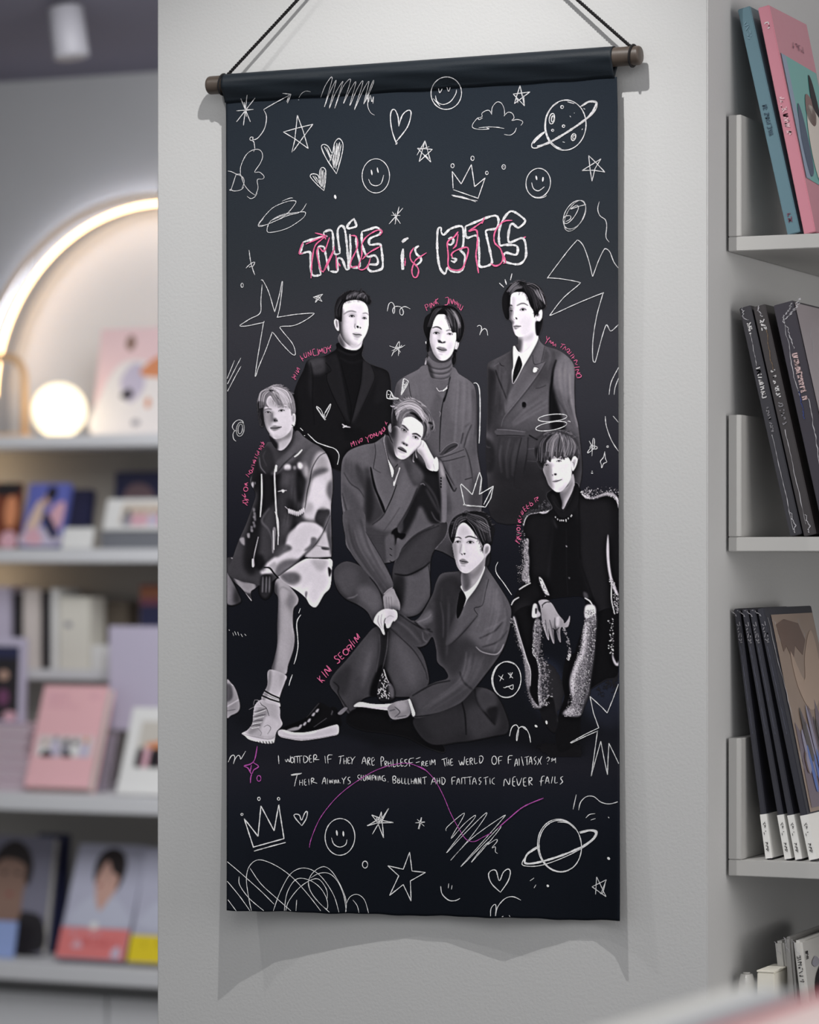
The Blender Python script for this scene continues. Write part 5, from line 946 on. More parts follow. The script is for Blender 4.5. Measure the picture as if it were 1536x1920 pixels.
D('smiley_eyes_doodle', 'M', 2.8, [(1157, 1168), (1162, 1198)], [(1198, 1154), (1204, 1182)])
D('dot_doodle', 'M', 4.5, [(908, 1344), (911, 1356)])
D('flower_doodle', 'M', 1.2, [(260, 1200), (262, 1140), (300, 1060), (352, 1026), (395, 1030), (412, 1070), (395, 1120), (356, 1180), (390, 1180), (422, 1210), (410, 1228), (375, 1232), (380, 1290), (362, 1340)], [(362, 1340), (320, 1310), (282, 1260), (262, 1200), (240, 1196), (275, 1215), (285, 1250), (270, 1290)], [(165, 1172), (200, 1178), (240, 1200), (230, 1196), (195, 1300), (185, 1298), (220, 1310), (265, 1300), (282, 1280)], [(305, 1346), (330, 1362), (358, 1350), (375, 1325)], [(350, 1040), (358, 1020)])
D('loop_scribble_doodle', 'K', 1.2, [(440, 70), (500, 46), (522, 46)], [(300, 200), (260, 250), (275, 262), (340, 240), (460, 180), (540, 90), (535, 66), (470, 75), (370, 120), (290, 205), (262, 250), (330, 245), (480, 180), (580, 150), (626, 86)], [(350, 220), (470, 170), (600, 150), (618, 165), (590, 205), (480, 275), (360, 306), (326, 292), (350, 225), (420, 180), (500, 155)], label='loose double loop scribble')
D('sparkle_doodle', 'K', 1.5, [(190, 440), (205, 540), (234, 630)], [(166, 578), (200, 545), (232, 530), (228, 550), (212, 572)], [(190, 570), (215, 560)])
D('ring_doodle', 'K', 1.6, ell(138, 707, 9, 17))
D('large_star_doodle', 'K', 1.5, [(280, 668), (296, 672), (340, 760), (380, 895), (388, 895), (420, 780), (440, 682), (444, 700), (425, 860), (408, 940), (412, 948), (540, 928), (670, 918), (680, 926), (620, 970), (530, 1012), (430, 1020), (440, 1050), (520, 1150), (542, 1222), (530, 1236), (500, 1215), (430, 1140), (372, 1066), (360, 1080), (320, 1190), (262, 1330), (242, 1394), (238, 1380), (258, 1240), (298, 1000), (296, 990), (180, 1014), (122, 1016), (130, 1004), (200, 960), (275, 916), (280, 820), (290, 700)], label='large six-pointed star outline')
D('asterisk_doodle', 'K', 1.6, [(1328, 110), (1296, 245)], [(1356, 122), (1252, 242)], [(1268, 176), (1336, 178)], [(1276, 150), (1338, 240)], [(1300, 160), (1300, 240)])
D('star_doodle', 'K', 1.5, [S, (676, 798), (748, 774), (692, 838), (712, 782), (744, 830), (676, 798)], [(700, 800), (735, 800)], [(710, 810), (730, 825)], [(690, 797), (720, 790)])
D('asterisk_doodle', 'K', 1.5, [(1254, 1166), (1320, 1184), (1374, 1160)], [(1270, 1245), (1328, 1132), (1322, 1242)], [(1272, 1204), (1345, 1168)], [(1350, 1160), (1290, 1215)], [(1300, 1170), (1340, 1215)], [(1310, 1160), (1330, 1225)])
D('squiggle_doodle', 'K', 1.6, [(1238, 904), (1250, 850), (1272, 836), (1290, 860), (1294, 905), (1284, 922), (1280, 890), (1300, 868), (1340, 872), (1360, 905), (1354, 932), (1336, 925), (1335, 890), (1370, 868), (1412, 886)])
D('hatch_doodle', 'K', 1.3, [(80, 1276), (14, 1440)], [(128, 1258), (90, 1330), (14, 1480)], [(130, 1320), (90, 1390), (14, 1535)])
# title
T = 4.1
D('letter', 'K', T, [(600, 380), (720, 345), (785, 335)], [(580, 470), (650, 455), (655, 520), (670, 628), (735, 628)], [(735, 628), (712, 430), (760, 415)], [(600, 380), (590, 420), (578, 470)], label='chalk outlined capital letter T')
D('letter', 'K', T, [(755, 305), (820, 298), (835, 460), (880, 465)], [(880, 465), (862, 290), (915, 280), (945, 560), (945, 580), (925, 585), (895, 510), (858, 510), (862, 600), (805, 600)], [(755, 305), (762, 350)], [(760, 415), (795, 600)], label='chalk outlined capital letter H')
D('letter', 'K', T, [(990, 200), (960, 225), (935, 260), (945, 276), (1000, 262), (1002, 245), (985, 200)], [(955, 320), (960, 440), (960, 560), (1030, 560), (1010, 440), (1000, 340)], label='chalk outlined letter i')
D('letter', 'K', T, [(1045, 300), (1110, 280), (1155, 268), (1188, 290), (1180, 320), (1120, 345), (1100, 365), (1108, 400), (1180, 395), (1195, 440), (1204, 560), (1180, 590), (1120, 602), (1092, 580), (1098, 550), (1160, 548), (1165, 510), (1140, 480), (1090, 490), (1060, 440), (1045, 380), (1045, 300)], label='chalk outlined capital letter S')
P = 2.5
D('pink_scrawl', 'K', P, [(600, 380), (575, 440), (572, 470), (600, 460)], [(620, 395), (700, 360), (780, 330), (740, 360), (690, 410), (668, 520), (660, 655)], [(690, 310), (760, 330), (770, 360)], [(800, 345), (760, 450), (720, 420), (705, 470), (740, 600), (780, 560), (830, 450), (835, 410)], [(752, 610), (800, 500), (840, 430)], [(850, 480), (855, 590)], [(870, 540), (880, 560)], [(960, 330), (1005, 340), (1010, 420), (965, 520), (960, 570), (1010, 560)], [(1195, 300), (1160, 290), (1080, 340), (1045, 400), (1045, 480), (1020, 570), (1050, 590), (1090, 560), (1110, 500)], [(1190, 410), (1100, 460), (1050, 510)], [(1180, 330), (1200, 300), (1180, 275)], col='p', label='pink chalk lines over the title')
D('letter', 'K', 6.4, [(1350, 380), (1375, 360), (1398, 348)], [(1358, 430), (1352, 500), (1356, 590)], label='white chalk small letter i')
D('letter', 'K', 4.2, [(1478, 408), (1450, 430), (1460, 470), (1492, 500), (1490, 530), (1450, 560)], label='white chalk small letter s')
D('pink_scrawl', 'K', P, [(1536, 460), (1490, 490), (1450, 520), (1425, 590), (1435, 640), (1460, 645), (1476, 600), (1460, 560), (1420, 520), (1412, 470), (1440, 420)], [(1375, 500), (1372, 560)], col='p', label='pink chalk curl over the small letters')
D('letter', 'L', T, [(150, 300), (170, 325), (220, 280), (300, 258), (320, 300), (318, 400), (300, 440)], [(150, 300), (150, 270), (125, 290), (122, 440), (140, 570), (180, 620), (200, 570), (230, 600), (290, 605), (330, 560)], [(205, 355), (230, 345), (245, 370), (225, 400), (195, 390)], [(230, 500), (265, 510), (250, 530), (225, 520)], [(290, 440), (330, 480), (325, 560)], label='chalk outlined capital letter B')
D('letter', 'L', T, [(335, 260), (560, 178), (575, 270), (495, 290), (495, 330), (528, 480), (530, 545), (445, 565), (440, 480), (425, 335), (345, 345), (335, 260)], label='chalk outlined capital letter T of the last word')
D('letter', 'L', T, [(610, 225), (680, 145), (775, 200), (785, 230), (740, 270), (720, 262), (690, 240), (670, 270), (665, 380), (770, 350), (795, 440), (785, 510), (735, 548), (640, 530), (625, 500), (640, 460), (720, 475), (725, 410), (640, 400), (595, 400), (590, 300), (610, 225)], label='chalk outlined capital letter S of the last word')
D('pink_scrawl', 'L', P + .3, [(280, 300), (250, 340), (200, 380), (205, 480), (205, 560), (240, 590), (310, 580), (350, 480), (350, 420), (270, 440), (230, 470), (240, 500)], [(280, 320), (265, 400), (240, 430)], [(470, 220), (400, 270), (360, 300), (420, 290), (425, 400), (415, 480), (435, 615)], [(480, 190), (460, 240)], [(690, 215), (620, 225), (560, 300), (555, 380), (600, 430), (620, 500), (600, 545), (560, 560), (525, 540)], [(610, 450), (640, 530), (620, 540)], [(790, 340), (760, 355)], col='p', label='pink chalk lines over the last word')
D('ray_mark_doodle', 'L', 2.6, [(688, 618), (676, 668)], [(635, 662), (646, 702)], [(592, 690), (626, 722)])
D('squiggle_doodle', 'L', 1.8, [(424, 1020), (438, 1010), (456, 1020), (455, 1050), (442, 1086), (460, 1050), (480, 1035), (498, 1050), (504, 1088)])
D('oval_scribble_doodle', 'L', 1.3, ell(1165, 180, 62, 128, 0, 700, 44, 28), ell(1162, 172, 72, 118, 30, 420, 26, 30), [(1250, 95), (1190, 110), (1130, 130), (1180, 100), (1190, 130), (1150, 200), (1100, 240), (1075, 215), (1090, 185), (1130, 180), (1130, 205), (1095, 225)], label='layered oval scribble')
D('wavy_line_doodle', 'L', 1.3, [(1350, 72), (1338, 130), (1355, 180), (1395, 210), (1406, 260), (1400, 340), (1425, 380)])
D('jagged_star_doodle', 'L', 1.5, [(1494, 576), (1460, 530), (1430, 455), (1400, 430), (1380, 445), (1340, 530), (1302, 634), (1296, 630), (1270, 520), (1230, 410), (1190, 366), (1170, 378), (1100, 460), (965, 640), (968, 650), (1060, 658), (1190, 682), (1196, 700), (1080, 800), (988, 916), (992, 930), (1180, 845), (1370, 768), (1374, 780), (1330, 940), (1302, 1120), (1300, 1260), (1312, 1290), (1325, 1270), (1370, 1100), (1402, 1008), (1420, 1030), (1440, 1054), (1494, 1005)], label='large jagged starburst line')
D('curved_line_doodle', 'L', 1.5, [(1496, 1330), (1440, 1440), (1424, 1536)], [(1496, 1410), (1470, 1480), (1462, 1536)])
D('curved_line_doodle', 'F', 1.4, [(1391, 0), (1400, 80), (1440, 190), (1494, 275)], [(1452, 0), (1494, 50)])
# top right
D('smiley_doodle', 'N', 1.8, ell(132, 624, 102, 109, -60, 320, 26, 8), [(80, 592), (88, 622), (104, 595)], [(136, 584), (148, 614), (158, 586)], [(60, 640), (70, 680), (110, 700), (160, 680), (195, 630), (200, 600)], [(45, 660), (90, 710)])
D('star_doodle', 'N', 1.8, [S, (588, 694), (626, 574), (656, 708), (580, 630), (692, 616), (588, 694)], [(600, 640), (612, 690)], [(650, 640), (655, 700)])
D('cloud_doodle', 'N', 1.3, [(376, 790), (350, 802), (342, 790), (310, 830), (310, 855), (350, 866), (420, 864), (400, 855), (440, 850), (520, 860)], [(340, 790), (372, 782), (370, 760), (395, 742), (420, 740), (436, 765)], [(436, 768), (440, 720), (470, 684), (500, 690), (520, 730), (522, 778)], [(518, 778), (545, 752), (575, 760), (586, 790), (570, 808), (610, 800), (645, 815), (632, 840)], [(520, 900), (560, 905), (590, 885), (602, 856)], [(350, 856), (420, 850), (490, 852)])
D('planet_doodle', 'N', 2.0, ell(930, 838, 138, 168, -60, 300, 30, 5), ell(925, 838, 128, 160, 100, 250, 16, 0), [(1030, 715), (1080, 680), (1120, 676), (1142, 690), (1130, 740), (1070, 800), (950, 880), (820, 955), (740, 990), (706, 985), (712, 950), (760, 900), (795, 880)], ell(840, 795, 18, 36, 0, 370, 14, 10), ell(845, 795, 8, 22, 0, 370, 10, 10), ell(908, 717, 10, 10), ell(918, 845, 9, 9), ell(845, 873, 8, 8), ell(985, 918, 15, 24, 0, 370, 12, 15), ell(988, 918, 8, 14, 0, 370, 8, 15), [(988, 756), (992, 758)], [(960, 776), (966, 784)], [(912, 950), (926, 954)], [(945, 682), (990, 694)], [(1050, 725), (1062, 732)], [(1040, 870), (1046, 862)], label='ringed planet with craters')
D('planet_ring_doodle', 'N', 3.8, [(740, 980), (820, 955), (950, 880), (1070, 795), (1130, 730)], [(716, 960), (750, 920), (790, 885)], [(1040, 710), (1085, 682), (1130, 682), (1135, 700), (1110, 750)], label='thick chalk ring of the upper planet')
D('star_doodle', 'N', 1.6, [S, (1108, 1214), (1128, 1130), (1168, 1064), (1110, 1100), (1042, 1142), (1120, 1140), (1194, 1152), (1140, 1095), (1086, 1042), (1095, 1130), (1108, 1214)])
D('crown_doodle', 'N', 1.8, [S, (178, 1262), (172, 1148), (232, 1232), (300, 1102), (322, 1250), (392, 1192), (345, 1328), (178, 1270)], [(168, 1306), (250, 1322), (330, 1352)], [(175, 1312), (280, 1335), (340, 1345)], ell(174, 1110, 11, 14), ell(308, 1060, 11, 15), ell(404, 1158, 9, 12))
D('ring_doodle', 'N', 1.6, ell(517, 1118, 12, 16), [(514, 1112), (520, 1122)])
D('smiley_doodle', 'N', 1.7, ell(748, 1225, 82, 98, -80, 300, 26, 8), [(704, 1222), (716, 1262), (750, 1278), (790, 1250)], ell(752, 1300, 55, 26, 20, 150, 10))
D('smiley_eyes_doodle', 'N', 3.2, [(734, 1182), (738, 1200)], [(780, 1190), (778, 1212)])
D('star_doodle', 'Z', 1.6, [S, (782, 291), (797, 264), (808, 304), (783, 278), (811, 280), (786, 303), (797, 264)], [(790, 280), (805, 275)], [(796, 290), (805, 298)])
# small marks on the people
D('open_heart_doodle', 'A', 1.6, [(445, 1650), (380, 1560), (340, 1495), (355, 1490), (400, 1530), (425, 1600), (440, 1640), (440, 1575), (480, 1500), (515, 1450), (505, 1500), (460, 1600), (445, 1630)], [(430, 1590), (500, 1480)], [(350, 1500), (410, 1590), (455, 1645)])
D('spotted_petal_doodle', 'A', 2.2, [(1190, 1300), (1186, 1370), (1210, 1392), (1330, 1392), (1270, 1370), (1235, 1310), (1205, 1292), (1190, 1300)], [(1215, 1370), (1240, 1388)], [(1235, 1330), (1230, 1380), (1260, 1388)], [(1245, 1345), (1265, 1380), (1300, 1388)], [(1200, 1340), (1218, 1345)], label='chalk petal shape with dots')
D('spotted_petal_doodle', 'A', 2.2, [(1358, 1350), (1375, 1230), (1390, 1155), (1420, 1165), (1444, 1190), (1400, 1280), (1358, 1350)], [(1385, 1220), (1370, 1320)], [(1400, 1240), (1375, 1310)], [(1425, 1190), (1400, 1260)], [(1395, 1180), (1385, 1210), (1410, 1230)], [(1420, 1200), (1390, 1270)], label='narrow chalk wedge with dots')
D('curved_line_doodle', 'B', 2.3, [(1075, 1080), (1105, 1075), (1135, 1110), (1150, 1200), (1155, 1400), (1150, 1650), (1142, 1800)])
D('spiral_doodle', 'D', 1.5, ell(196, 670, 46, 86, 0, 1060, 60, 8), ell(196, 668, 26, 60, 0, 720, 36, 8), [(236, 620), (225, 575), (180, 558), (130, 585), (100, 640), (125, 685), (150, 690)], [(145, 815), (118, 790), (108, 740), (120, 700), (150, 680)], label='spiral scribble')
D('curved_line_doodle', 'D', 2, [(1005, 725), (1060, 780), (1120, 830), (1240, 875), (1330, 905), (1375, 960), (1380, 1010), (1362, 1095)], [(915, 655), (950, 690)], [(960, 745), (975, 750)])
D('small_loops_doodle', 'C', 1.7, ell(1000, 1750, 175, 42, 0, 370, 26, -6), ell(985, 1850, 190, 48, 0, 380, 26, -10), [(1180, 1790), (1205, 1790), (1215, 1800)], label='two flat chalk loops like a halo')
D('crown_doodle', 'F', 2.1, [S, (458, 710), (500, 640), (520, 546), (410, 610), (428, 480), (412, 438), (356, 612), (272, 530), (264, 540), (296, 690), (285, 690), (458, 710)], [(430, 480), (422, 560), (412, 600)], [(510, 560), (470, 640), (445, 690)], [(300, 555), (350, 605)], [(310, 700), (380, 700), (450, 705)])
D('curved_line_doodle', 'F', 1.7, [(556, 1136), (538, 1180), (548, 1230), (600, 1300), (662, 1392)])
D('asterisk_doodle', 'J', 1.5, [(996, 345), (1035, 420), (1030, 470)], [(1035, 555), (1040, 470), (1050, 320), (1068, 316), (1070, 380), (1060, 450), (985, 510), (975, 500), (1040, 420), (1108, 430), (1090, 460), (1030, 450)], [(1010, 380), (1060, 420)], [(1000, 440), (1040, 400), (1080, 450)])
D('sparkle_doodle', 'J', 1.5, [(1212, 492), (1195, 570), (1152, 625), (1165, 670), (1170, 725), (1195, 660), (1242, 636), (1222, 590), (1212, 492)])
D('ring_doodle', 'J', 1.7, ell(1252, 424, 14, 14))
D('dot_doodle', 'J', 2.4, [(1030, 765), (1045, 765)], [(1024, 790), (1050, 792)])
D('curved_line_doodle', 'G', 2.1, [(616, 822), (590, 860), (582, 910), (590, 1000), (592, 1080), (575, 1170), (560, 1218)], [(612, 770), (598, 810)], [(548, 1300), (530, 1350), (520, 1390)], label='broken white line beside the bare leg')
D('dot_doodle', 'G', 1.6, [(40, 940), (45, 950)], [(70, 965), (78, 990)], [(85, 955), (98, 985)], [(110, 960), (120, 990)], [(135, 975), (150, 1000)], [(165, 975), (178, 990)], label='faint row of dots')
D('sad_face_doodle', 'I', 2, ell(155, 1183, 133, 172, -70, 310, 30, 4), ell(150, 1183, 138, 168, 60, 300, 24, 2), [(75, 1145), (125, 1185)], [(118, 1135), (88, 1198)], [(165, 1120), (212, 1170)], [(208, 1115), (180, 1170)], [(122, 1256), (135, 1262), (150, 1252), (175, 1248), (215, 1230)], [(175, 1248), (180, 1262), (210, 1276), (215, 1232)], [(185, 1115), (192, 1165)], label='round face with crossed eyes')
D('squiggle_doodle', 'I', 1.8, [(180, 1720), (200, 1640), (240, 1612), (265, 1650), (252, 1760), (245, 1740), (260, 1660), (290, 1630), (330, 1640), (365, 1700), (380, 1780)], [(255, 1660), (262, 1700), (250, 1750)], [(300, 1632), (345, 1665)])
D('dot_doodle', 'I', 3.8, [(425, 1620), (436, 1628)], [(528, 1580), (532, 1598)])
D('lightning_star_doodle', 'I', 1.6, [S, (1216, 1215), (1155, 1380), (1105, 1500), (1060, 1450), (942, 1342), (975, 1500), (1025, 1640), (900, 1700), (755, 1780), (765, 1784), (900, 1720), (1018, 1668)], label='lower jagged star line')
D('lightning_star_doodle', 'P', 1.6, [S, (1245, 115), (1225, 260), (1202, 422), (1235, 300), (1268, 182), (1290, 300), (1314, 412), (1318, 300), (1324, 196), (1360, 270), (1398, 350)], label='lower jagged star, its long points')
# names in pink
N1 = 1.35
def word(crop, col, w, label, *ls): D('handwritten_name' if col == 'p' else 'handwritten_word', crop, w, *ls, col=col, label=label)
word('K', 'p', N1, 'pink handwriting at the shoulder of the man in black', [(512, 1400), (548, 1420)], [(525, 1385), (540, 1385), (530, 1412)], [(540, 1425), (530, 1395), (548, 1400)], [(536, 1362), (560, 1385)], [(546, 1352), (570, 1368), (552, 1330), (576, 1345)], [(576, 1240), (600, 1282)], [(580, 1255), (605, 1262)], [(604, 1222), (612, 1252), (628, 1250), (620, 1215)], [(636, 1210), (646, 1250), (636, 1212), (662, 1240), (654, 1198)], [(690, 1190), (672, 1195), (680, 1238), (700, 1236)], [(708, 1188), (716, 1232), (700, 1236)], [(722, 1230), (722, 1190), (734, 1212), (744, 1185), (750, 1222)], [(756, 1180), (762, 1220), (780, 1212), (775, 1180), (756, 1180)], [(786, 1170), (794, 1192), (812, 1160)], [(800, 1190), (808, 1210)], [(782, 1185), (812, 1180)])
word('L', 'p', N1, 'pink handwriting above the man in the rollneck', [(26, 855), (44, 900)], [(28, 858), (45, 850), (52, 868), (36, 876)], [(62, 845), (70, 880)], [(80, 878), (74, 838), (98, 866), (94, 832)], [(108, 812), (116, 850), (104, 830), (130, 806)], [(112, 828), (132, 850)], [(182, 802), (206, 800), (200, 850), (178, 856)], [(214, 808), (212, 850)], [(222, 808), (236, 850), (244, 812), (258, 856)], [(258, 830), (274, 856), (270, 826)], [(280, 838), (272, 872)], [(286, 845), (280, 880)], [(300, 850), (290, 890), (304, 888)], [(318, 862), (300, 902)])
word('L', 'p', N1 + .1, 'pink handwriting along the shoulder of the man in the tie', [(950, 1092), (955, 1120), (975, 1105)], [(972, 1100), (940, 1150)], [(968, 1140), (980, 1122), (985, 1150), (1000, 1135), (998, 1165)], [(1005, 1165), (1020, 1150), (1018, 1172)], [(1060, 1150), (1090, 1158)], [(1076, 1155), (1056, 1180)], [(1072, 1192), (1094, 1170), (1092, 1200)], [(1100, 1200), (1118, 1185), (1125, 1205), (1105, 1212), (1120, 1222)], [(1118, 1230), (1140, 1210)], [(1130, 1245), (1156, 1228)], [(1140, 1262), (1162, 1240)], [(1150, 1250), (1160, 1262)], [(1155, 1280), (1182, 1272), (1175, 1295)], [(1165, 1300), (1185, 1310)], [(1160, 1330), (1200, 1325)], [(1165, 1350), (1195, 1345), (1180, 1370), (1205, 1368)], [(1180, 1400), (1175, 1380), (1200, 1378), (1215, 1395), (1195, 1408), (1178, 1405)])
word('E', 'p', 1.5, 'pink handwriting above the leaning man', [(240, 640), (256, 690)], [(244, 640), (262, 660), (272, 620), (290, 678)], [(300, 620), (318, 670)], [(326, 610), (345, 650), (352, 605)], [(350, 600), (378, 585), (375, 630), (360, 620)], [(418, 570), (440, 590), (465, 545)], [(442, 590), (455, 638)], ell(490, 565, 14, 24), [(512, 530), (525, 572), (520, 530), (548, 560), (545, 515)], [(550, 520), (560, 560), (575, 555)], [(575, 550), (590, 500), (610, 545), (612, 490)], [(600, 520), (625, 530)], [(615, 470), (635, 510), (650, 480), (630, 455)], [(640, 450), (662, 485)], [(655, 385), (670, 430)], [(665, 410), (682, 400)])
word('D', 'p', 1.5, 'pink handwriting down the sleeve of the hooded man', [(440, 825), (490, 850)], [(452, 850), (470, 820), (478, 865)], [(430, 870), (470, 880), (450, 860), (480, 890)], [(415, 900), (450, 920)], [(420, 915), (440, 890), (455, 905)], [(395, 930), (430, 950), (400, 950), (425, 975)], [(375, 965), (400, 990), (412, 965)], [(365, 1000), (400, 1020)], [(345, 1040), (385, 1045), (350, 1070), (375, 1080), (350, 1050)], [(330, 1100), (370, 1105)], [(325, 1120), (360, 1140), (335, 1150), (355, 1160)], [(300, 1170), (320, 1200), (345, 1180), (320, 1160), (300, 1170)], [(262, 1210), (300, 1245)], [(285, 1205), (315, 1210)], [(245, 1320), (285, 1345), (250, 1335), (290, 1310)], ell(262, 1390, 26, 26), [(215, 1455), (260, 1490), (245, 1440)], [(220, 1530), (290, 1510)], [(225, 1540), (280, 1585)], [(225, 1555), (290, 1550), (260, 1520)], [(240, 1500), (300, 1525)])
word('G', 'p', 1.9, 'pink handwriting beside the bent knee, two words', [(745, 1325), (788, 1365)], [(768, 1345), (765, 1310)], [(768, 1345), (808, 1350)], [(780, 1275), (822, 1325)], [(836, 1310), (802, 1258), (850, 1275), (818, 1225), (862, 1272)], [(905, 1150), (885, 1155), (890, 1175), (920, 1180), (925, 1200), (905, 1212)], [(912, 1140), (945, 1180)], [(912, 1140), (930, 1120)], [(930, 1160), (945, 1150)], [(945, 1180), (962, 1165)], ell(975, 1120, 22, 24), [(980, 1080), (1010, 1115)], [(980, 1080), (1010, 1062), (1025, 1100)], [(995, 1100), (1015, 1080)], [(1000, 1020), (1045, 1080)], [(1030, 1030), (1050, 1055)], [(1068, 1045), (1040, 1000), (1075, 1020), (1062, 970), (1088, 1008)])
word('F', 'p', 1.45, 'pink handwriting around the shoulder of the seated man in black', [(690, 970), (726, 995)], [(710, 982), (695, 960)], [(698, 935), (735, 962), (702, 950), (738, 928)], [(705, 905), (738, 915)], ell(716, 880, 14, 12), [(702, 850), (735, 855)], [(708, 800), (738, 830), (712, 820), (742, 800)], [(720, 775), (735, 790)], [(735, 745), (745, 770), (752, 752), (740, 735)], [(748, 712), (768, 742)], [(748, 712), (760, 705)], [(758, 728), (770, 720)], [(768, 742), (780, 735)], [(775, 690), (785, 722), (800, 715)], [(780, 705), (795, 698)], [(800, 668), (810, 700), (828, 690), (820, 676), (805, 682)], [(838, 640), (852, 672)], [(840, 642), (870, 630), (855, 655), (872, 660)])
# white sentence, two lines
W1 = 1.75
ST = {}
def words(crop, w, ys, items):
    for lab, ls in items: word(crop, 'w', w, lab, *ls)
words('Q', W1, 0, [
 ('white word I', [[(66, 145), (72, 232)]]),
 ('white word WONDER', [[(135, 185), (150, 215), (162, 180), (182, 215), (190, 150)], ell(208, 192, 16, 30), [(232, 160), (232, 225)], [(226, 158), (312, 150)], [(262, 155), (264, 222)], [(285, 155), (288, 225)], [(325, 155), (330, 220), (362, 205), (370, 175), (345, 152), (322, 152)], [(405, 145), (385, 150), (390, 215), (412, 212)], [(388, 182), (408, 178)], [(430, 215), (430, 145), (455, 140), (460, 165), (435, 185), (485, 188)]]),
 ('white word IF', [[(545, 150), (552, 225)], [(578, 228), (575, 148), (622, 140)], [(578, 185), (612, 180)]]),
 ('white word THEY', [[(684, 158), (740, 148)], [(710, 152), (698, 235)], [(738, 172), (742, 235)], [(768, 165), (765, 232)], [(740, 205), (768, 200)], [(800, 165), (780, 172), (785, 230), (808, 222)], [(782, 198), (800, 195)], [(808, 160), (828, 195)], [(858, 155), (828, 195), (822, 235)]]),
 ('white word ARE', [[(925, 232), (948, 160), (970, 235)], [(930, 210), (968, 200)], [(985, 248), (985, 175), (1005, 170), (1008, 190), (990, 205), (1012, 245)], [(1050, 168), (1028, 175), (1032, 245), (1055, 240)], [(1030, 205), (1050, 200), (1055, 180)]]),
 ('white word PRALLES', [[(1125, 255), (1122, 165), (1145, 165), (1148, 195), (1128, 205)], [(1165, 260), (1160, 210), (1178, 205), (1180, 225), (1165, 232), (1188, 258)], [(1195, 205), (1198, 258), (1215, 255)], [(1195, 230), (1215, 225)], [(1222, 205), (1230, 262)], [(1245, 185), (1250, 262), (1278, 250)], [(1290, 180), (1290, 255), (1315, 248)], [(1345, 180), (1325, 185), (1330, 255), (1352, 248)], [(1328, 218), (1345, 212)], [(1392, 185), (1370, 190), (1368, 212), (1390, 225), (1385, 250), (1360, 258)]]),
 ('white word THEIR', [[(195, 345), (240, 335), (308, 328)], [(200, 352), (250, 343), (300, 334)], [(260, 345), (245, 400), (232, 462)], [(285, 398), (285, 452)], [(315, 392), (315, 455)], [(285, 425), (315, 422)], [(350, 390), (335, 395), (338, 450), (358, 448)], [(338, 420), (352, 418)], [(378, 385), (382, 450)], [(408, 440), (405, 385), (428, 380), (430, 398), (410, 412), (465, 432)]]),
 ('white word ALWAYS', [[(515, 440), (540, 370), (555, 440)], [(525, 415), (552, 408)], [(570, 382), (572, 440)], [(590, 395), (598, 432), (608, 395), (618, 432), (628, 392)], [(640, 438), (648, 392), (655, 432)], [(662, 395), (668, 430)], [(678, 432), (682, 392), (692, 430)], [(700, 425), (706, 430)], [(720, 375), (735, 400)], [(765, 362), (740, 400), (738, 440)], [(805, 368), (785, 375), (785, 398), (806, 412), (802, 432), (780, 440)]]),
 ('white word STUNNING', [[(905, 345), (885, 352), (882, 370), (900, 385), (895, 400), (875, 410)], [(918, 345), (918, 405)], [(940, 348), (942, 400), (962, 398), (962, 345)], [(980, 402), (978, 350), (1000, 398), (1000, 345)], [(1015, 345), (1018, 402)], [(1035, 400), (1032, 352), (1052, 350), (1052, 372), (1036, 378)], [(1062, 402), (1066, 352), (1075, 402)], [(1090, 355), (1092, 405)], [(1105, 400), (1108, 352), (1122, 400)], [(1160, 352), (1135, 362), (1138, 400), (1168, 408), (1165, 385), (1150, 382)], [(1192, 415), (1197, 418)]]),
 ('white word BRILLIANT, its first half', [[(1245, 430), (1245, 362), (1272, 362), (1272, 385), (1248, 395), (1275, 405), (1270, 428), (1248, 432)], [(1292, 380), (1295, 430), (1318, 420), (1310, 400), (1292, 402), (1312, 390), (1305, 378)], [(1335, 375), (1335, 432), (1352, 428)], [(1368, 378), (1368, 438), (1386, 432)], [(1402, 382), (1402, 440), (1418, 435)], [(1432, 385), (1435, 438)], [(1435, 412), (1455, 410)], [(1455, 438), (1475, 378), (1490, 438)], [(1510, 438), (1508, 372), (1530, 430), (1530, 370)]]),
])
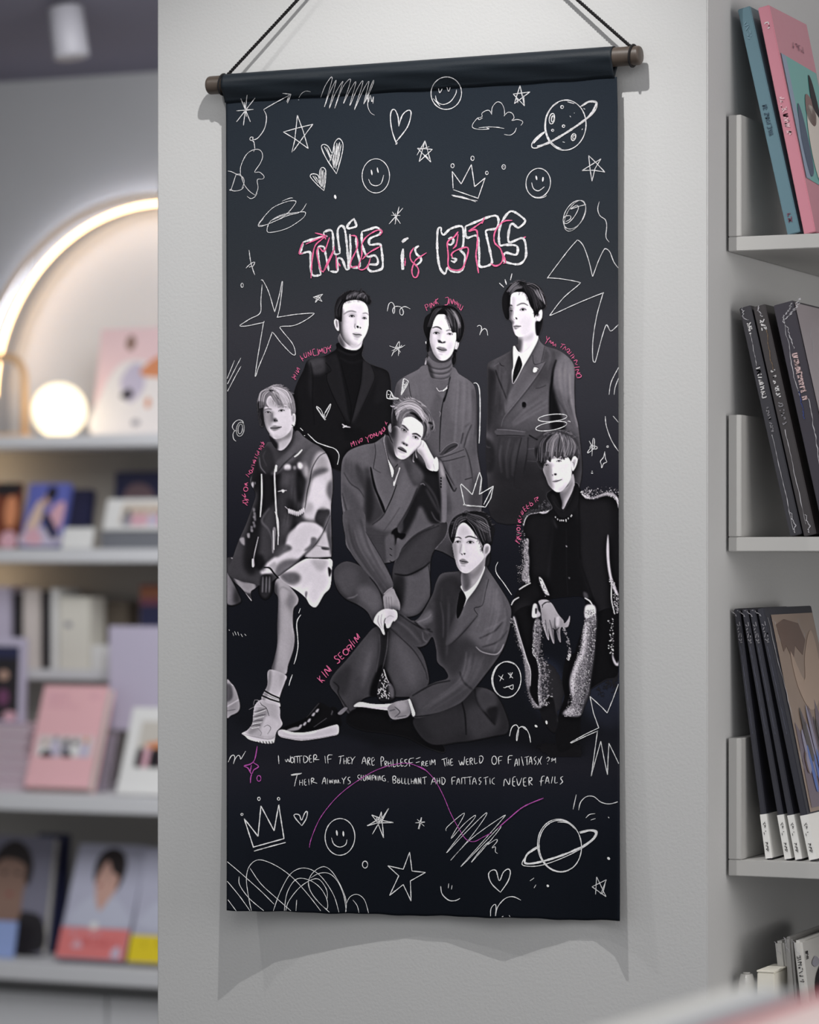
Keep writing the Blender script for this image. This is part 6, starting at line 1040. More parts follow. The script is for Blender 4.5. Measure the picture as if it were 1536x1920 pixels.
words('R', W1, 0, [
 ('white word FROM', [[(-62, 250), (-66, 180), (-20, 165)], [(-65, 215), (-30, 208)], [(0, 175), (45, 158)], [(0, 212), (38, 202)], [(58, 245), (60, 205), (75, 200), (78, 218), (62, 225), (88, 245)], [(120, 195), (98, 205), (100, 245), (122, 240)], [(100, 222), (118, 220)], [(138, 192), (142, 235)], [(155, 232), (158, 182), (172, 215), (188, 178), (192, 235)]]),
 ('white word THE', [[(255, 182), (312, 165)], [(278, 180), (290, 248)], [(305, 175), (310, 242)], [(325, 178), (330, 238)], [(310, 215), (328, 210)], [(365, 175), (345, 180), (348, 240), (370, 232)], [(348, 210), (365, 205)]]),
 ('white word WORLD', [[(425, 190), (445, 240), (455, 200), (472, 238), (485, 150)], [(520, 175), (500, 180), (505, 232), (525, 228)], [(502, 205), (520, 200)], [(540, 235), (538, 172), (558, 168), (560, 190), (542, 200), (565, 232)], [(580, 165), (585, 222), (612, 212)], [(632, 160), (635, 215), (655, 205), (668, 170), (655, 145), (628, 150)]]),
 ('white word OF', [ell(778, 188, 24, 42), [(825, 230), (822, 158), (860, 150)], [(822, 195), (852, 188)]]),
 ('white word FANTASY', [[(918, 222), (920, 150), (962, 142)], [(920, 182), (948, 178)], [(980, 250), (998, 172), (1012, 242)], [(985, 222), (1010, 215)], [(1025, 170), (1028, 240)], [(1048, 150), (1068, 242)], [(1080, 160), (1125, 148)], [(1102, 155), (1105, 235)], [(1122, 230), (1140, 150), (1155, 228)], [(1128, 205), (1152, 200)], [(1195, 150), (1172, 175), (1195, 205), (1180, 232)], [(1215, 170), (1222, 200), (1205, 235)], [(1252, 148), (1232, 195), (1245, 232)]]),
 ('white question mark', [[(1298, 172), (1310, 155), (1325, 165), (1322, 185), (1308, 200)], [(1306, 222), (1310, 226)], [(1345, 170), (1355, 195), (1345, 200)], [(1355, 165), (1372, 190), (1385, 165), (1388, 215)]]),
 ('white word BRILLIANT, its last letters', [[(-10, 425), (0, 368), (14, 425)], [(30, 425), (30, 365)], [(48, 362), (52, 425)], [(62, 362), (108, 352)], [(85, 358), (88, 425)]]),
 ('white word AND', [[(150, 430), (180, 358), (200, 425)], [(160, 405), (196, 398)], [(210, 365), (212, 425)], [(210, 395), (232, 392)], [(235, 362), (238, 420)], [(258, 368), (262, 430), (285, 412), (290, 380), (270, 358), (250, 362)]]),
 ('white word FANTASTIC', [[(360, 430), (358, 362), (395, 355)], [(360, 395), (388, 390)], [(402, 430), (422, 365), (438, 425)], [(408, 408), (436, 402)], [(455, 425), (455, 362)], [(455, 362), (515, 358)], [(485, 360), (488, 425)], [(505, 358), (552, 352)], [(535, 358), (538, 430)], [(560, 428), (580, 360), (602, 425)], [(568, 402), (598, 398)], [(650, 358), (628, 365), (630, 392), (650, 400), (630, 428)], [(640, 430), (625, 428)], [(672, 365), (718, 352)], [(692, 360), (695, 432)], [(735, 365), (738, 425)], [(782, 362), (760, 378), (758, 410), (782, 428)]]),
 ('white word NEVER', [[(872, 445), (885, 372), (925, 430), (935, 365)], [(990, 352), (965, 362), (962, 435), (985, 445)], [(965, 402), (985, 398)], [(1000, 370), (1020, 440), (1052, 362)], [(1095, 362), (1070, 370), (1072, 440), (1098, 442)], [(1072, 405), (1092, 402)], [(1125, 438), (1122, 365), (1148, 362), (1152, 385), (1128, 400), (1158, 435)]]),
 ('white word FAILS', [[(1278, 345), (1255, 350), (1245, 385), (1242, 442)], [(1228, 398), (1268, 390)], [(1285, 420), (1305, 352), (1325, 418)], [(1290, 398), (1320, 392)], [(1358, 350), (1345, 418)], [(1382, 350), (1380, 412), (1408, 408)], [(1462, 348), (1438, 362), (1448, 385), (1458, 402), (1430, 428)]]),
])
# bottom
D('squiggle_doodle', 'O', 1.5, [(175, 326), (195, 285), (215, 278), (220, 300), (210, 338), (225, 300), (245, 278), (258, 290), (262, 305), (295, 250)])
D('pink_sparkle_doodle', 'O', 1.9, [(375, 215), (362, 290), (350, 320), (325, 340), (282, 352), (310, 365), (330, 400), (338, 408), (350, 380), (384, 355), (350, 330), (348, 318)], [(328, 470), (330, 430), (340, 400)], [(335, 345), (325, 395)], col='m')
D('pink_ring_doodle', 'O', 1.6, ell(386, 437, 14, 20), col='m')
D('pink_arc_doodle', 'O', 1.2, [(732, 912), (745, 850), (800, 720), (880, 610), (960, 530), (1060, 455), (1180, 385), (1300, 345), (1420, 335), (1536, 385)], col='m', label='long thin pink arc')
D('pink_arc_doodle', 'P', 1.2, [(0, 348), (60, 375), (130, 450), (190, 560), (240, 680), (300, 790), (345, 855), (400, 870), (460, 840), (520, 810)], col='m', label='long thin pink arc, its right half')
D('pink_stroke_doodle', 'P', 1.7, [(560, 780), (640, 710), (740, 630), (875, 572)], col='m')
D('crown_doodle', 'O', 2.2, [S, (285, 712), (380, 834), (400, 626), (490, 796), (522, 618), (558, 850), (348, 908), (285, 712)], [(352, 936), (460, 905), (570, 876)], [(356, 934), (450, 908)], ell(270, 684, 8, 8), ell(386, 577, 9, 12), ell(521, 577, 9, 10))
D('heart_doodle', 'O', 2, [(680, 762), (640, 715), (626, 690), (640, 682), (665, 690), (678, 725), (700, 675), (718, 664), (712, 710), (680, 762)])
D('smiley_doodle', 'O', 1.8, ell(942, 838, 102, 126, -80, 285, 28, 2), [(884, 844), (900, 888), (940, 908), (980, 892), (990, 856)])
D('smiley_eyes_doodle', 'O', 3.3, [(919, 798), (922, 824)], [(964, 804), (966, 830)])
D('star_doodle', 'O', 1.8, [S, (1164, 820), (1210, 740), (1276, 642), (1232, 725), (1308, 740), (1200, 742), (1128, 762), (1220, 710), (1160, 688), (1200, 740), (1242, 846), (1225, 665), (1200, 760)], [(1190, 700), (1200, 740), (1225, 740), (1220, 715), (1195, 710)])
D('asterisk_doodle', 'O', 1.7, [(1458, 742), (1524, 734)], [(1500, 704), (1478, 784)], [(1472, 718), (1520, 765)])
D('asterisk_doodle', 'P', 1.7, [(0, 742), (62, 738)], [(40, 705), (22, 785)], [(12, 720), (55, 762)])
D('ring_doodle', 'O', 1.8, ell(1114, 1028, 18, 24))
D('star_doodle', 'O', 1.8, [S, (1420, 942), (1376, 1060), (1270, 1036), (1345, 1105), (1282, 1240), (1376, 1165), (1430, 1278), (1425, 1140), (1528, 1082), (1436, 1072), (1420, 942)], label='large open star near the bottom edge')
D('tangle_scribble_doodle', 'O', 1.25, [(163, 1003), (260, 1085), (400, 1210), (490, 1300)], [(163, 1135), (250, 1240), (325, 1345)], [(163, 1255), (230, 1345)], [(250, 1110), (255, 1170), (320, 1260), (420, 1345)], [(335, 1345), (315, 1250), (300, 1130), (315, 1050), (360, 1002), (420, 1000), (520, 1045), (620, 1120), (720, 1230), (810, 1345)], [(325, 1052), (400, 1160), (520, 1270), (605, 1345)], [(485, 1345), (530, 1220), (600, 1095), (680, 1052), (760, 1070), (830, 1130), (900, 1240), (935, 1355)], [(560, 1345), (580, 1220), (640, 1130), (720, 1130), (800, 1180), (850, 1260), (855, 1330), (820, 1310), (750, 1230), (725, 1150), (760, 1080), (830, 1042), (890, 1080), (950, 1180), (985, 1280), (980, 1355)], [(570, 1345), (590, 1280), (660, 1190), (740, 1135), (800, 1130), (850, 1200), (855, 1260)], [(740, 1120), (800, 1088), (870, 1090), (930, 1150), (970, 1250), (985, 1350)], [(725, 1140), (740, 1210), (800, 1290), (870, 1355)], [(985, 1300), (1010, 1250), (1060, 1232), (1110, 1270), (1138, 1360)], [(640, 1345), (645, 1270)], [(1030, 1270), (1060, 1310), (1072, 1358)], label='large tangle of looping chalk lines at the lower left corner')
D('scribble_doodle', 'P', 1.3, [(208, 798), (215, 770), (320, 680), (325, 700), (240, 850), (330, 750), (405, 690), (395, 720), (300, 830), (208, 950), (330, 820), (475, 678), (470, 710), (360, 860), (235, 1002), (380, 850), (595, 698), (590, 720), (450, 880), (305, 1045), (420, 930), (572, 770), (570, 790), (480, 900), (378, 1015), (450, 920), (500, 870)], [(500, 870), (490, 892), (550, 855), (556, 870), (520, 915), (545, 905), (545, 940), (562, 952)], label='dense slanting zigzag scribble')
D('planet_doodle', 'P', 1.9, ell(985, 898, 150, 182, -100, 270, 32, -8), ell(990, 900, 146, 176, 60, 330, 26, -6), [(972, 736), (1040, 742), (1100, 790)], label='large ringed planet near the lower right corner')
D('planet_ring_doodle', 'P', 3.6, [(1125, 812), (1180, 795), (1225, 800), (1235, 820), (1200, 865), (1130, 910), (1000, 965), (860, 1008), (770, 1022), (745, 1005), (770, 950), (850, 905)], label='thick chalk ring of the lower planet')
D('planet_ring_doodle', 'P', 1.6, [(1120, 805), (1180, 790), (1242, 798), (1225, 850), (1140, 915), (1000, 985), (850, 1035), (740, 1035), (735, 1000), (790, 930), (850, 895)], label='thin outer ring line of the lower planet')
D('short_line_doodle', 'P', 1.6, [(1100, 548), (1078, 650)], [(1116, 655), (1130, 600), (1170, 562), (1220, 562), (1270, 600), (1330, 612), (1400, 592)])
D('dash_doodle', 'P', 1.5, [(1166, 708), (1190, 685), (1230, 678)], [(1200, 722), (1232, 712)])
D('dot_doodle', 'P', 2.6, [(1318, 702), (1326, 708)])
D('dot_doodle', 'P', 4.6, [(1320, 984), (1324, 988)])
D('star_doodle', 'P', 1.4, [S, (1232, 1232), (1240, 1112), (1304, 1248), (1208, 1180), (1306, 1132), (1268, 1230)], [(1300, 1150), (1280, 1225), (1262, 1222)])
D('heart_doodle', 'P', 2, [(580, 1218), (520, 1160), (498, 1100), (515, 1070), (550, 1070), (572, 1140), (600, 1080), (635, 1058), (648, 1085), (630, 1145), (580, 1218)])
D('smile_doodle', 'P', 2, [(170, 1176), (180, 1230), (225, 1272), (270, 1275), (302, 1260)], [(225, 1158), (222, 1190)], [(248, 1170), (244, 1198)])
D('curl_doodle', 'P', 1.7, [(512, 1382), (515, 1330), (540, 1300), (550, 1320), (545, 1384), (560, 1320), (610, 1262), (665, 1248), (720, 1272)], [(590, 1386), (600, 1382)], [(640, 1376), (645, 1386)])
D('dash_doodle', 'P', 1.7, [(782, 1140), (810, 1120)], [(810, 1188), (824, 1166)])
D('dot_doodle', 'P', 4.2, [(903, 1172), (906, 1175)])
# ---------------------------------------------------------------- hanging banner
YR = -.0225                                   # rod axis distance from the wall
ban = empty('wall_banner', (unY(792, 130, YR).x, YR, unY(792, 1715, YR).z), 'tall black fabric banner with a printed group portrait and chalk drawings, on the pillar', 'banner')
RA, RB = unY(391, 160.5, YR), unY(1202, 103.5, YR)
def rodz(x): return RA.z + (RB.z - RA.z) * (x - RA.x) / (RB.x - RA.x)
RC = .0128
def seam_px(px): return 191 + (144 - 191) * (px - 425) / (1158 - 425)
XA, XZ = unY(424, 1000, YR).x, unY(1160, 1000, YR).x
def seamz(x):
    px = 424 + (x - XA) / (XZ - XA) * 736; return unY(px, seam_px(px), YR).z
zbl, zbr = unY(424, 1707, -.03).z, unY(1162, 1727, -.02).z
GX = [300, 424, 470, 527, 626, 763, 845, 949, 1063, 1107, 1145, 1162, 1300]; GV = [.058, .050, .036, .026, .0185, .0115, .0135, .0215, .0100, .0100, .0180, .029, .04]
def cloth_y(x, z):
    """y of the hanging cloth"""
    zs = seamz(x); px = 424 + (x - XA) / (XZ - XA) * 738
    s = min(max((zs - z) / (zs - zbl), 0), 1.02)
    gb = np.interp(px, GX, GV)
    g = -YR * (1 - s ** .8) + .0135 * s ** .8
    g = g * (1 - s ** 5) + gb * s ** 5
    g += .0012 * math.sin(px * .018 + 1.3 + 2.2 * s) * math.sin(min(s * 6, 1.57)) * (1 - s)
    return -max(g, .005)
def sleeve_y(x, z):
    rz = rodz(x); dz = z - rz; sz = seamz(x) - rz
    # tangent point of the line from the seam to the circle
    d = -sz; a = math.acos(min(RC / d, .999)); tz = -RC * math.cos(a); ty = RC * math.sin(a)
    if dz > tz: return YR - math.sqrt(max(RC * RC - dz * dz, 0))
    t = (dz - sz) / (tz - sz); t = min(max(t, 0), 1); return YR - ty * (t ** .8)
def surf(px, py, off=0.):
    Y = YR
    for _ in range(4):
        p = unY(px, py, Y)
        Y = sleeve_y(p.x, p.z) if p.z > seamz(p.x) else cloth_y(p.x, p.z)
    p = unY(px, py, Y - off); return p
def left_px(py): return 425 - 2.5 * max(0, (700 - py)) / 560 * .6
def right_px(py): return np.interp(py, [90, 200, 1000, 1725], [1155, 1158, 1160, 1162])
def bot_px(u): return 1707 + 20 * u + .8 * math.sin(u * 31) + .5 * math.sin(u * 77)
# illumination of the banner relative to a white wall, removed from the sampled print colours
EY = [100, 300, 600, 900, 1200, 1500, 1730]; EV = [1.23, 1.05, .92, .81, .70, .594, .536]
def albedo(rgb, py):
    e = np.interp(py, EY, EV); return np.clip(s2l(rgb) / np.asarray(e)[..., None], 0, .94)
def add_col(me, cols):
    a = me.color_attributes.new('print', 'FLOAT_COLOR', 'POINT'); c = np.ones((len(me.vertices), 4), np.float32); c[:, :3] = cols; a.data.foreach_set('color', c.ravel())
M_cloth = mat('printed_cloth', (40, 45, 52), .8, .08, .25, 900, attr='print', var=.06, vscale=420)
M_figure = mat('printed_figures', (40, 45, 52), .8, .08, .12, 900, attr='print', var=.03, vscale=420)
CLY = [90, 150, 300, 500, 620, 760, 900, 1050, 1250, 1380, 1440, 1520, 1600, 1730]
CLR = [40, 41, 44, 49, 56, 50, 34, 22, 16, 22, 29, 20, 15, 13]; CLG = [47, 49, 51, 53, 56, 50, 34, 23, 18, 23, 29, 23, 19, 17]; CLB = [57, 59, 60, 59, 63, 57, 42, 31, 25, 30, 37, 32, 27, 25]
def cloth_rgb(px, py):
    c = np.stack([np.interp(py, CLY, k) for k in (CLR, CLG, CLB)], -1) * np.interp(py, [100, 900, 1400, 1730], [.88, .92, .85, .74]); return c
NU, NV = 150, 330
vs, cols, fs = [], [], []
for j in range(NV + 1):
    v = j / NV
    for i in range(NU + 1):
        u = i / NU; pe = seam_px(424 + 736 * u); py = pe + (bot_px(u) - pe) * v; px = left_px(py) + (right_px(py) - left_px(py)) * u
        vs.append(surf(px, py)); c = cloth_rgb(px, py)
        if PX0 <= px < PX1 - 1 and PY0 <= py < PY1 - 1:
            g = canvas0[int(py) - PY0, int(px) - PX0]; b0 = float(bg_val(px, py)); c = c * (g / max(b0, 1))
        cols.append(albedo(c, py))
for j in range(NV):
    for i in range(NU): a = j * (NU + 1) + i; fs.append((a, a + NU + 1, a + NU + 2, a + 1))
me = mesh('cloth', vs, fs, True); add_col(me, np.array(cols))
cl = link('cloth', me, M_cloth, ban); md = cl.modifiers.new('thickness', 'SOLIDIFY'); md.thickness = .0011; md.offset = -1
# rod sleeve
vs, fs, cols = [], [], []; NP = 34
for i in range(NU + 1):
    u = i / NU; px = 422.5 + (1153 - 422.5) * u; x = unY(px, 150, YR).x; rz = rodz(x); sz = seamz(x) - rz + .0006 * math.sin(u * 40) * math.sin(u * 9); d = -sz
    a = math.acos(min(RC / d, .999)); prof = [(.0006, sz + .0005)]
    a0 = -math.pi / 2 - a  # angle measured from +y axis towards z, circle centred on the rod
    back = (RC * math.sin(a), -RC * math.cos(a)); t0 = math.atan2(back[1], back[0]); t1 = math.pi - t0
    for k in range(NP + 1): t = t0 + (t1 - t0) * k / NP; prof.append((RC * math.cos(t), RC * math.sin(t)))
    fy, fz = prof[-1]
    for k in range(1, 7): t = 1 - k / 6; prof.append((fy * t ** .8 if t > 0 else -.0006, sz + (fz - sz) * t))
    prof[-1] = (-.0008, sz - .0012)
    for (dy, dz) in prof:
        wob = .0005 * math.sin(u * 23 + dz * 300) * (1 if dz < 0 else 0)
        vs.append((x, YR + dy + wob, rz + dz)); cols.append(albedo(np.array([25, 33, 41.]), 150))
m_ = len(prof)
for i in range(NU):
    for k in range(m_ - 1): a = i * m_ + k; fs.append((a, a + 1, a + m_ + 1, a + m_))
me = mesh('rod_sleeve', vs, fs, True); add_col(me, np.array(cols)); sl = link('rod_sleeve', me, mat('sleeve_cloth', (40, 45, 52), .52, .3, .25, 900, attr='print', var=.06, vscale=420), ban)
md = sl.modifiers.new('thickness', 'SOLIDIFY'); md.thickness = .0008; md.offset = 0
# wooden rod with rounded ends
M_rod = mat('dark_wood', (74, 64, 57), .45, .4, .4, 60, var=.22, vscale=30)
ax = (RB - RA).normalized(); P0, P1 = RA, RB; L_ = (P1 - P0).length
link('rod', tube([P0 + ax * t for t in (0, .0008, .002, .004, .1, L_ / 2, L_ - .1, L_ - .004, L_ - .002, L_ - .0008, L_)], .0118, 'rod', 28, True, [.0098, .0108, .0115, .0118, .0118, .0118, .0118, .0118, .0115, .0108, .0098]), M_rod, ban)
# cords
M_cord = mat('black_cord', (24, 22, 24), .8, .3, .5, 900)
nail = unY(795, -262, -.006)
def cord(a, b, n=60, tw=0.):
    out = []
    for i in range(n + 1):
        t = i / n; p = a.lerp(b, t); out.append(p + Vector((0, 0, -.002 * math.sin(math.pi * t))))
    return out
def strand_tube(path, r, ph, r0, turns):
    q = []
    n = len(path)
    for i, p in enumerate(path):
        t = (path[min(i + 1, n - 1)] - path[max(i - 1, 0)]).normalized(); a = Vector((0, 1, 0)); b = t.cross(a).normalized(); an = ph + turns * 2 * math.pi * i / n
        q.append(p + (a * math.cos(an) + b * math.sin(an)) * r)
    return tube(q, r0, 'cord', 8)
aL = unY(419, 146, YR); aR = unY(1187, 88, YR)
for (a, tn) in ((aL, 50), (aR, 50)):
    pth = cord(a + Vector((0, 0, -.002)), nail, 300)
    bm = bmesh.new()
    for ph in (0, math.pi):
        t_ = strand_tube(pth, .0011, ph, .0013, tn); bm.from_mesh(t_); bpy.data.meshes.remove(t_)
    me = bpy.data.meshes.new('cord'); bm.to_mesh(me); bm.free(); me.shade_smooth(); link('hanging_cord', me, M_cord, ban)
for a in (aL, aR):   # loops round the rod
    q = [Vector((a.x + .0015 * math.sin(k * .35), YR + .0132 * math.cos(k * math.pi / 10), rodz(a.x) + .0132 * math.sin(k * math.pi / 10))) for k in range(21)]
    link('cord_loop', tube(q, .0014, 'loop', 8), M_cord, ban)
link('hook', tube([nail + Vector((0, .0058, 0)), nail + Vector((0, -.006, 0)), nail + Vector((0, -.010, .002)), nail + Vector((0, -.011, .008))], .0018, 'hook', 10), mat('steel', (180, 180, 182), .3, .5, metal=1), ban)
# printed figures: one patch per person, cut from the fine print grid
FL = {1: 'printed man in black suit and rollneck, standing at the left', 2: 'printed man in pale grey wrap coat and rollneck, standing in the middle', 3: 'printed man in double breasted suit, white shirt and tie, standing at the right',
      4: 'printed man in tie-dyed hooded jacket, seated, one bare leg', 5: 'printed man leaning his head on his hand, seated in the centre', 6: 'printed man in suit and tie sitting on the floor in front',
      7: 'printed man in black jacket with chalk fringe, seated at the right', 8: 'chalk dust and stray marks around the group'}
GRID = np.full((PH, PW), -1, int)
ys, xs = np.mgrid[PY0:PY1, PX0:PX1]
# fast surface lookup: coarse table of the cloth surface, bilinear
st = 6; tx = np.arange(PX0 - st, PX1 + 2 * st, st); ty = np.arange(PY0 - st, PY1 + 2 * st, st)
TAB = np.array([[tuple(surf(x, y, .00035)) for x in tx] for y in ty])
def surf_np(px, py):
    fx = (px - tx[0]) / st; fy = (py - ty[0]) / st; i = fx.astype(int); j = fy.astype(int); a = (fx - i)[..., None]; b = (fy - j)[..., None]
    return (TAB[j, i] * (1 - a) + TAB[j, i + 1] * a) * (1 - b) + (TAB[j + 1, i] * (1 - a) + TAB[j + 1, i + 1] * a) * b
def grey_rgb(g): 
    g = np.asarray(g, float); return np.stack([g * 1.0, g * .965, g * 1.01 + 2 * (g < 120)], -1)
edge_ok = (xs >= 426) & (xs <= 1159)
for k, lab in FL.items():
    cell = ((figid_final == k) & edge_ok)[:-1, :-1]
    jj, ii = np.nonzero(cell)
    if len(jj) == 0: continue
    use_ = np.zeros((PH, PW), bool)
    for dj, di in ((0, 0), (0, 1), (1, 0), (1, 1)): use_[jj + dj, ii + di] = True
    vj, vi = np.nonzero(use_); idx = np.full((PH, PW), -1, np.int64); idx[vj, vi] = np.arange(len(vj))
    P = surf_np((vi + PX0).astype(float), (vj + PY0).astype(float)); col = albedo(grey_rgb(canvas[vj, vi]), (vj + PY0).astype(float))
    q = np.stack([idx[jj, ii], idx[jj + 1, ii], idx[jj + 1, ii + 1], idx[jj, ii + 1]], 1)
    me = bpy.data.meshes.new('printed_figure'); me.vertices.add(len(P)); me.vertices.foreach_set('co', P.astype(np.float32).ravel())
    me.loops.add(q.size); me.loops.foreach_set('vertex_index', q.astype(np.int32).ravel()); me.polygons.add(len(q)); me.polygons.foreach_set('loop_start', np.arange(0, q.size, 4, dtype=np.int32)); me.update(calc_edges=True)
    me.shade_smooth(); add_col(me, col)
    o = link('printed_figure' if k < 8 else 'chalk_dust', me, M_figure, ban, lab)
    if k == 8: o['kind'] = 'stuff'
# chalk drawings: thin printed ribbons that follow the cloth
COLS = {'w': (232, 231, 234), 'p': (236, 112, 158), 'm': (182, 84, 170)}
M_ink = mat('chalk_ink', (230, 230, 230), .9, .1, .3, 1500, attr='print', var=.14, vscale=700)
rw = random.Random(9)
for (nm, lab, col, crop, wpx, lines) in DOO:
    CC[0] = crop; wpx = wpx * (.88 if col == 'w' and wpx < 2.7 else 1); vs, fs, cols = [], [], []; base = np.array(COLS[col], float)
    sharp_all = isinstance(lines[0], list) and len(lines[0]) and lines[0][0] == 'sharp'
    for li, ln in enumerate(lines):
        sharp = bool(ln) and ln[0] == 'sharp'; pts = tp([p for p in ln if p != 'sharp'])
        if len(pts) < 2: continue
        q = pts if sharp else cat(pts, False, 5)
        # resample every ~2.2 px
        seglen = np.hypot(*np.diff(q, axis=0).T); s = np.concatenate([[0], np.cumsum(seglen)]); L2 = s[-1]
        if L2 < 1e-6: continue
        n = max(2, int(L2 / 2.2)); t = np.linspace(0, L2, n + 1)
        if sharp: t = np.unique(np.concatenate([t, s]))
        X = np.interp(t, s, q[:, 0]); Y = np.interp(t, s, q[:, 1]); dx = np.gradient(X); dy = np.gradient(Y); dl = np.hypot(dx, dy) + 1e-9
        if L2 * 1.0 < 9 and wpx > 2.3:          # a dot: one small rounded patch
            cx_, cy_ = X.mean(), Y.mean(); ux, uy = (q[-1] - q[0]) / L2; a = len(vs)
            if not (426 < cx_ < 1159): continue
            for k in range(10):
                t_ = k * math.pi / 5; lx = math.cos(t_) * (wpx / 2 + L2 / 2) * rw.uniform(.9, 1.08); ly = math.sin(t_) * wpx / 2 * rw.uniform(.9, 1.1)
                vs.append(surf(cx_ + ux * lx - uy * ly, cy_ + uy * lx + ux * ly, .0007)); cols.append(albedo(base, cy_))
            fs.append(tuple(range(a, a + 10))); continue
        wv = rw.uniform(0, 6)
        prev = False
        for i in range(len(t)):
            f_ = min(1, .55 + .45 * min(i, len(t) - 1 - i) / 3) * (1 + .16 * math.sin(i * .55 + wv)) * rw.uniform(.8, 1.15); hw = wpx * f_ / 2
            ok = 426 < X[i] < 1160.5 and Y[i] < bot_px((X[i] - 424) / 738) - .6
            if ok:
                nx, ny = -dy[i] / dl[i], dx[i] / dl[i]; a = len(vs)
                of = (.0007 if col == 'w' else .0010) + .0016 * min(max((seam_px(X[i]) + 9 - Y[i]) / 8, 0), 1); vs.append(surf(X[i] + nx * hw, Y[i] + ny * hw, of)); vs.append(surf(X[i] - nx * hw, Y[i] - ny * hw, of))
                b = base * rw.uniform(.88, 1.05) * np.interp(Y[i], [150, 1000, 1700], [1, .93, .86]); c = albedo(b, Y[i]); cols += [c, c]
                if prev: fs.append((a - 2, a, a + 1, a - 1))
            prev = ok
    if not fs: continue
    me = mesh(nm, vs, fs); add_col(me, np.array(cols)); link(nm, me, M_ink, ban, lab)
# ---------------------------------------------------------------- things on the shelves
def unZ(px, py, z): r = ray(px, py); return CAM + r * ((z - CAM.z) / r.z)
def patch(parent, name, org, u, v, n, pts, m, off=.0008, smooth=True, label=None):
    q = np.array(pts, float)
    if smooth: q = cat(q, True, 4)
    vs = [org + u * a + v * b + n * off for a, b in q]
    return link(name, mesh(name, vs, [tuple(range(len(vs)))]), m, parent, label)
def squiggle(parent, name, org, u, v, n, x0, x1, y0, y1, m, count, along='v', off=.001, w=.0006, label=None):
    """a row of tiny unreadable letter strokes as one printed part"""
    R = random.Random(int(abs(x0 * 977 + y0 * 331 + count) * 100)); vs, fs = [], []
    U, V = u.normalized(), v.normalized(); lu, lv = u.length, v.length
    for i in range(count):
        if along == 'v': cx = (x0 + x1) / 2 * lu; cy = (y1 + (y0 - y1) * (i + .5) / count) * lv; hx = (x1 - x0) / 2 * lu; hy = abs(y1 - y0) / count * lv * .36
        else: cy = (y0 + y1) / 2 * lv; cx = (x0 + (x1 - x0) * (i + .5) / count) * lu; hy = abs(y1 - y0) / 2 * lv; hx = (x1 - x0) / count * lu * .36
        if R.random() < .12: continue
        for _ in range(R.choice((2, 3, 3))):
            a = (cx + R.choice((-1, 0, 1)) * hx, cy + R.choice((-1, 1)) * hy); b = (cx + R.choice((-1, 1)) * hx, cy + R.choice((-1, 0, 1)) * hy)
            d = Vector((b[0] - a[0], b[1] - a[1], 0))
            if d.length < 1e-6: continue
            d.normalize(); k = len(vs)
            for (p, s) in ((a, 1), (a, -1), (b, -1), (b, 1)): vs.append(org + U * (p[0] - d.y * w * s) + V * (p[1] + d.x * w * s) + n * off)
            fs.append((k, k + 1, k + 2, k + 3))
    if fs: link(name, mesh(name, vs, fs), m, parent, label)
def frontal(name, label, cat_, bl, br, tl, Y, zs, thick, m, group=None, bev=.0015, body='cover', pages=None):
    """upright slab facing the room, leaning back as far as the pixel of its upper corner says"""
    p0 = unY(bl[0], bl[1], Y); p1 = unY(br[0], br[1], Y); x0, x1 = p0.x, p1.x
    p0 = Vector((x0, Y, zs)); t = unX(tl[0], tl[1], x0)
    if t.y < Y: t = unY(tl[0], tl[1], Y); t.x = x0; t.y = Y
    lim = .55 * (t.z - zs) + Y
    if t.y > lim: t.y = lim
    v = t - p0; u = Vector((x1 - x0, 0, 0)); n = u.cross(v).normalized(); n = -n if n.y > 0 else n      # n points to the room
    back = -n * thick; lift = max(0, -back.z) + .0004; p0 = p0 + Vector((0, 0, lift)); 
    e = empty(name, (x0 + u.x / 2, p0.y, zs), label, cat_, group)
    if pages:
        link(body, hexa(p0, u, v, back * .12, bev=bev * .4), m, e); link('back_cover', hexa(p0 + back * .88, u, v, back * .12, bev=bev * .4), m, e)
        link('pages', hexa(p0 + back * .13 + u * .012 + v * .012, u * .97, v * .976, back * .74), pages, e)
        link('spine', hexa(p0 + back * .12 - u * .0, u * .012, v, back * .76), m, e)
    else: link(body, hexa(p0, u, v, back, bev=bev), m, e)
    return e, p0, u, v, n
def spined(name, label, cat_, bl, br, tl, Y, zs, depth, m, group=None, bev=.001, wrap=None, th=None):
    """book standing with its spine to the front, leaning sideways, cover facing right"""
    p0 = unY(bl[0], bl[1], Y); p0.z = zs + .0004; t = unY(tl[0], tl[1], Y); v = t - p0
    ang = math.atan2(-v.x, v.z); u = Vector((math.cos(ang), 0, math.sin(ang))) * (th or (unY(br[0], br[1], Y).x - p0.x)); d = Vector((0, depth, 0))
    e = empty(name, (p0.x, Y, zs), label, cat_, group)
    link('cover', hexa(p0, u, v, d, bev=bev), m, e)
    return e, p0, u, v, d
P_white = mat('paper_white', (236, 235, 232), .6, .3); P_page = mat('page_block', (228, 224, 214), .8, .2, .2, 500)
P_pink = mat('album_pink', (242, 190, 194), .55, .35, var=.03); P_skin = mat('print_skin', (196, 160, 142), .6, .3); P_dark = mat('print_dark', (38, 34, 38), .5, .4)
P_lil = mat('print_lilac', (204, 196, 216), .6, .3); P_navy = mat('print_navy', (44, 46, 78), .5, .4); P_grey = mat('print_grey', (150, 148, 158), .6, .3); P_or = mat('print_orange', (226, 150, 108), .6, .3)
P_cream = mat('box_cream', (232, 228, 216), .7, .3); P_brown = mat('print_brown', (124, 66, 46), .6, .3); P_blue = mat('print_blue', (104, 112, 190), .6, .3); P_rose = mat('print_rose', (226, 178, 190), .6, .3)
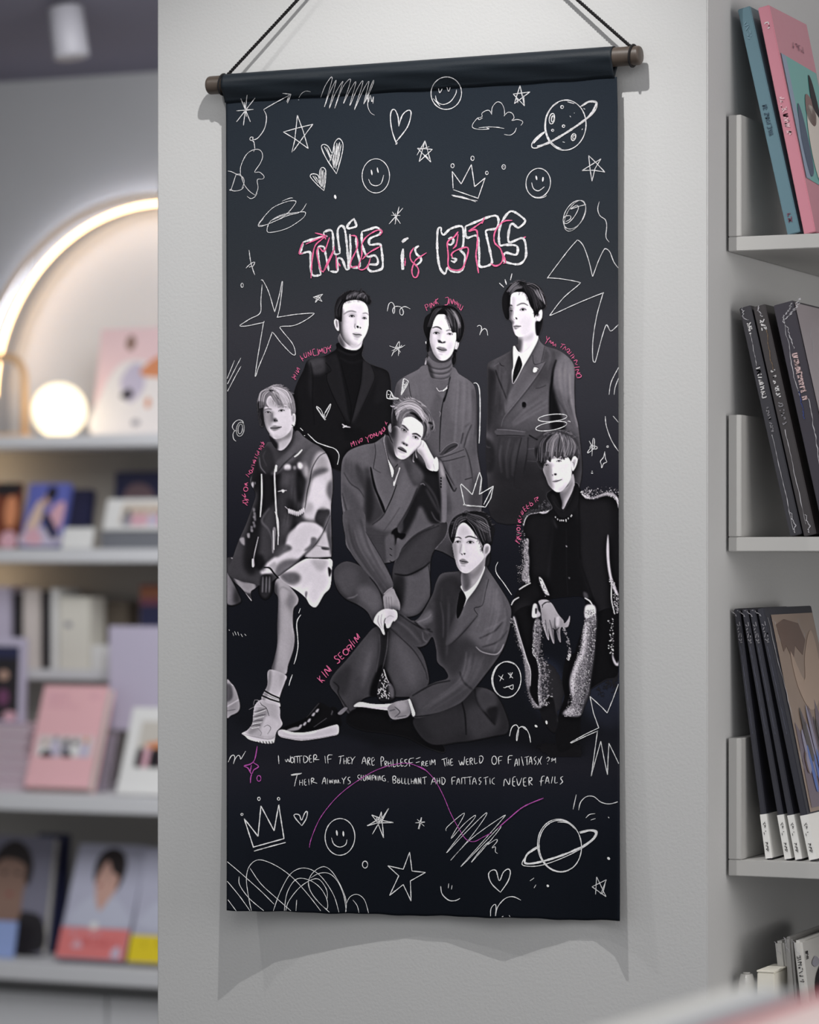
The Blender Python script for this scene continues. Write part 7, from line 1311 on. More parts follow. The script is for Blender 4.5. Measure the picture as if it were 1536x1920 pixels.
P_coral = mat('band_coral', (232, 130, 128), .5, .4); P_yel = mat('band_yellow', (240, 214, 40), .5, .4); P_steel = mat('steel_blue', (96, 128, 140), .6, .3, coat=.8, bump=.25, bscale=60)
E_ = lambda cx, cy, rx, ry, n=10: [(cx + rx * math.cos(2 * math.pi * k / n), cy + ry * math.sin(2 * math.pi * k / n)) for k in range(n)]

# --- niche row
M_globe = mat('lit_globe', (255, 248, 230), .4, .3, emit=(255, 236, 196), es=.95)
gc = unY(111, 763, 4.08); gr = (unY(165, 763, 4.08) - unY(58, 763, 4.08)).length / 2 * .84
gl = empty('globe_lamp', (gc.x, 4.08, Z1), 'small glowing white globe lamp on the shelf under the arch', 'lamp')
bm = bmesh.new(); bmesh.ops.create_uvsphere(bm, u_segments=40, v_segments=24, radius=gr)
zc_ = Z1 + gr * .97
bmesh.ops.translate(bm, verts=bm.verts, vec=(gc.x, 4.08, zc_)); link('globe', from_bm(bm, 'globe', True), M_globe, gl)
link('base', tube([Vector((gc.x, 4.08, Z1 + .0005)), Vector((gc.x, 4.08, Z1 + .012))], gr * .42, 'base', 28), mat('brass', (190, 160, 110), .35, .5, metal=.8), gl)
lamp('globe_light', 'POINT', (gc.x, 3.98, zc_ + gr * .3), .4, (1, .86, .66), gr * .8)
lamp('under_shelf_light', 'POINT', (unY(-75, 900, 4.1).x, 4.12, unY(0, 872, 4.1).z), .3, (1, .72, .42), .02)
lamp('under_shelf_light', 'POINT', (unY(-75, 900, 4.1).x, 4.12, unY(0, 1082, 4.1).z), .3, (1, .72, .42), .02)
# wooden arch ornament at the far left
M_lw = mat('pale_wood', (214, 176, 134), .6, .3, .3, 40, var=.1, vscale=14)
ao = empty('arch_ornament', (unY(20, 800, 4.1).x, 4.1, Z1), 'pale wooden arch ornament at the left end of the niche shelf', 'ornament')
ac = unY(10, 710, 4.1); r_ = unY(46, 710, 4.1).x - ac.x
pts = [Vector((ac.x + r_, 4.1, Z1 + .012))] + [Vector((ac.x + r_ * math.cos(a), 4.1, ac.z + r_ * math.sin(a))) for a in [math.pi * k / 16 for k in range(17)]] + [Vector((ac.x - r_, 4.1, Z1 + .012))]
link('arch_frame', tube(pts, .011, 'frame', 12), M_lw, ao)
link('base', box(ac.x - r_ * 1.3, ac.x + r_ * 1.3, 4.07, 4.13, Z1 + .0005, Z1 + .012, bev=.002), M_lw, ao)
# poster card in the niche
e, o, u, v, n = frontal('poster_card', 'large pink and white photo card standing in the niche beside the globe lamp', 'poster', (170, 812), (335, 812), (190, 618), 4.12, Z1, .006, mat('card_pink', (246, 214, 216), .6, .3))
patch(e, 'print', o, u, v, n, [(.02, .02), (.98, .02), (.98, .66), (.7, .62), (.5, .7), (.25, .66), (.08, .4)], mat('card_white', (244, 238, 236), .6, .3), label='pale figures on the card')
patch(e, 'print', o, u, v, n, E_(.36, .86, .055, .07), mat('hair_taupe', (150, 120, 106), .7), .0012); patch(e, 'print', o, u, v, n, [(.5, .6), (.72, .74), (.98, .72), (.98, .55), (.6, .54)], P_or, .0012)
patch(e, 'print', o, u, v, n, [(.3, .38), (.4, .44), (.44, .36), (.34, .34)], P_dark, .0014); patch(e, 'print', o, u, v, n, E_(.62, .3, .03, .05), P_or, .0014); patch(e, 'print', o, u, v, n, E_(.5, .12, .05, .03), P_grey, .0014)
patch(e, 'print', o, u, v, n, [(.28, .5), (.4, .66), (.52, .64), (.56, .44), (.4, .3)], P_lil, .0011)

# --- second row
e, o, u, v, n = frontal('photo_book', 'brown and orange photo book at the left end of the second shelf', 'book', (-30, 1026), (30, 1026), (-20, 908), 4.02, Z2, .02, P_brown)
patch(e, 'print', o, u, v, n, E_(.75, .55, .2, .25), P_or); patch(e, 'print', o, u, v, n, [(.5, .02), (.98, .02), (.9, .24), (.55, .22)], P_rose); patch(e, 'print', o, u, v, n, [(.3, .8), (.98, .84), (.98, .98), (.3, .98)], P_dark)
e, o, u, v, n = frontal('photo_book', 'dark violet book behind the blue photo book on the second shelf', 'book', (100, 1020), (160, 1020), (112, 922), 4.15, Z2, .03, P_navy)
e, o, u, v, n = frontal('photo_book', 'blue and pink photo book with two figures on the second shelf', 'book', (36, 1026), (112, 1026), (56, 912), 4.02, Z2, .024, P_blue)
for pts, m in (([(.02, .02), (.98, .02), (.95, .2), (.5, .3), (.05, .22)], P_lil), ([(.08, .3), (.3, .72), (.45, .6), (.4, .3), (.2, .2)], mat('print_tan', (226, 198, 180), .6)), ([(.55, .3), (.7, .62), (.95, .7), (.96, .4), (.85, .25)], P_rose), (E_(.6, .84, .13, .12), P_dark), (E_(.5, .72, .1, .1), P_skin), ([(.45, .5), (.6, .5), (.9, .2), (.8, .1), (.55, .3)], P_navy), ([(.05, .1), (.3, .3), (.55, .1), (.4, .02)], P_rose)): patch(e, 'print', o, u, v, n, pts, m, .0008 + .0002 * random.random())
e, o, u, v, n = frontal('price_card', 'small blank white card leaning at the front of the second shelf', 'card', (114, 1031), (172, 1031), (120, 990), 3.965, Z2, .003, P_white)
e, o, u, v, n = frontal('photo_book', 'dark box with a brown print at the back of the second shelf, right', 'book', (212, 1010), (300, 1010), (216, 886), 4.2, Z2, .03, P_navy)
patch(e, 'print', o, u, v, n, [(.15, .1), (.95, .1), (.85, .7), (.5, .85), (.2, .7)], mat('print_mauve', (120, 98, 104), .6)); patch(e, 'print', o, u, v, n, [(.1, .86), (.95, .86), (.95, .97), (.1, .97)], P_navy, .001)
bx = empty('grey_box', (unY(250, 1020, 4.0).x, 4.0, Z2), 'flat grey box at the right of the second shelf', 'box')
zg = unY(240, 999, 4.0).z; link('body', box(unY(189, 1020, 4.0).x, unY(330, 1020, 4.0).x, 4.0, 4.12, Z2 + .0005, zg, bev=.002), mat('box_grey', (120, 122, 128), .6), bx); link('lid', box(unY(189, 1020, 4.0).x - .001, unY(331, 1020, 4.0).x, 3.999, 4.121, zg + .0003, zg + .004, bev=.001), mat('box_grey_light', (140, 142, 148), .6), bx)
e, o, u, v, n = frontal('photo_card', 'white framed group photo card standing on the flat grey box', 'card', (192, 996), (320, 996), (202, 938), 4.02, zg + .0043, .01, P_white)
patch(e, 'print', o, u, v, n, [(.22, .2), (.98, .2), (.98, .85), (.25, .85)], mat('print_buff', (214, 202, 188), .6), smooth=False)
for k, (cx, c) in enumerate(((.34, P_grey), (.46, P_rose), (.58, P_rose), (.72, P_lil), (.84, P_rose))): patch(e, 'print', o, u, v, n, [(cx - .06, .16), (cx + .06, .16), (cx + .05, .5), (cx - .05, .5)], c, .001); patch(e, 'print', o, u, v, n, E_(cx, .56, .035, .1), P_dark if k in (0, 4) else P_skin, .0012)

# --- set-back shelf with boxes
def upright(name, label, cat_, x0, x1, yt, Y, zs, dep, m, group=None):
    a, b = unY(x0, 1100, Y).x, unY(x1, 1100, Y).x; zt = unY((x0 + x1) / 2, yt, Y).z
    e = empty(name, ((a + b) / 2, Y, zs), label, cat_, group); link('body', box(a, b, Y, Y + dep, zs + .0005, zt, bev=.0015), m, e)
    return e, Vector((a, Y, zs + .0005)), Vector((b - a, 0, 0)), Vector((0, 0, zt - zs)), Vector((0, -1, 0))
upright('storage_box', 'pale lilac box at the left end of the set-back shelf', 'box', -30, 18, 1100, 4.10, Z5, .12, P_lil)
upright('book', 'tall cream book between a dark gap and a black book', 'book', 43, 73, 1104, 4.10, Z5, .14, mat('book_cream', (222, 212, 206), .7))
upright('book', 'dark slab put in for the shaded gap left of the tall cream book', 'book', 25, 39, 1112, 4.11, Z5, .12, P_dark); upright('book', 'black book right of the tall cream book', 'book', 78, 91, 1108, 4.11, Z5, .12, P_dark)  # first slab stands in for a dark gap, second is a book
upright('book', 'thin white book against the big cream box', 'book', 95, 109, 1103, 4.10, Z5, .14, P_white)
e, o, u, v, n = upright('storage_box', 'big cream box with a small grey mark on the set-back shelf', 'box', 111, 168, 1120, 4.09, Z5, .09, P_cream)
patch(e, 'print', o, u, v, n, E_(.3, .62, .12, .04), P_grey)
upright('storage_box', 'small white box right of the big cream box', 'box', 171, 205, 1210, 4.09, Z5, .05, P_white)
upright('storage_box', 'dim brown box at the back of the set-back shelf', 'box', 176, 240, 1128, 4.20, Z5, .06, mat('box_dim', (110, 100, 88), .8))
e, o, u, v, n = upright('book', 'book with a red and blue spine at the right end of the set-back shelf', 'book', 262, 330, 1096, 4.12, Z5, .12, mat('book_wine', (120, 70, 84), .7))
patch(e, 'print', o, u, v, n, [(.02, .45), (.98, .45), (.98, .75), (.02, .75)], P_navy, smooth=False); patch(e, 'print', o, u, v, n, [(.02, .84), (.98, .84), (.98, .98), (.02, .98)], mat('book_rust', (150, 96, 70), .7), smooth=False)

# --- third row (deep shelf)
Yf = 3.86
sb = []
for k in range(6):
    zz = Z3 + .0006 + k * .0295; a, b = unY(-70, 1400, Yf).x + .004 * (k % 2), unY(50, 1400, Yf).x + .006 * ((k * 7) % 3 - 1)
    if k == 0: lab = 'pink-grey photo book, bottom of the stack on the deep shelf'
    elif k == 5: lab = 'pink-grey photo book, top of the stack under the dark framed card'
    else: lab = 'pink-grey photo book, number %s up in the stack on the deep shelf' % ('two', 'three', 'four', 'five')[k - 1]
    e = empty('photo_book', ((a + b) / 2, Yf, zz), lab, 'book', 'pink-grey books stacked flat')
    link('cover', hexa((a, Yf, zz), (b - a, 0, 0), (0, .15, 0), (0, 0, .004)), mat('stack_cover', (214, 190, 202), .6), e); link('pages', hexa((a + .002, Yf + .002, zz + .0043), (b - a - .003, 0, 0), (0, .146, 0), (0, 0, .0195)), mat('stack_pages', (200, 184, 192), .8, .2, .3, 400), e); link('cover', hexa((a, Yf, zz + .0241), (b - a, 0, 0), (0, .15, 0), (0, 0, .004)), MATS['stack_cover'], e)
ztop = Z3 + .0006 + 6 * .0295 - .001
e, o, u, v, n = frontal('framed_card', 'dark photo card in a lilac frame standing on the stack of pink-grey books', 'picture frame', (-50, 1356), (42, 1356), (-45, 1196), 3.9, ztop, .02, P_lil)
patch(e, 'print', o, u, v, n, [(.03, .03), (.9, .03), (.9, .9), (.03, .9)], P_dark, smooth=False); patch(e, 'print', o, u, v, n, [(.03, .76), (.9, .76), (.9, .9), (.03, .9)], P_navy, .001, smooth=False)
patch(e, 'print', o, u, v, n, E_(.6, .56, .1, .06), P_skin, .0012); patch(e, 'print', o, u, v, n, E_(.6, .3, .12, .1), mat('print_plum', (120, 70, 104), .6), .0012); patch(e, 'print', o, u, v, n, E_(.74, .08, .14, .06), P_rose, .0012)
M_acr = mat('clear_acrylic', (222, 212, 226), .15, .5, trans=.7)
def stand(x, y, z, w, label, k):
    e = empty('acrylic_stand', (x, y, z), label, 'display stand')
    link('back_plate', hexa((x - w / 2, y, z + .001), (w, 0, 0), (0, .06, .15), (0, .003, 0)), M_acr, e); link('front_lip', box(x - w / 2, x + w / 2, y - .03, y - .027, z + .001, z + .02), M_acr, e); link('base', box(x - w / 2, x + w / 2, y - .03, y + .003, z + .0004, z + .0034), M_acr, e)
e, o, u, v, n = frontal('photo_album', 'pink album with a small group photo, leaning back on the deep shelf', 'album', (45, 1476), (166, 1476), (84, 1295), 3.80, Z3, .038, P_pink, pages=P_page)
for pts, m in (([(.08, .3), (.94, .3), (.94, .5), (.08, .5)], mat('print_pale', (222, 214, 212), .6)),): patch(e, 'print', o, u, v, n, pts, m, smooth=False, label='group photo')
for cx, h, c, hc in ((.2, .1, P_white, P_skin), (.36, .14, P_lil, P_grey), (.52, .12, P_grey, P_dark), (.66, .11, P_white, P_dark), (.82, .13, P_lil, P_or)): patch(e, 'print', o, u, v, n, [(cx - .07, .31), (cx + .07, .31), (cx + .05, .31 + h), (cx - .05, .31 + h)], c, .0011); patch(e, 'print', o, u, v, n, E_(cx, .33 + h, .04, .03), hc, .0013)
patch(e, 'print', o, u, v, n, [(.16, .3), (.34, .3), (.3, .35), (.2, .36)], P_dark, .0014); patch(e, 'print', o, u, v, n, [(.5, .3), (.64, .3), (.58, .36)], P_dark, .0014)
squiggle(e, 'lettering', o, u, v, n, .1, .42, .86, .93, P_rose, 9, 'u', w=.0014); squiggle(e, 'lettering', o, u, v, n, .1, .62, .78, .83, P_rose, 14, 'u', w=.0012); squiggle(e, 'lettering', o, u, v, n, .72, .9, .87, .92, P_rose, 5, 'u', w=.0014)
e, o, u, v, n = frontal('display_board', 'large plain lilac board standing upright behind the white framed photo', 'board', (204, 1374), (360, 1374), (200, 1174), 3.99, Z3 + .16, .008, mat('board_lilac', (204, 196, 216), .6, .3, var=.02))
bd = e
for xx_ in (.06, .9): link('leg', box(o.x + u.x * xx_ - .003, o.x + u.x * xx_ + .003, 3.992, 3.998, Z3 + .0005, o.z + .002), M_acr, bd)
link('foot', box(o.x, o.x + u.x, 3.97, 4.02, Z3 + .0004, Z3 + .004), M_acr, bd)
e, o, u, v, n = frontal('framed_photo', 'white framed group photo leaning at the right of the deep shelf', 'picture frame', (217, 1482), (345, 1482), (250, 1330), 3.78, Z3, .014, P_white)
patch(e, 'print', o, u, v, n, [(.18, .3), (.86, .3), (.86, .84), (.18, .84)], mat('print_wall', (206, 200, 190), .6), smooth=False, label='group photo'); patch(e, 'print', o, u, v, n, [(.3, .58), (.5, .62), (.86, .78), (.86, .52), (.4, .52)], P_or, .001)
for cx, c in ((.24, P_dark), (.34, P_rose), (.44, P_dark), (.54, P_dark), (.62, P_rose), (.74, P_dark)): patch(e, 'print', o, u, v, n, [(cx - .05, .32), (cx + .05, .32), (cx + .05, .5), (cx - .04, .52)], c, .0012)
stand(unY(185, 1470, 3.9).x, 3.9, Z3, .05, 'clear acrylic stand between the pink album and the white frame', 0)

# --- lowest row
e, o, u, v, n = frontal('photo_book', 'navy slipcase directly behind the large portrait book at the left of the lowest shelf', 'book', (60, 1780), (112, 1780), (72, 1564), 3.93, Z4, .03, P_navy)
e, o, u, v, n = frontal('portrait_book', 'portrait photo book of a dark-haired young man, at the left end of the lowest shelf', 'book', (-60, 1788), (78, 1788), (-35, 1570), 3.84, Z4, .035, mat('print_dusk', (128, 126, 142), .5, .4), pages=P_page)
patch(e, 'print', o, u, v, n, [(.02, .02), (.96, .02), (.96, .3), (.7, .36), (.4, .34), (.02, .3)], P_dark); patch(e, 'print', o, u, v, n, [(.3, .28), (.62, .28), (.66, .5), (.68, .74), (.52, .84), (.3, .8), (.22, .5)], mat('print_face_dim', (148, 118, 104), .6), .001)
patch(e, 'print', o, u, v, n, [(.2, .6), (.24, .84), (.45, .96), (.66, .9), (.76, .74), (.72, .58), (.66, .64), (.66, .74), (.5, .8), (.3, .78)], mat('print_hair', (42, 34, 34), .6), .0012); patch(e, 'print', o, u, v, n, E_(.48, .5, .05, .018), mat('print_lip', (150, 84, 80), .6), .0013)
patch(e, 'print', o, u, v, n, E_(.38, .68, .04, .014), P_dark, .0013); patch(e, 'print', o, u, v, n, E_(.56, .68, .04, .014), P_dark, .0013)
e, o, u, v, n = frontal('price_card', 'small light blue card leaning on the large portrait book', 'card', (-20, 1792), (26, 1792), (-12, 1726), 3.79, Z4, .003, mat('card_blue', (156, 176, 226), .6))
def portrait(name, label, bl, br, tl, Y, band, bl_, hairc=True):
    e, o, u, v, n = frontal(name, label, 'book', bl, br, tl, Y, Z4, .03, mat('print_haze', (186, 186, 204), .5, .4), pages=P_dark)
    patch(e, 'print', o, u, v, n, [(.1, .3), (.2, .48), (.42, .56), (.5, .5), (.62, .56), (.84, .46), (.96, .3)], mat('print_shirt', (196, 198, 214), .6), .001)
    patch(e, 'print', o, u, v, n, [(.42, .5), (.5, .42), (.6, .52), (.68, .62), (.7, .76), (.6, .88), (.42, .86), (.34, .72), (.38, .6)], mat('print_face', (206, 164, 150), .6), .0012)
    patch(e, 'print', o, u, v, n, [(.34, .66), (.3, .8), (.36, .92), (.52, .97), (.68, .93), (.76, .82), (.74, .68), (.68, .6), (.68, .72), (.58, .76), (.48, .86), (.4, .78)], MATS['print_hair'], .0014)
    patch(e, 'print', o, u, v, n, E_(.42, .64, .03, .014), mat('print_lip', (150, 84, 80)), .0015)
    patch(e, 'paper_band', o, u, v, n, [(0, .01), (1, .01), (1, bl_), (0, bl_)], band, .0022, smooth=False, label='printed paper band')
    return e, o, u, v, n
e, o, u, v, n = portrait('portrait_book', 'portrait photo book with a coral paper band', (104, 1803), (232, 1803), (150, 1590), 3.76, P_coral, .27)
squiggle(e, 'lettering', o, u, v, n, .12, .6, .2, .25, P_rose, 12, 'u', .0026, .0009); squiggle(e, 'lettering', o, u, v, n, .35, .85, .12, .18, mat('print_red', (190, 60, 66), .6), 12, 'u', .0026, .0009); patch(e, 'print', o, u, v, n, [(.2, .1), (.28, .17), (.36, .1)], P_rose, .0026); patch(e, 'print', o, u, v, n, [(.8, .03), (.92, .03), (.9, .12), (.82, .1)], P_lil, .0026)
patch(e, 'print', o, u, v, n, E_(.47, .29, .06, .035), P_white, .0028, label='round white sticker')
e, o, u, v, n = portrait('portrait_book', 'portrait photo book with a bright yellow paper band', (238, 1808), (365, 1808), (275, 1596), 3.76, P_yel, .24)
squiggle(e, 'lettering', o, u, v, n, .2, .9, .15, .2, mat('print_ochre', (150, 120, 20), .6), 12, 'u', .0026, .0009)
# ceiling spotlight in view, other spotlights on the track above the banner
M_lampw = mat('lamp_white', (160, 158, 164), .5, .4)
q = unY(135, 108, 3.2)
e = empty('track_spotlight', (q.x, 3.2, q.z), 'white cylinder spotlight hanging from the dark ceiling, left of the pillar', 'spotlight')
q0 = unY(122, 14, 3.2); rr_ = (unY(150, 60, 3.2).x - unY(118, 60, 3.2).x) * .92
link('lamp_can', tube([q0, q0 + (q - q0) * .02, q0 + (q - q0) * .98, q], rr_, 'can', 32, True, [rr_ * .92, rr_, rr_, rr_ * .94]), M_lampw, e)
link('stem', tube([q0 + Vector((0, 0, -.01)), Vector((q0.x, q0.y, CEIL))], rr_ * .22, 'stem', 12), mat('lamp_black', (60, 58, 64), .6), e)

# --- right alcove, top shelf
Y = .085
e, o, u, v, d = spined('photo_album', 'blue-grey album leaning left on the top alcove shelf', 'album', (1477, 440), (1506, 439), (1383, 18), Y, R1, .155, P_steel, th=.0165)
P_tx = mat('foil_grey', (150, 170, 178), .4, .5)
squiggle(e, 'lettering', o, u, v, Vector((0, -1, 0)), .3, .62, .43, .57, mat('letter_slate', (66, 88, 104), .5), 12); squiggle(e, 'lettering', o, u, v, Vector((0, -1, 0)), .32, .6, .05, .09, mat('letter_wine', (120, 70, 90), .5), 3); squiggle(e, 'lettering', o, u, v, Vector((0, -1, 0)), .3, .6, .86, .94, mat('letter_pale', (120, 150, 165), .5), 4)
M_wp = mat('wrapped_pink', (206, 132, 148), .5, .4, coat=.9, bump=.3, bscale=55, var=.04)
e, o, u, v, d = spined('photo_album', 'shrink-wrapped pink album with a teal cover photo on the top alcove shelf', 'album', (1508, 440), (1531, 439), (1421, 15), Y, R1, .158, M_wp, th=.0150)
squiggle(e, 'lettering', o, u, v, Vector((0, -1, 0)), .3, .7, .43, .6, mat('letter_rose', (232, 190, 198), .5), 15, w=.0007); squiggle(e, 'lettering', o, u, v, Vector((0, -1, 0)), .35, .65, .9, .93, mat('letter_silver', (230, 226, 226), .4), 2)
oc = o + u; nn = u.normalized(); M_teal = mat('cover_teal', (100, 176, 170), .4, .4, coat=.9, bump=.2, bscale=50)
patch(e, 'cover_photo', oc, d, v, nn, [(.04, .24), (.97, .2), (.97, .77), (.04, .79)], M_teal, .0006, smooth=False, label='teal cover photo with two people')
patch(e, 'print', oc, d, v, nn, [(.04, .24), (.16, .24), (.16, .785), (.04, .79)], mat('cover_lilac', (140, 158, 184), .4, coat=.8), .0009, smooth=False)
for pts, m in (([(.12, .42), (.22, .58), (.3, .5), (.3, .3), (.16, .26)], mat('cover_slate', (84, 96, 116), .5)), ([(.34, .36), (.4, .52), (.56, .6), (.8, .52), (.9, .3), (.6, .22), (.4, .24)], mat('cover_ivory', (216, 208, 200), .5)), ([(.42, .54), (.5, .64), (.66, .62), (.68, .54), (.56, .5)], mat('cover_taupe', (136, 110, 108), .5)), ([(.64, .6), (.7, .74), (.78, .7), (.8, .56)], P_dark), ([(.62, .36), (.68, .44), (.72, .36), (.66, .3)], P_grey), ([(.5, .28), (.56, .32), (.58, .26)], P_dark)): patch(e, 'print', oc, d, v, nn, pts, m, .0012)
squiggle(e, 'lettering', oc, d, v, nn, .42, .72, .84, .87, MATS['letter_wine'], 6, 'u', w=.0006)
# --- middle shelf
M_blk = mat('wrapped_black', (40, 38, 46), .45, .45, coat=.9, bump=.35, bscale=45, var=.1, vscale=12); M_glint = mat('crease_glint', (190, 188, 194), .25, .8)
def crease_glint(e, o, u, v, n, x, y0, y1, amp, w, m=None, name='wrap_glint', off=.0009):  # thin ribbons that paint glints along the folds of the wrap
    R = random.Random(int(x * 100 + y0 * 1000)); k = 26; pts = []; xx_ = x
    for i in range(k): xx_ += R.uniform(-amp, amp); pts.append((xx_, y0 + (y1 - y0) * i / (k - 1)))
    vs, fs = [], []
    for i, (a, b) in enumerate(pts):
        ww = w * R.uniform(.15, 1); c = o + u * a + v * b + n * off; vs += [c + u.normalized() * ww, c - u.normalized() * ww]
        if i: fs.append((2 * i - 2, 2 * i - 1, 2 * i + 1, 2 * i))
    link(name, mesh(name, vs, fs), m or M_glint, e)
NF = Vector((0, -1, 0)); L1 = mat('letter_white', (206, 204, 206), .4, .5)
e, o, u, v, d = spined('photo_album', 'black wrapped album leaning against the side wall, leftmost on the middle alcove shelf', 'album', (1482, 1006), (1504, 1004), (1386, 578), Y, R2, .19, M_blk, th=.0152)
squiggle(e, 'lettering', o, u, v, NF, .4, .72, .88, .93, L1, 3, w=.0007); squiggle(e, 'lettering', o, u, v, NF, .3, .62, .6, .74, L1, 12, w=.0007); squiggle(e, 'lettering', o, u, v, NF, .4, .6, .45, .56, mat('letter_dim', (130, 128, 134), .5), 10); crease_glint(e, o, u, v, NF, .4, .74, .88, .02, .0004); crease_glint(e, o, u, v, NF, .4, .02, .44, .03, .0005); crease_glint(e, o, u, v, NF, .5, .01, .1, .1, .0009); crease_glint(e, o, u, v, NF, .5, .94, 1, .12, .0008)
e, o, u, v, d = spined('photo_album', 'black wrapped album with brownish spine top, second on the middle alcove shelf', 'album', (1508, 1006), (1532, 1002), (1412, 576), Y, R2, .19, mat('wrapped_black_warm', (48, 42, 44), .45, .45, coat=.9, bump=.35, bscale=45, var=.12, vscale=10), th=.0158)
squiggle(e, 'lettering', o, u, v, NF, .35, .7, .89, .94, L1, 3, w=.0007); squiggle(e, 'lettering', o, u, v, NF, .35, .65, .6, .72, L1, 11, w=.0007); squiggle(e, 'lettering', o, u, v, NF, .35, .65, .48, .58, MATS['letter_dim'], 9); crease_glint(e, o, u, v, NF, .5, .72, .9, .05, .0006, mat('glint_gold', (116, 94, 70), .3, .7)); crease_glint(e, o, u, v, NF, .4, .05, .46, .03, .0005); crease_glint(e, o, u, v, NF, .5, .01, .09, .1, .0009); crease_glint(e, o, u, v, NF, .5, .95, 1, .12, .0009)
e, o, u, v, d = spined('photo_album', 'thickest black album with a glossy violet-grey cover, third on the middle alcove shelf', 'album', (1546, 1006), (1584, 1004), (1450, 573), Y, R2, .21, mat('wrapped_plum', (44, 38, 50), .45, .45, coat=.9, bump=.35, bscale=45, var=.12, vscale=10), th=.0258)
squiggle(e, 'lettering', o, u, v, NF, .42, .66, .58, .78, mat('letter_rosy', (206, 178, 178), .4, .5), 15, w=.0008); crease_glint(e, o, u, v, NF, .3, .6, .95, .03, .0005); crease_glint(e, o, u, v, NF, .6, .8, .94, .05, .0006); crease_glint(e, o, u, v, NF, .32, .5, .62, .03, .0009, mat('glint_blue', (44, 60, 120), .3, .6)); crease_glint(e, o, u, v, NF, .45, .93, 1, .16, .0015); crease_glint(e, o, u, v, NF, .5, .3, .58, .04, .0006); crease_glint(e, o, u, v, NF, .35, .94, .99, .1, .001)
oc = o + u; nn = u.normalized(); M_cg = mat('cover_grey', (172, 162, 168), .3, .5, coat=1, bump=.3, bscale=20, var=.15, vscale=6)
patch(e, 'cover_face', oc, d, v, nn, [(.02, .01), (.99, .01), (.99, .99), (.02, .99)], M_cg, .0006, smooth=False, label='glossy grey cover')
crease_glint(e, oc, d, v, nn, .18, .78, .9, .02, .0016); crease_glint(e, oc, d, v, nn, .45, .7, .76, .02, .0012)
# --- lower shelf: four thin black albums with white bands
M_thin = mat('thin_black', (44, 44, 54), .55, .4, coat=.4, bump=.3, bscale=60, var=.12, vscale=14)
sp = [((1437, 1613), (1376, 1142), 'leftmost'), ((1473, 1615), (1391, 1143), 'second'), ((1493, 1617), (1405, 1143), 'third'), ((1519, 1618), (1420, 1142), 'rightmost')]
for k, (bl, tl, wd) in enumerate(sp):
    lab = {'leftmost': 'thin black album with a white paper band, leftmost of four on the lower alcove shelf', 'second': 'thin black album with a white paper band, second of four on the lower alcove shelf', 'third': 'thin black album with a white paper band, third of four on the lower alcove shelf', 'rightmost': 'thin black album showing its bronze foil cover, rightmost on the lower alcove shelf'}[wd]
    e, o, u, v, d = spined('photo_album', lab, 'album', bl, bl, tl, Y, R3, .2, M_thin, 'thin black albums on the lower alcove shelf', th=.0074 if k < 3 else .0088)
    b0 = o - u.normalized() * .0005 + Vector((0, -.0006, 0)); link('paper_band', hexa(b0 + v * .004, u + u.normalized() * .001, v * .175, d * .45), P_white, e, 'white paper band')
    squiggle(e, 'lettering', o, u, v, NF, .3, .7, .03, .15, P_dark, 9, off=.0016, w=.0004); squiggle(e, 'lettering', o, u, v, NF, .25, .75, .86, .95, MATS['letter_dim'], 4, w=.0006)
    crease_glint(e, o, u, v, NF, .5, .5, .85, .04, .0003, mat('glint_dim', (96, 98, 116), .3, .6)); crease_glint(e, o, u, v, NF, .5, .97, 1.0, .2, .0006)
    if k == 0:
        oc = o + u; patch(e, 'print', oc, d, v, u.normalized(), [(.22, .08), (.3, .12), (.36, .1), (.34, .03), (.25, .04)], P_dark, .0016, label='dark print on the paper band')
oc = o + u; nn = u.normalized()
M_bz = mat('bronze_foil', (176, 152, 136), .3, .6, metal=.35, coat=.8, bump=.5, bscale=16, var=.16, vscale=9)
patch(e, 'cover_face', oc, d, v, nn, [(.06, .185), (.98, .185), (.98, .97), (.1, .97)], M_bz, .0008, smooth=False, label='crumpled bronze foil cover photo')
F_br = mat('foil_brown', (104, 78, 66), .35, .5, coat=.8); F_tan = mat('foil_tan', (206, 178, 158), .3, .6, metal=.3, coat=.8); F_dk = mat('foil_dark', (74, 66, 68), .35, .5, coat=.8); F_li = mat('foil_lilac', (150, 146, 172), .4, .5, coat=.8); F_bl = mat('foil_blue', (78, 112, 190), .4, .5, coat=.8); F_ma = mat('foil_mauve', (112, 98, 112), .4, .5, coat=.8)
patch(e, 'print', oc, d, v, nn, [(.16, .93), (.34, .95), (.62, .93), (.7, .86), (.58, .8), (.46, .84), (.36, .78), (.28, .84), (.2, .82)], F_br, .0011, smooth=False)
patch(e, 'print', oc, d, v, nn, [(.34, .82), (.5, .7), (.62, .8), (.86, .9), (.9, .76), (.74, .62), (.5, .58), (.34, .68)], F_tan, .0012)
patch(e, 'print', oc, d, v, nn, [(.1, .2), (.98, .2), (.98, .58), (.88, .5), (.8, .6), (.7, .5), (.62, .62), (.54, .5), (.46, .6), (.38, .5), (.3, .58), (.22, .48), (.12, .54)], F_ma, .0013, smooth=False)
RF = random.Random(3)
for k in range(30):
    x_ = RF.uniform(.14, .95); y0_ = RF.uniform(.2, .42); y1_ = y0_ + RF.uniform(.08, .2)
    m_ = (F_dk if y1_ > .46 else RF.choice((F_bl, F_li, F_li, F_bl, F_br))) if k % 3 else F_li
    patch(e, 'print', oc, d, v, nn, [(x_, y0_), (x_ + .05, y0_ + .02), (x_ + .03 - .1 * (y1_ - y0_), y1_), (x_ - .02, y1_ - .03)], m_, .0014 + .00003 * k)
crease_glint(e, oc, d, v, nn, .12, .2, .96, .02, .0012); crease_glint(e, oc, d, v, nn, .62, .62, .95, .03, .001); crease_glint(e, oc, d, v, nn, .3, .82, .95, .05, .0012)
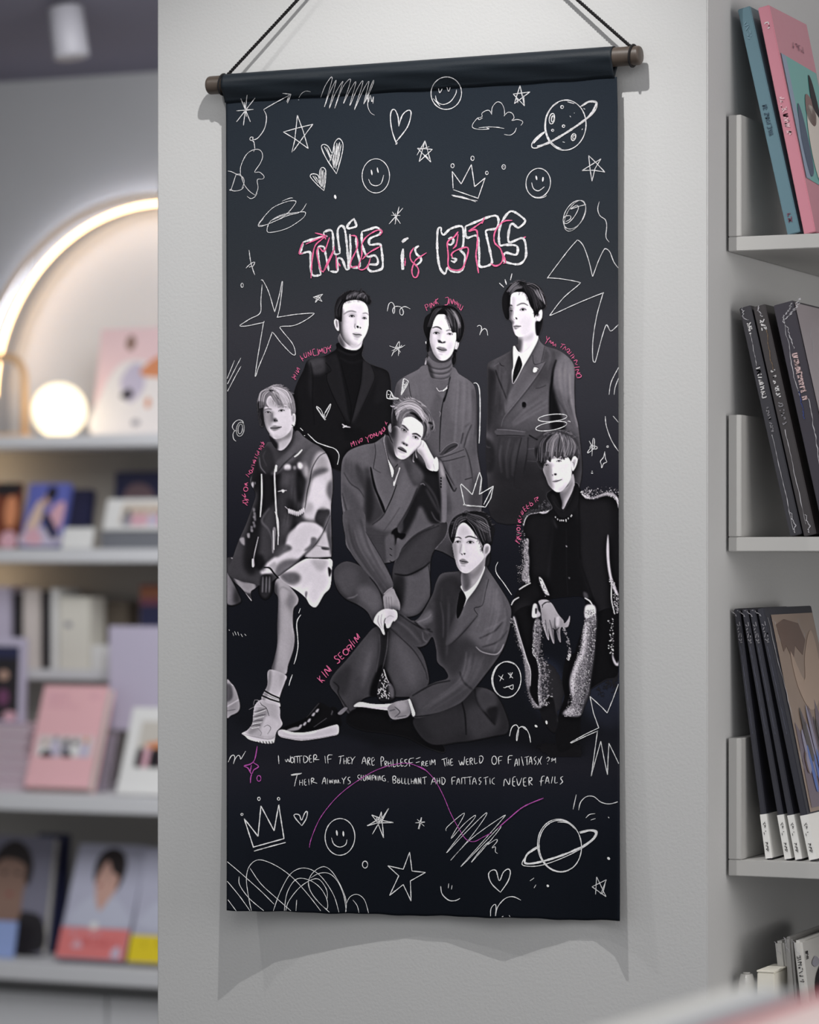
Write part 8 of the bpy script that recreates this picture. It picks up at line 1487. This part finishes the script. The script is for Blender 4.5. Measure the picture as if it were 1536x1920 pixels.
# --- lowest alcove shelf
Y4 = .085; P_bag = mat('bag_white', (206, 204, 200), .35, .5, coat=.6, bump=.6, bscale=40, var=.05)
for k, (bl, tl, th_, m, lab) in enumerate((((1466, 1900), (1452, 1765), .012, P_bag, 'wrapped white package, leftmost of three on the lowest alcove shelf'), ((1482, 1902), (1470, 1757), .010, mat('bag_grey', (150, 148, 146), .35, .5, coat=.6, bump=.5, bscale=40), 'wrapped grey package, middle one on the lowest alcove shelf'), ((1504, 1903), (1487, 1764), .011, P_bag, 'wrapped white package with small print, rightmost on the lowest alcove shelf'))):
    e, o, u, v, d = spined('wrapped_package', lab, 'package', bl, bl, tl, Y4 + .02 * (2 - k), R4, .2, m, 'packages on the lowest alcove shelf', th=th_, bev=.003)
    crease_glint(e, o, u, v, NF, .5, .8, 1, .12, .0006)
    if k == 2:
        squiggle(e, 'lettering', o, u, v, NF, .3, .75, .45, .8, P_dark, 9, w=.0005); squiggle(e, 'lettering', o + u, d, v, u.normalized(), .04, .09, .74, .84, P_dark, 5, w=.0005)
        patch(e, 'print', o + u, d, v, u.normalized(), [(.16, .4), (.3, .6), (.5, .64), (.6, .4), (.6, .1), (.2, .1)], P_dark, .0012, label='dark printed shape'); patch(e, 'print', o + u, d, v, u.normalized(), [(.14, .66), (.22, .74), (.3, .66), (.22, .6)], P_grey, .0012)
bb = empty('small_box', (unY(1450, 1860, .0).x, .09, R4), 'small cream box in front of the wrapped packages', 'box')
x0_, x1_ = unY(1420, 1860, .075).x, unY(1452, 1860, .075).x; link('body', box(x0_, x1_, .075, .145, R4 + .0005, unY(1440, 1824, .075).z, bev=.001), P_cream, bb); link('lid', box(x0_ - .0006, x1_ + .0006, .0744, .1456, unY(1440, 1824, .075).z + .0002, unY(1440, 1820, .075).z, bev=.0006), P_cream, bb)
pz = unY(1400, 1826, .1).z
pc = empty('white_roll', (unY(1398, 1850, .1).x, .1, R4), 'rolled white cloth standing beside the small cream box', 'cloth')
xc_ = unY(1399, 1850, .1).x; link('roll', tube([(xc_, .1, R4 + .0006), (xc_, .1, R4 + .01), (xc_ + .001, .1, pz - .01), (xc_ + .001, .1, pz)], .010, 'roll', 20, True, [.0095, .0105, .010, .0075]), P_bag, pc)
link('roll_end', tube([(xc_ + .001, .1, pz + .0002), (xc_ + .001, .1, pz + .002)], .0045, 'end', 14), P_bag, pc)

# --- blurred albums in a bin close to the lens
z0 = 1.246; A = unZ(1402, 1843, z0); B = unZ(1150, 1921, z0); dd = (A - B).normalized(); pp = Vector((dd.y, -dd.x, 0)); pp = pp if pp.x > 0 else -pp
tb = empty('display_table', (A - dd * .25).to_tuple(), 'white display table at the lower right, close to the camera', 'table'); zt = 1.02
c0 = A - dd * .95 - pp * .2; 
link('table_top', hexa((c0.x, c0.y, zt - .03), dd * 1.15, pp * .9, (0, 0, .03), bev=.003), M_shelf, tb)
for a_, b_ in ((.03, .03), (1.07, .03), (.03, .82), (1.07, .82)): q = c0 + dd * a_ + pp * b_; link('leg', hexa((q.x, q.y, 0), dd * .05, pp * .05, (0, 0, zt - .0305)), M_shelf, tb)
def bin_album(off, t, zt_, length, m, label, lean=0., a=A, pages=None):
    p = a + pp * off; top = Vector((p.x, p.y, zt_)); e = empty('display_album', (p.x, p.y, zt), label, 'album', 'albums standing on the display table')
    h = zt_ - zt - .001; v = Vector((0, 0, -h)) + pp * lean; pt = pp * t
    link('cover', hexa(top, -dd * length, v, pt * .1, bev=.0008), m, e); link('cover', hexa(top + pt * .9, -dd * length, v, pt * .1, bev=.0008), m, e)
    link('pages', hexa(top + pt * .11 - dd * .002 - Vector((0, 0, .002)), -dd * (length - .003), v * .985, pt * .78), pages or P_white, e)
    return e
bin_album(0, .0165, z0, .24, P_white, 'white album, leftmost and furthest of the blurred albums in the foreground')
bin_album(.0185, .014, z0 - .002, .24, mat('album_mint', (206, 214, 214), .5), 'pale grey-blue album beside the white one in the foreground', pages=mat('pages_lilac', (206, 202, 212), .8))
bin_album(.0335, .006, z0 - .014, .24, mat('gap_dark', (60, 50, 58), .5), 'dark slab put in for the shaded gap between pale albums in the foreground', pages=P_grey)  # dark slab fills the gap to give it its shade
A2 = unZ(1600, 1824, z0 - .004)
q = unZ(1345, 1922, z0 - .004); off2 = (q - A).dot(pp) + .0008
A3 = A + dd * .16
bin_album(off2, .004, z0 - .004, .42, mat('album_rose', (214, 136, 146), .5), 'thin rose pink album standing before the thick blush one in the foreground', a=A3, pages=mat('pages_pink', (240, 200, 204), .8))
bin_album(off2 + .0055, .088, z0 - .006, .40, mat('album_blush', (244, 218, 216), .5), 'thick blush album at the lower right corner of the foreground', a=A3, pages=mat('pages_blush', (246, 226, 222), .8))
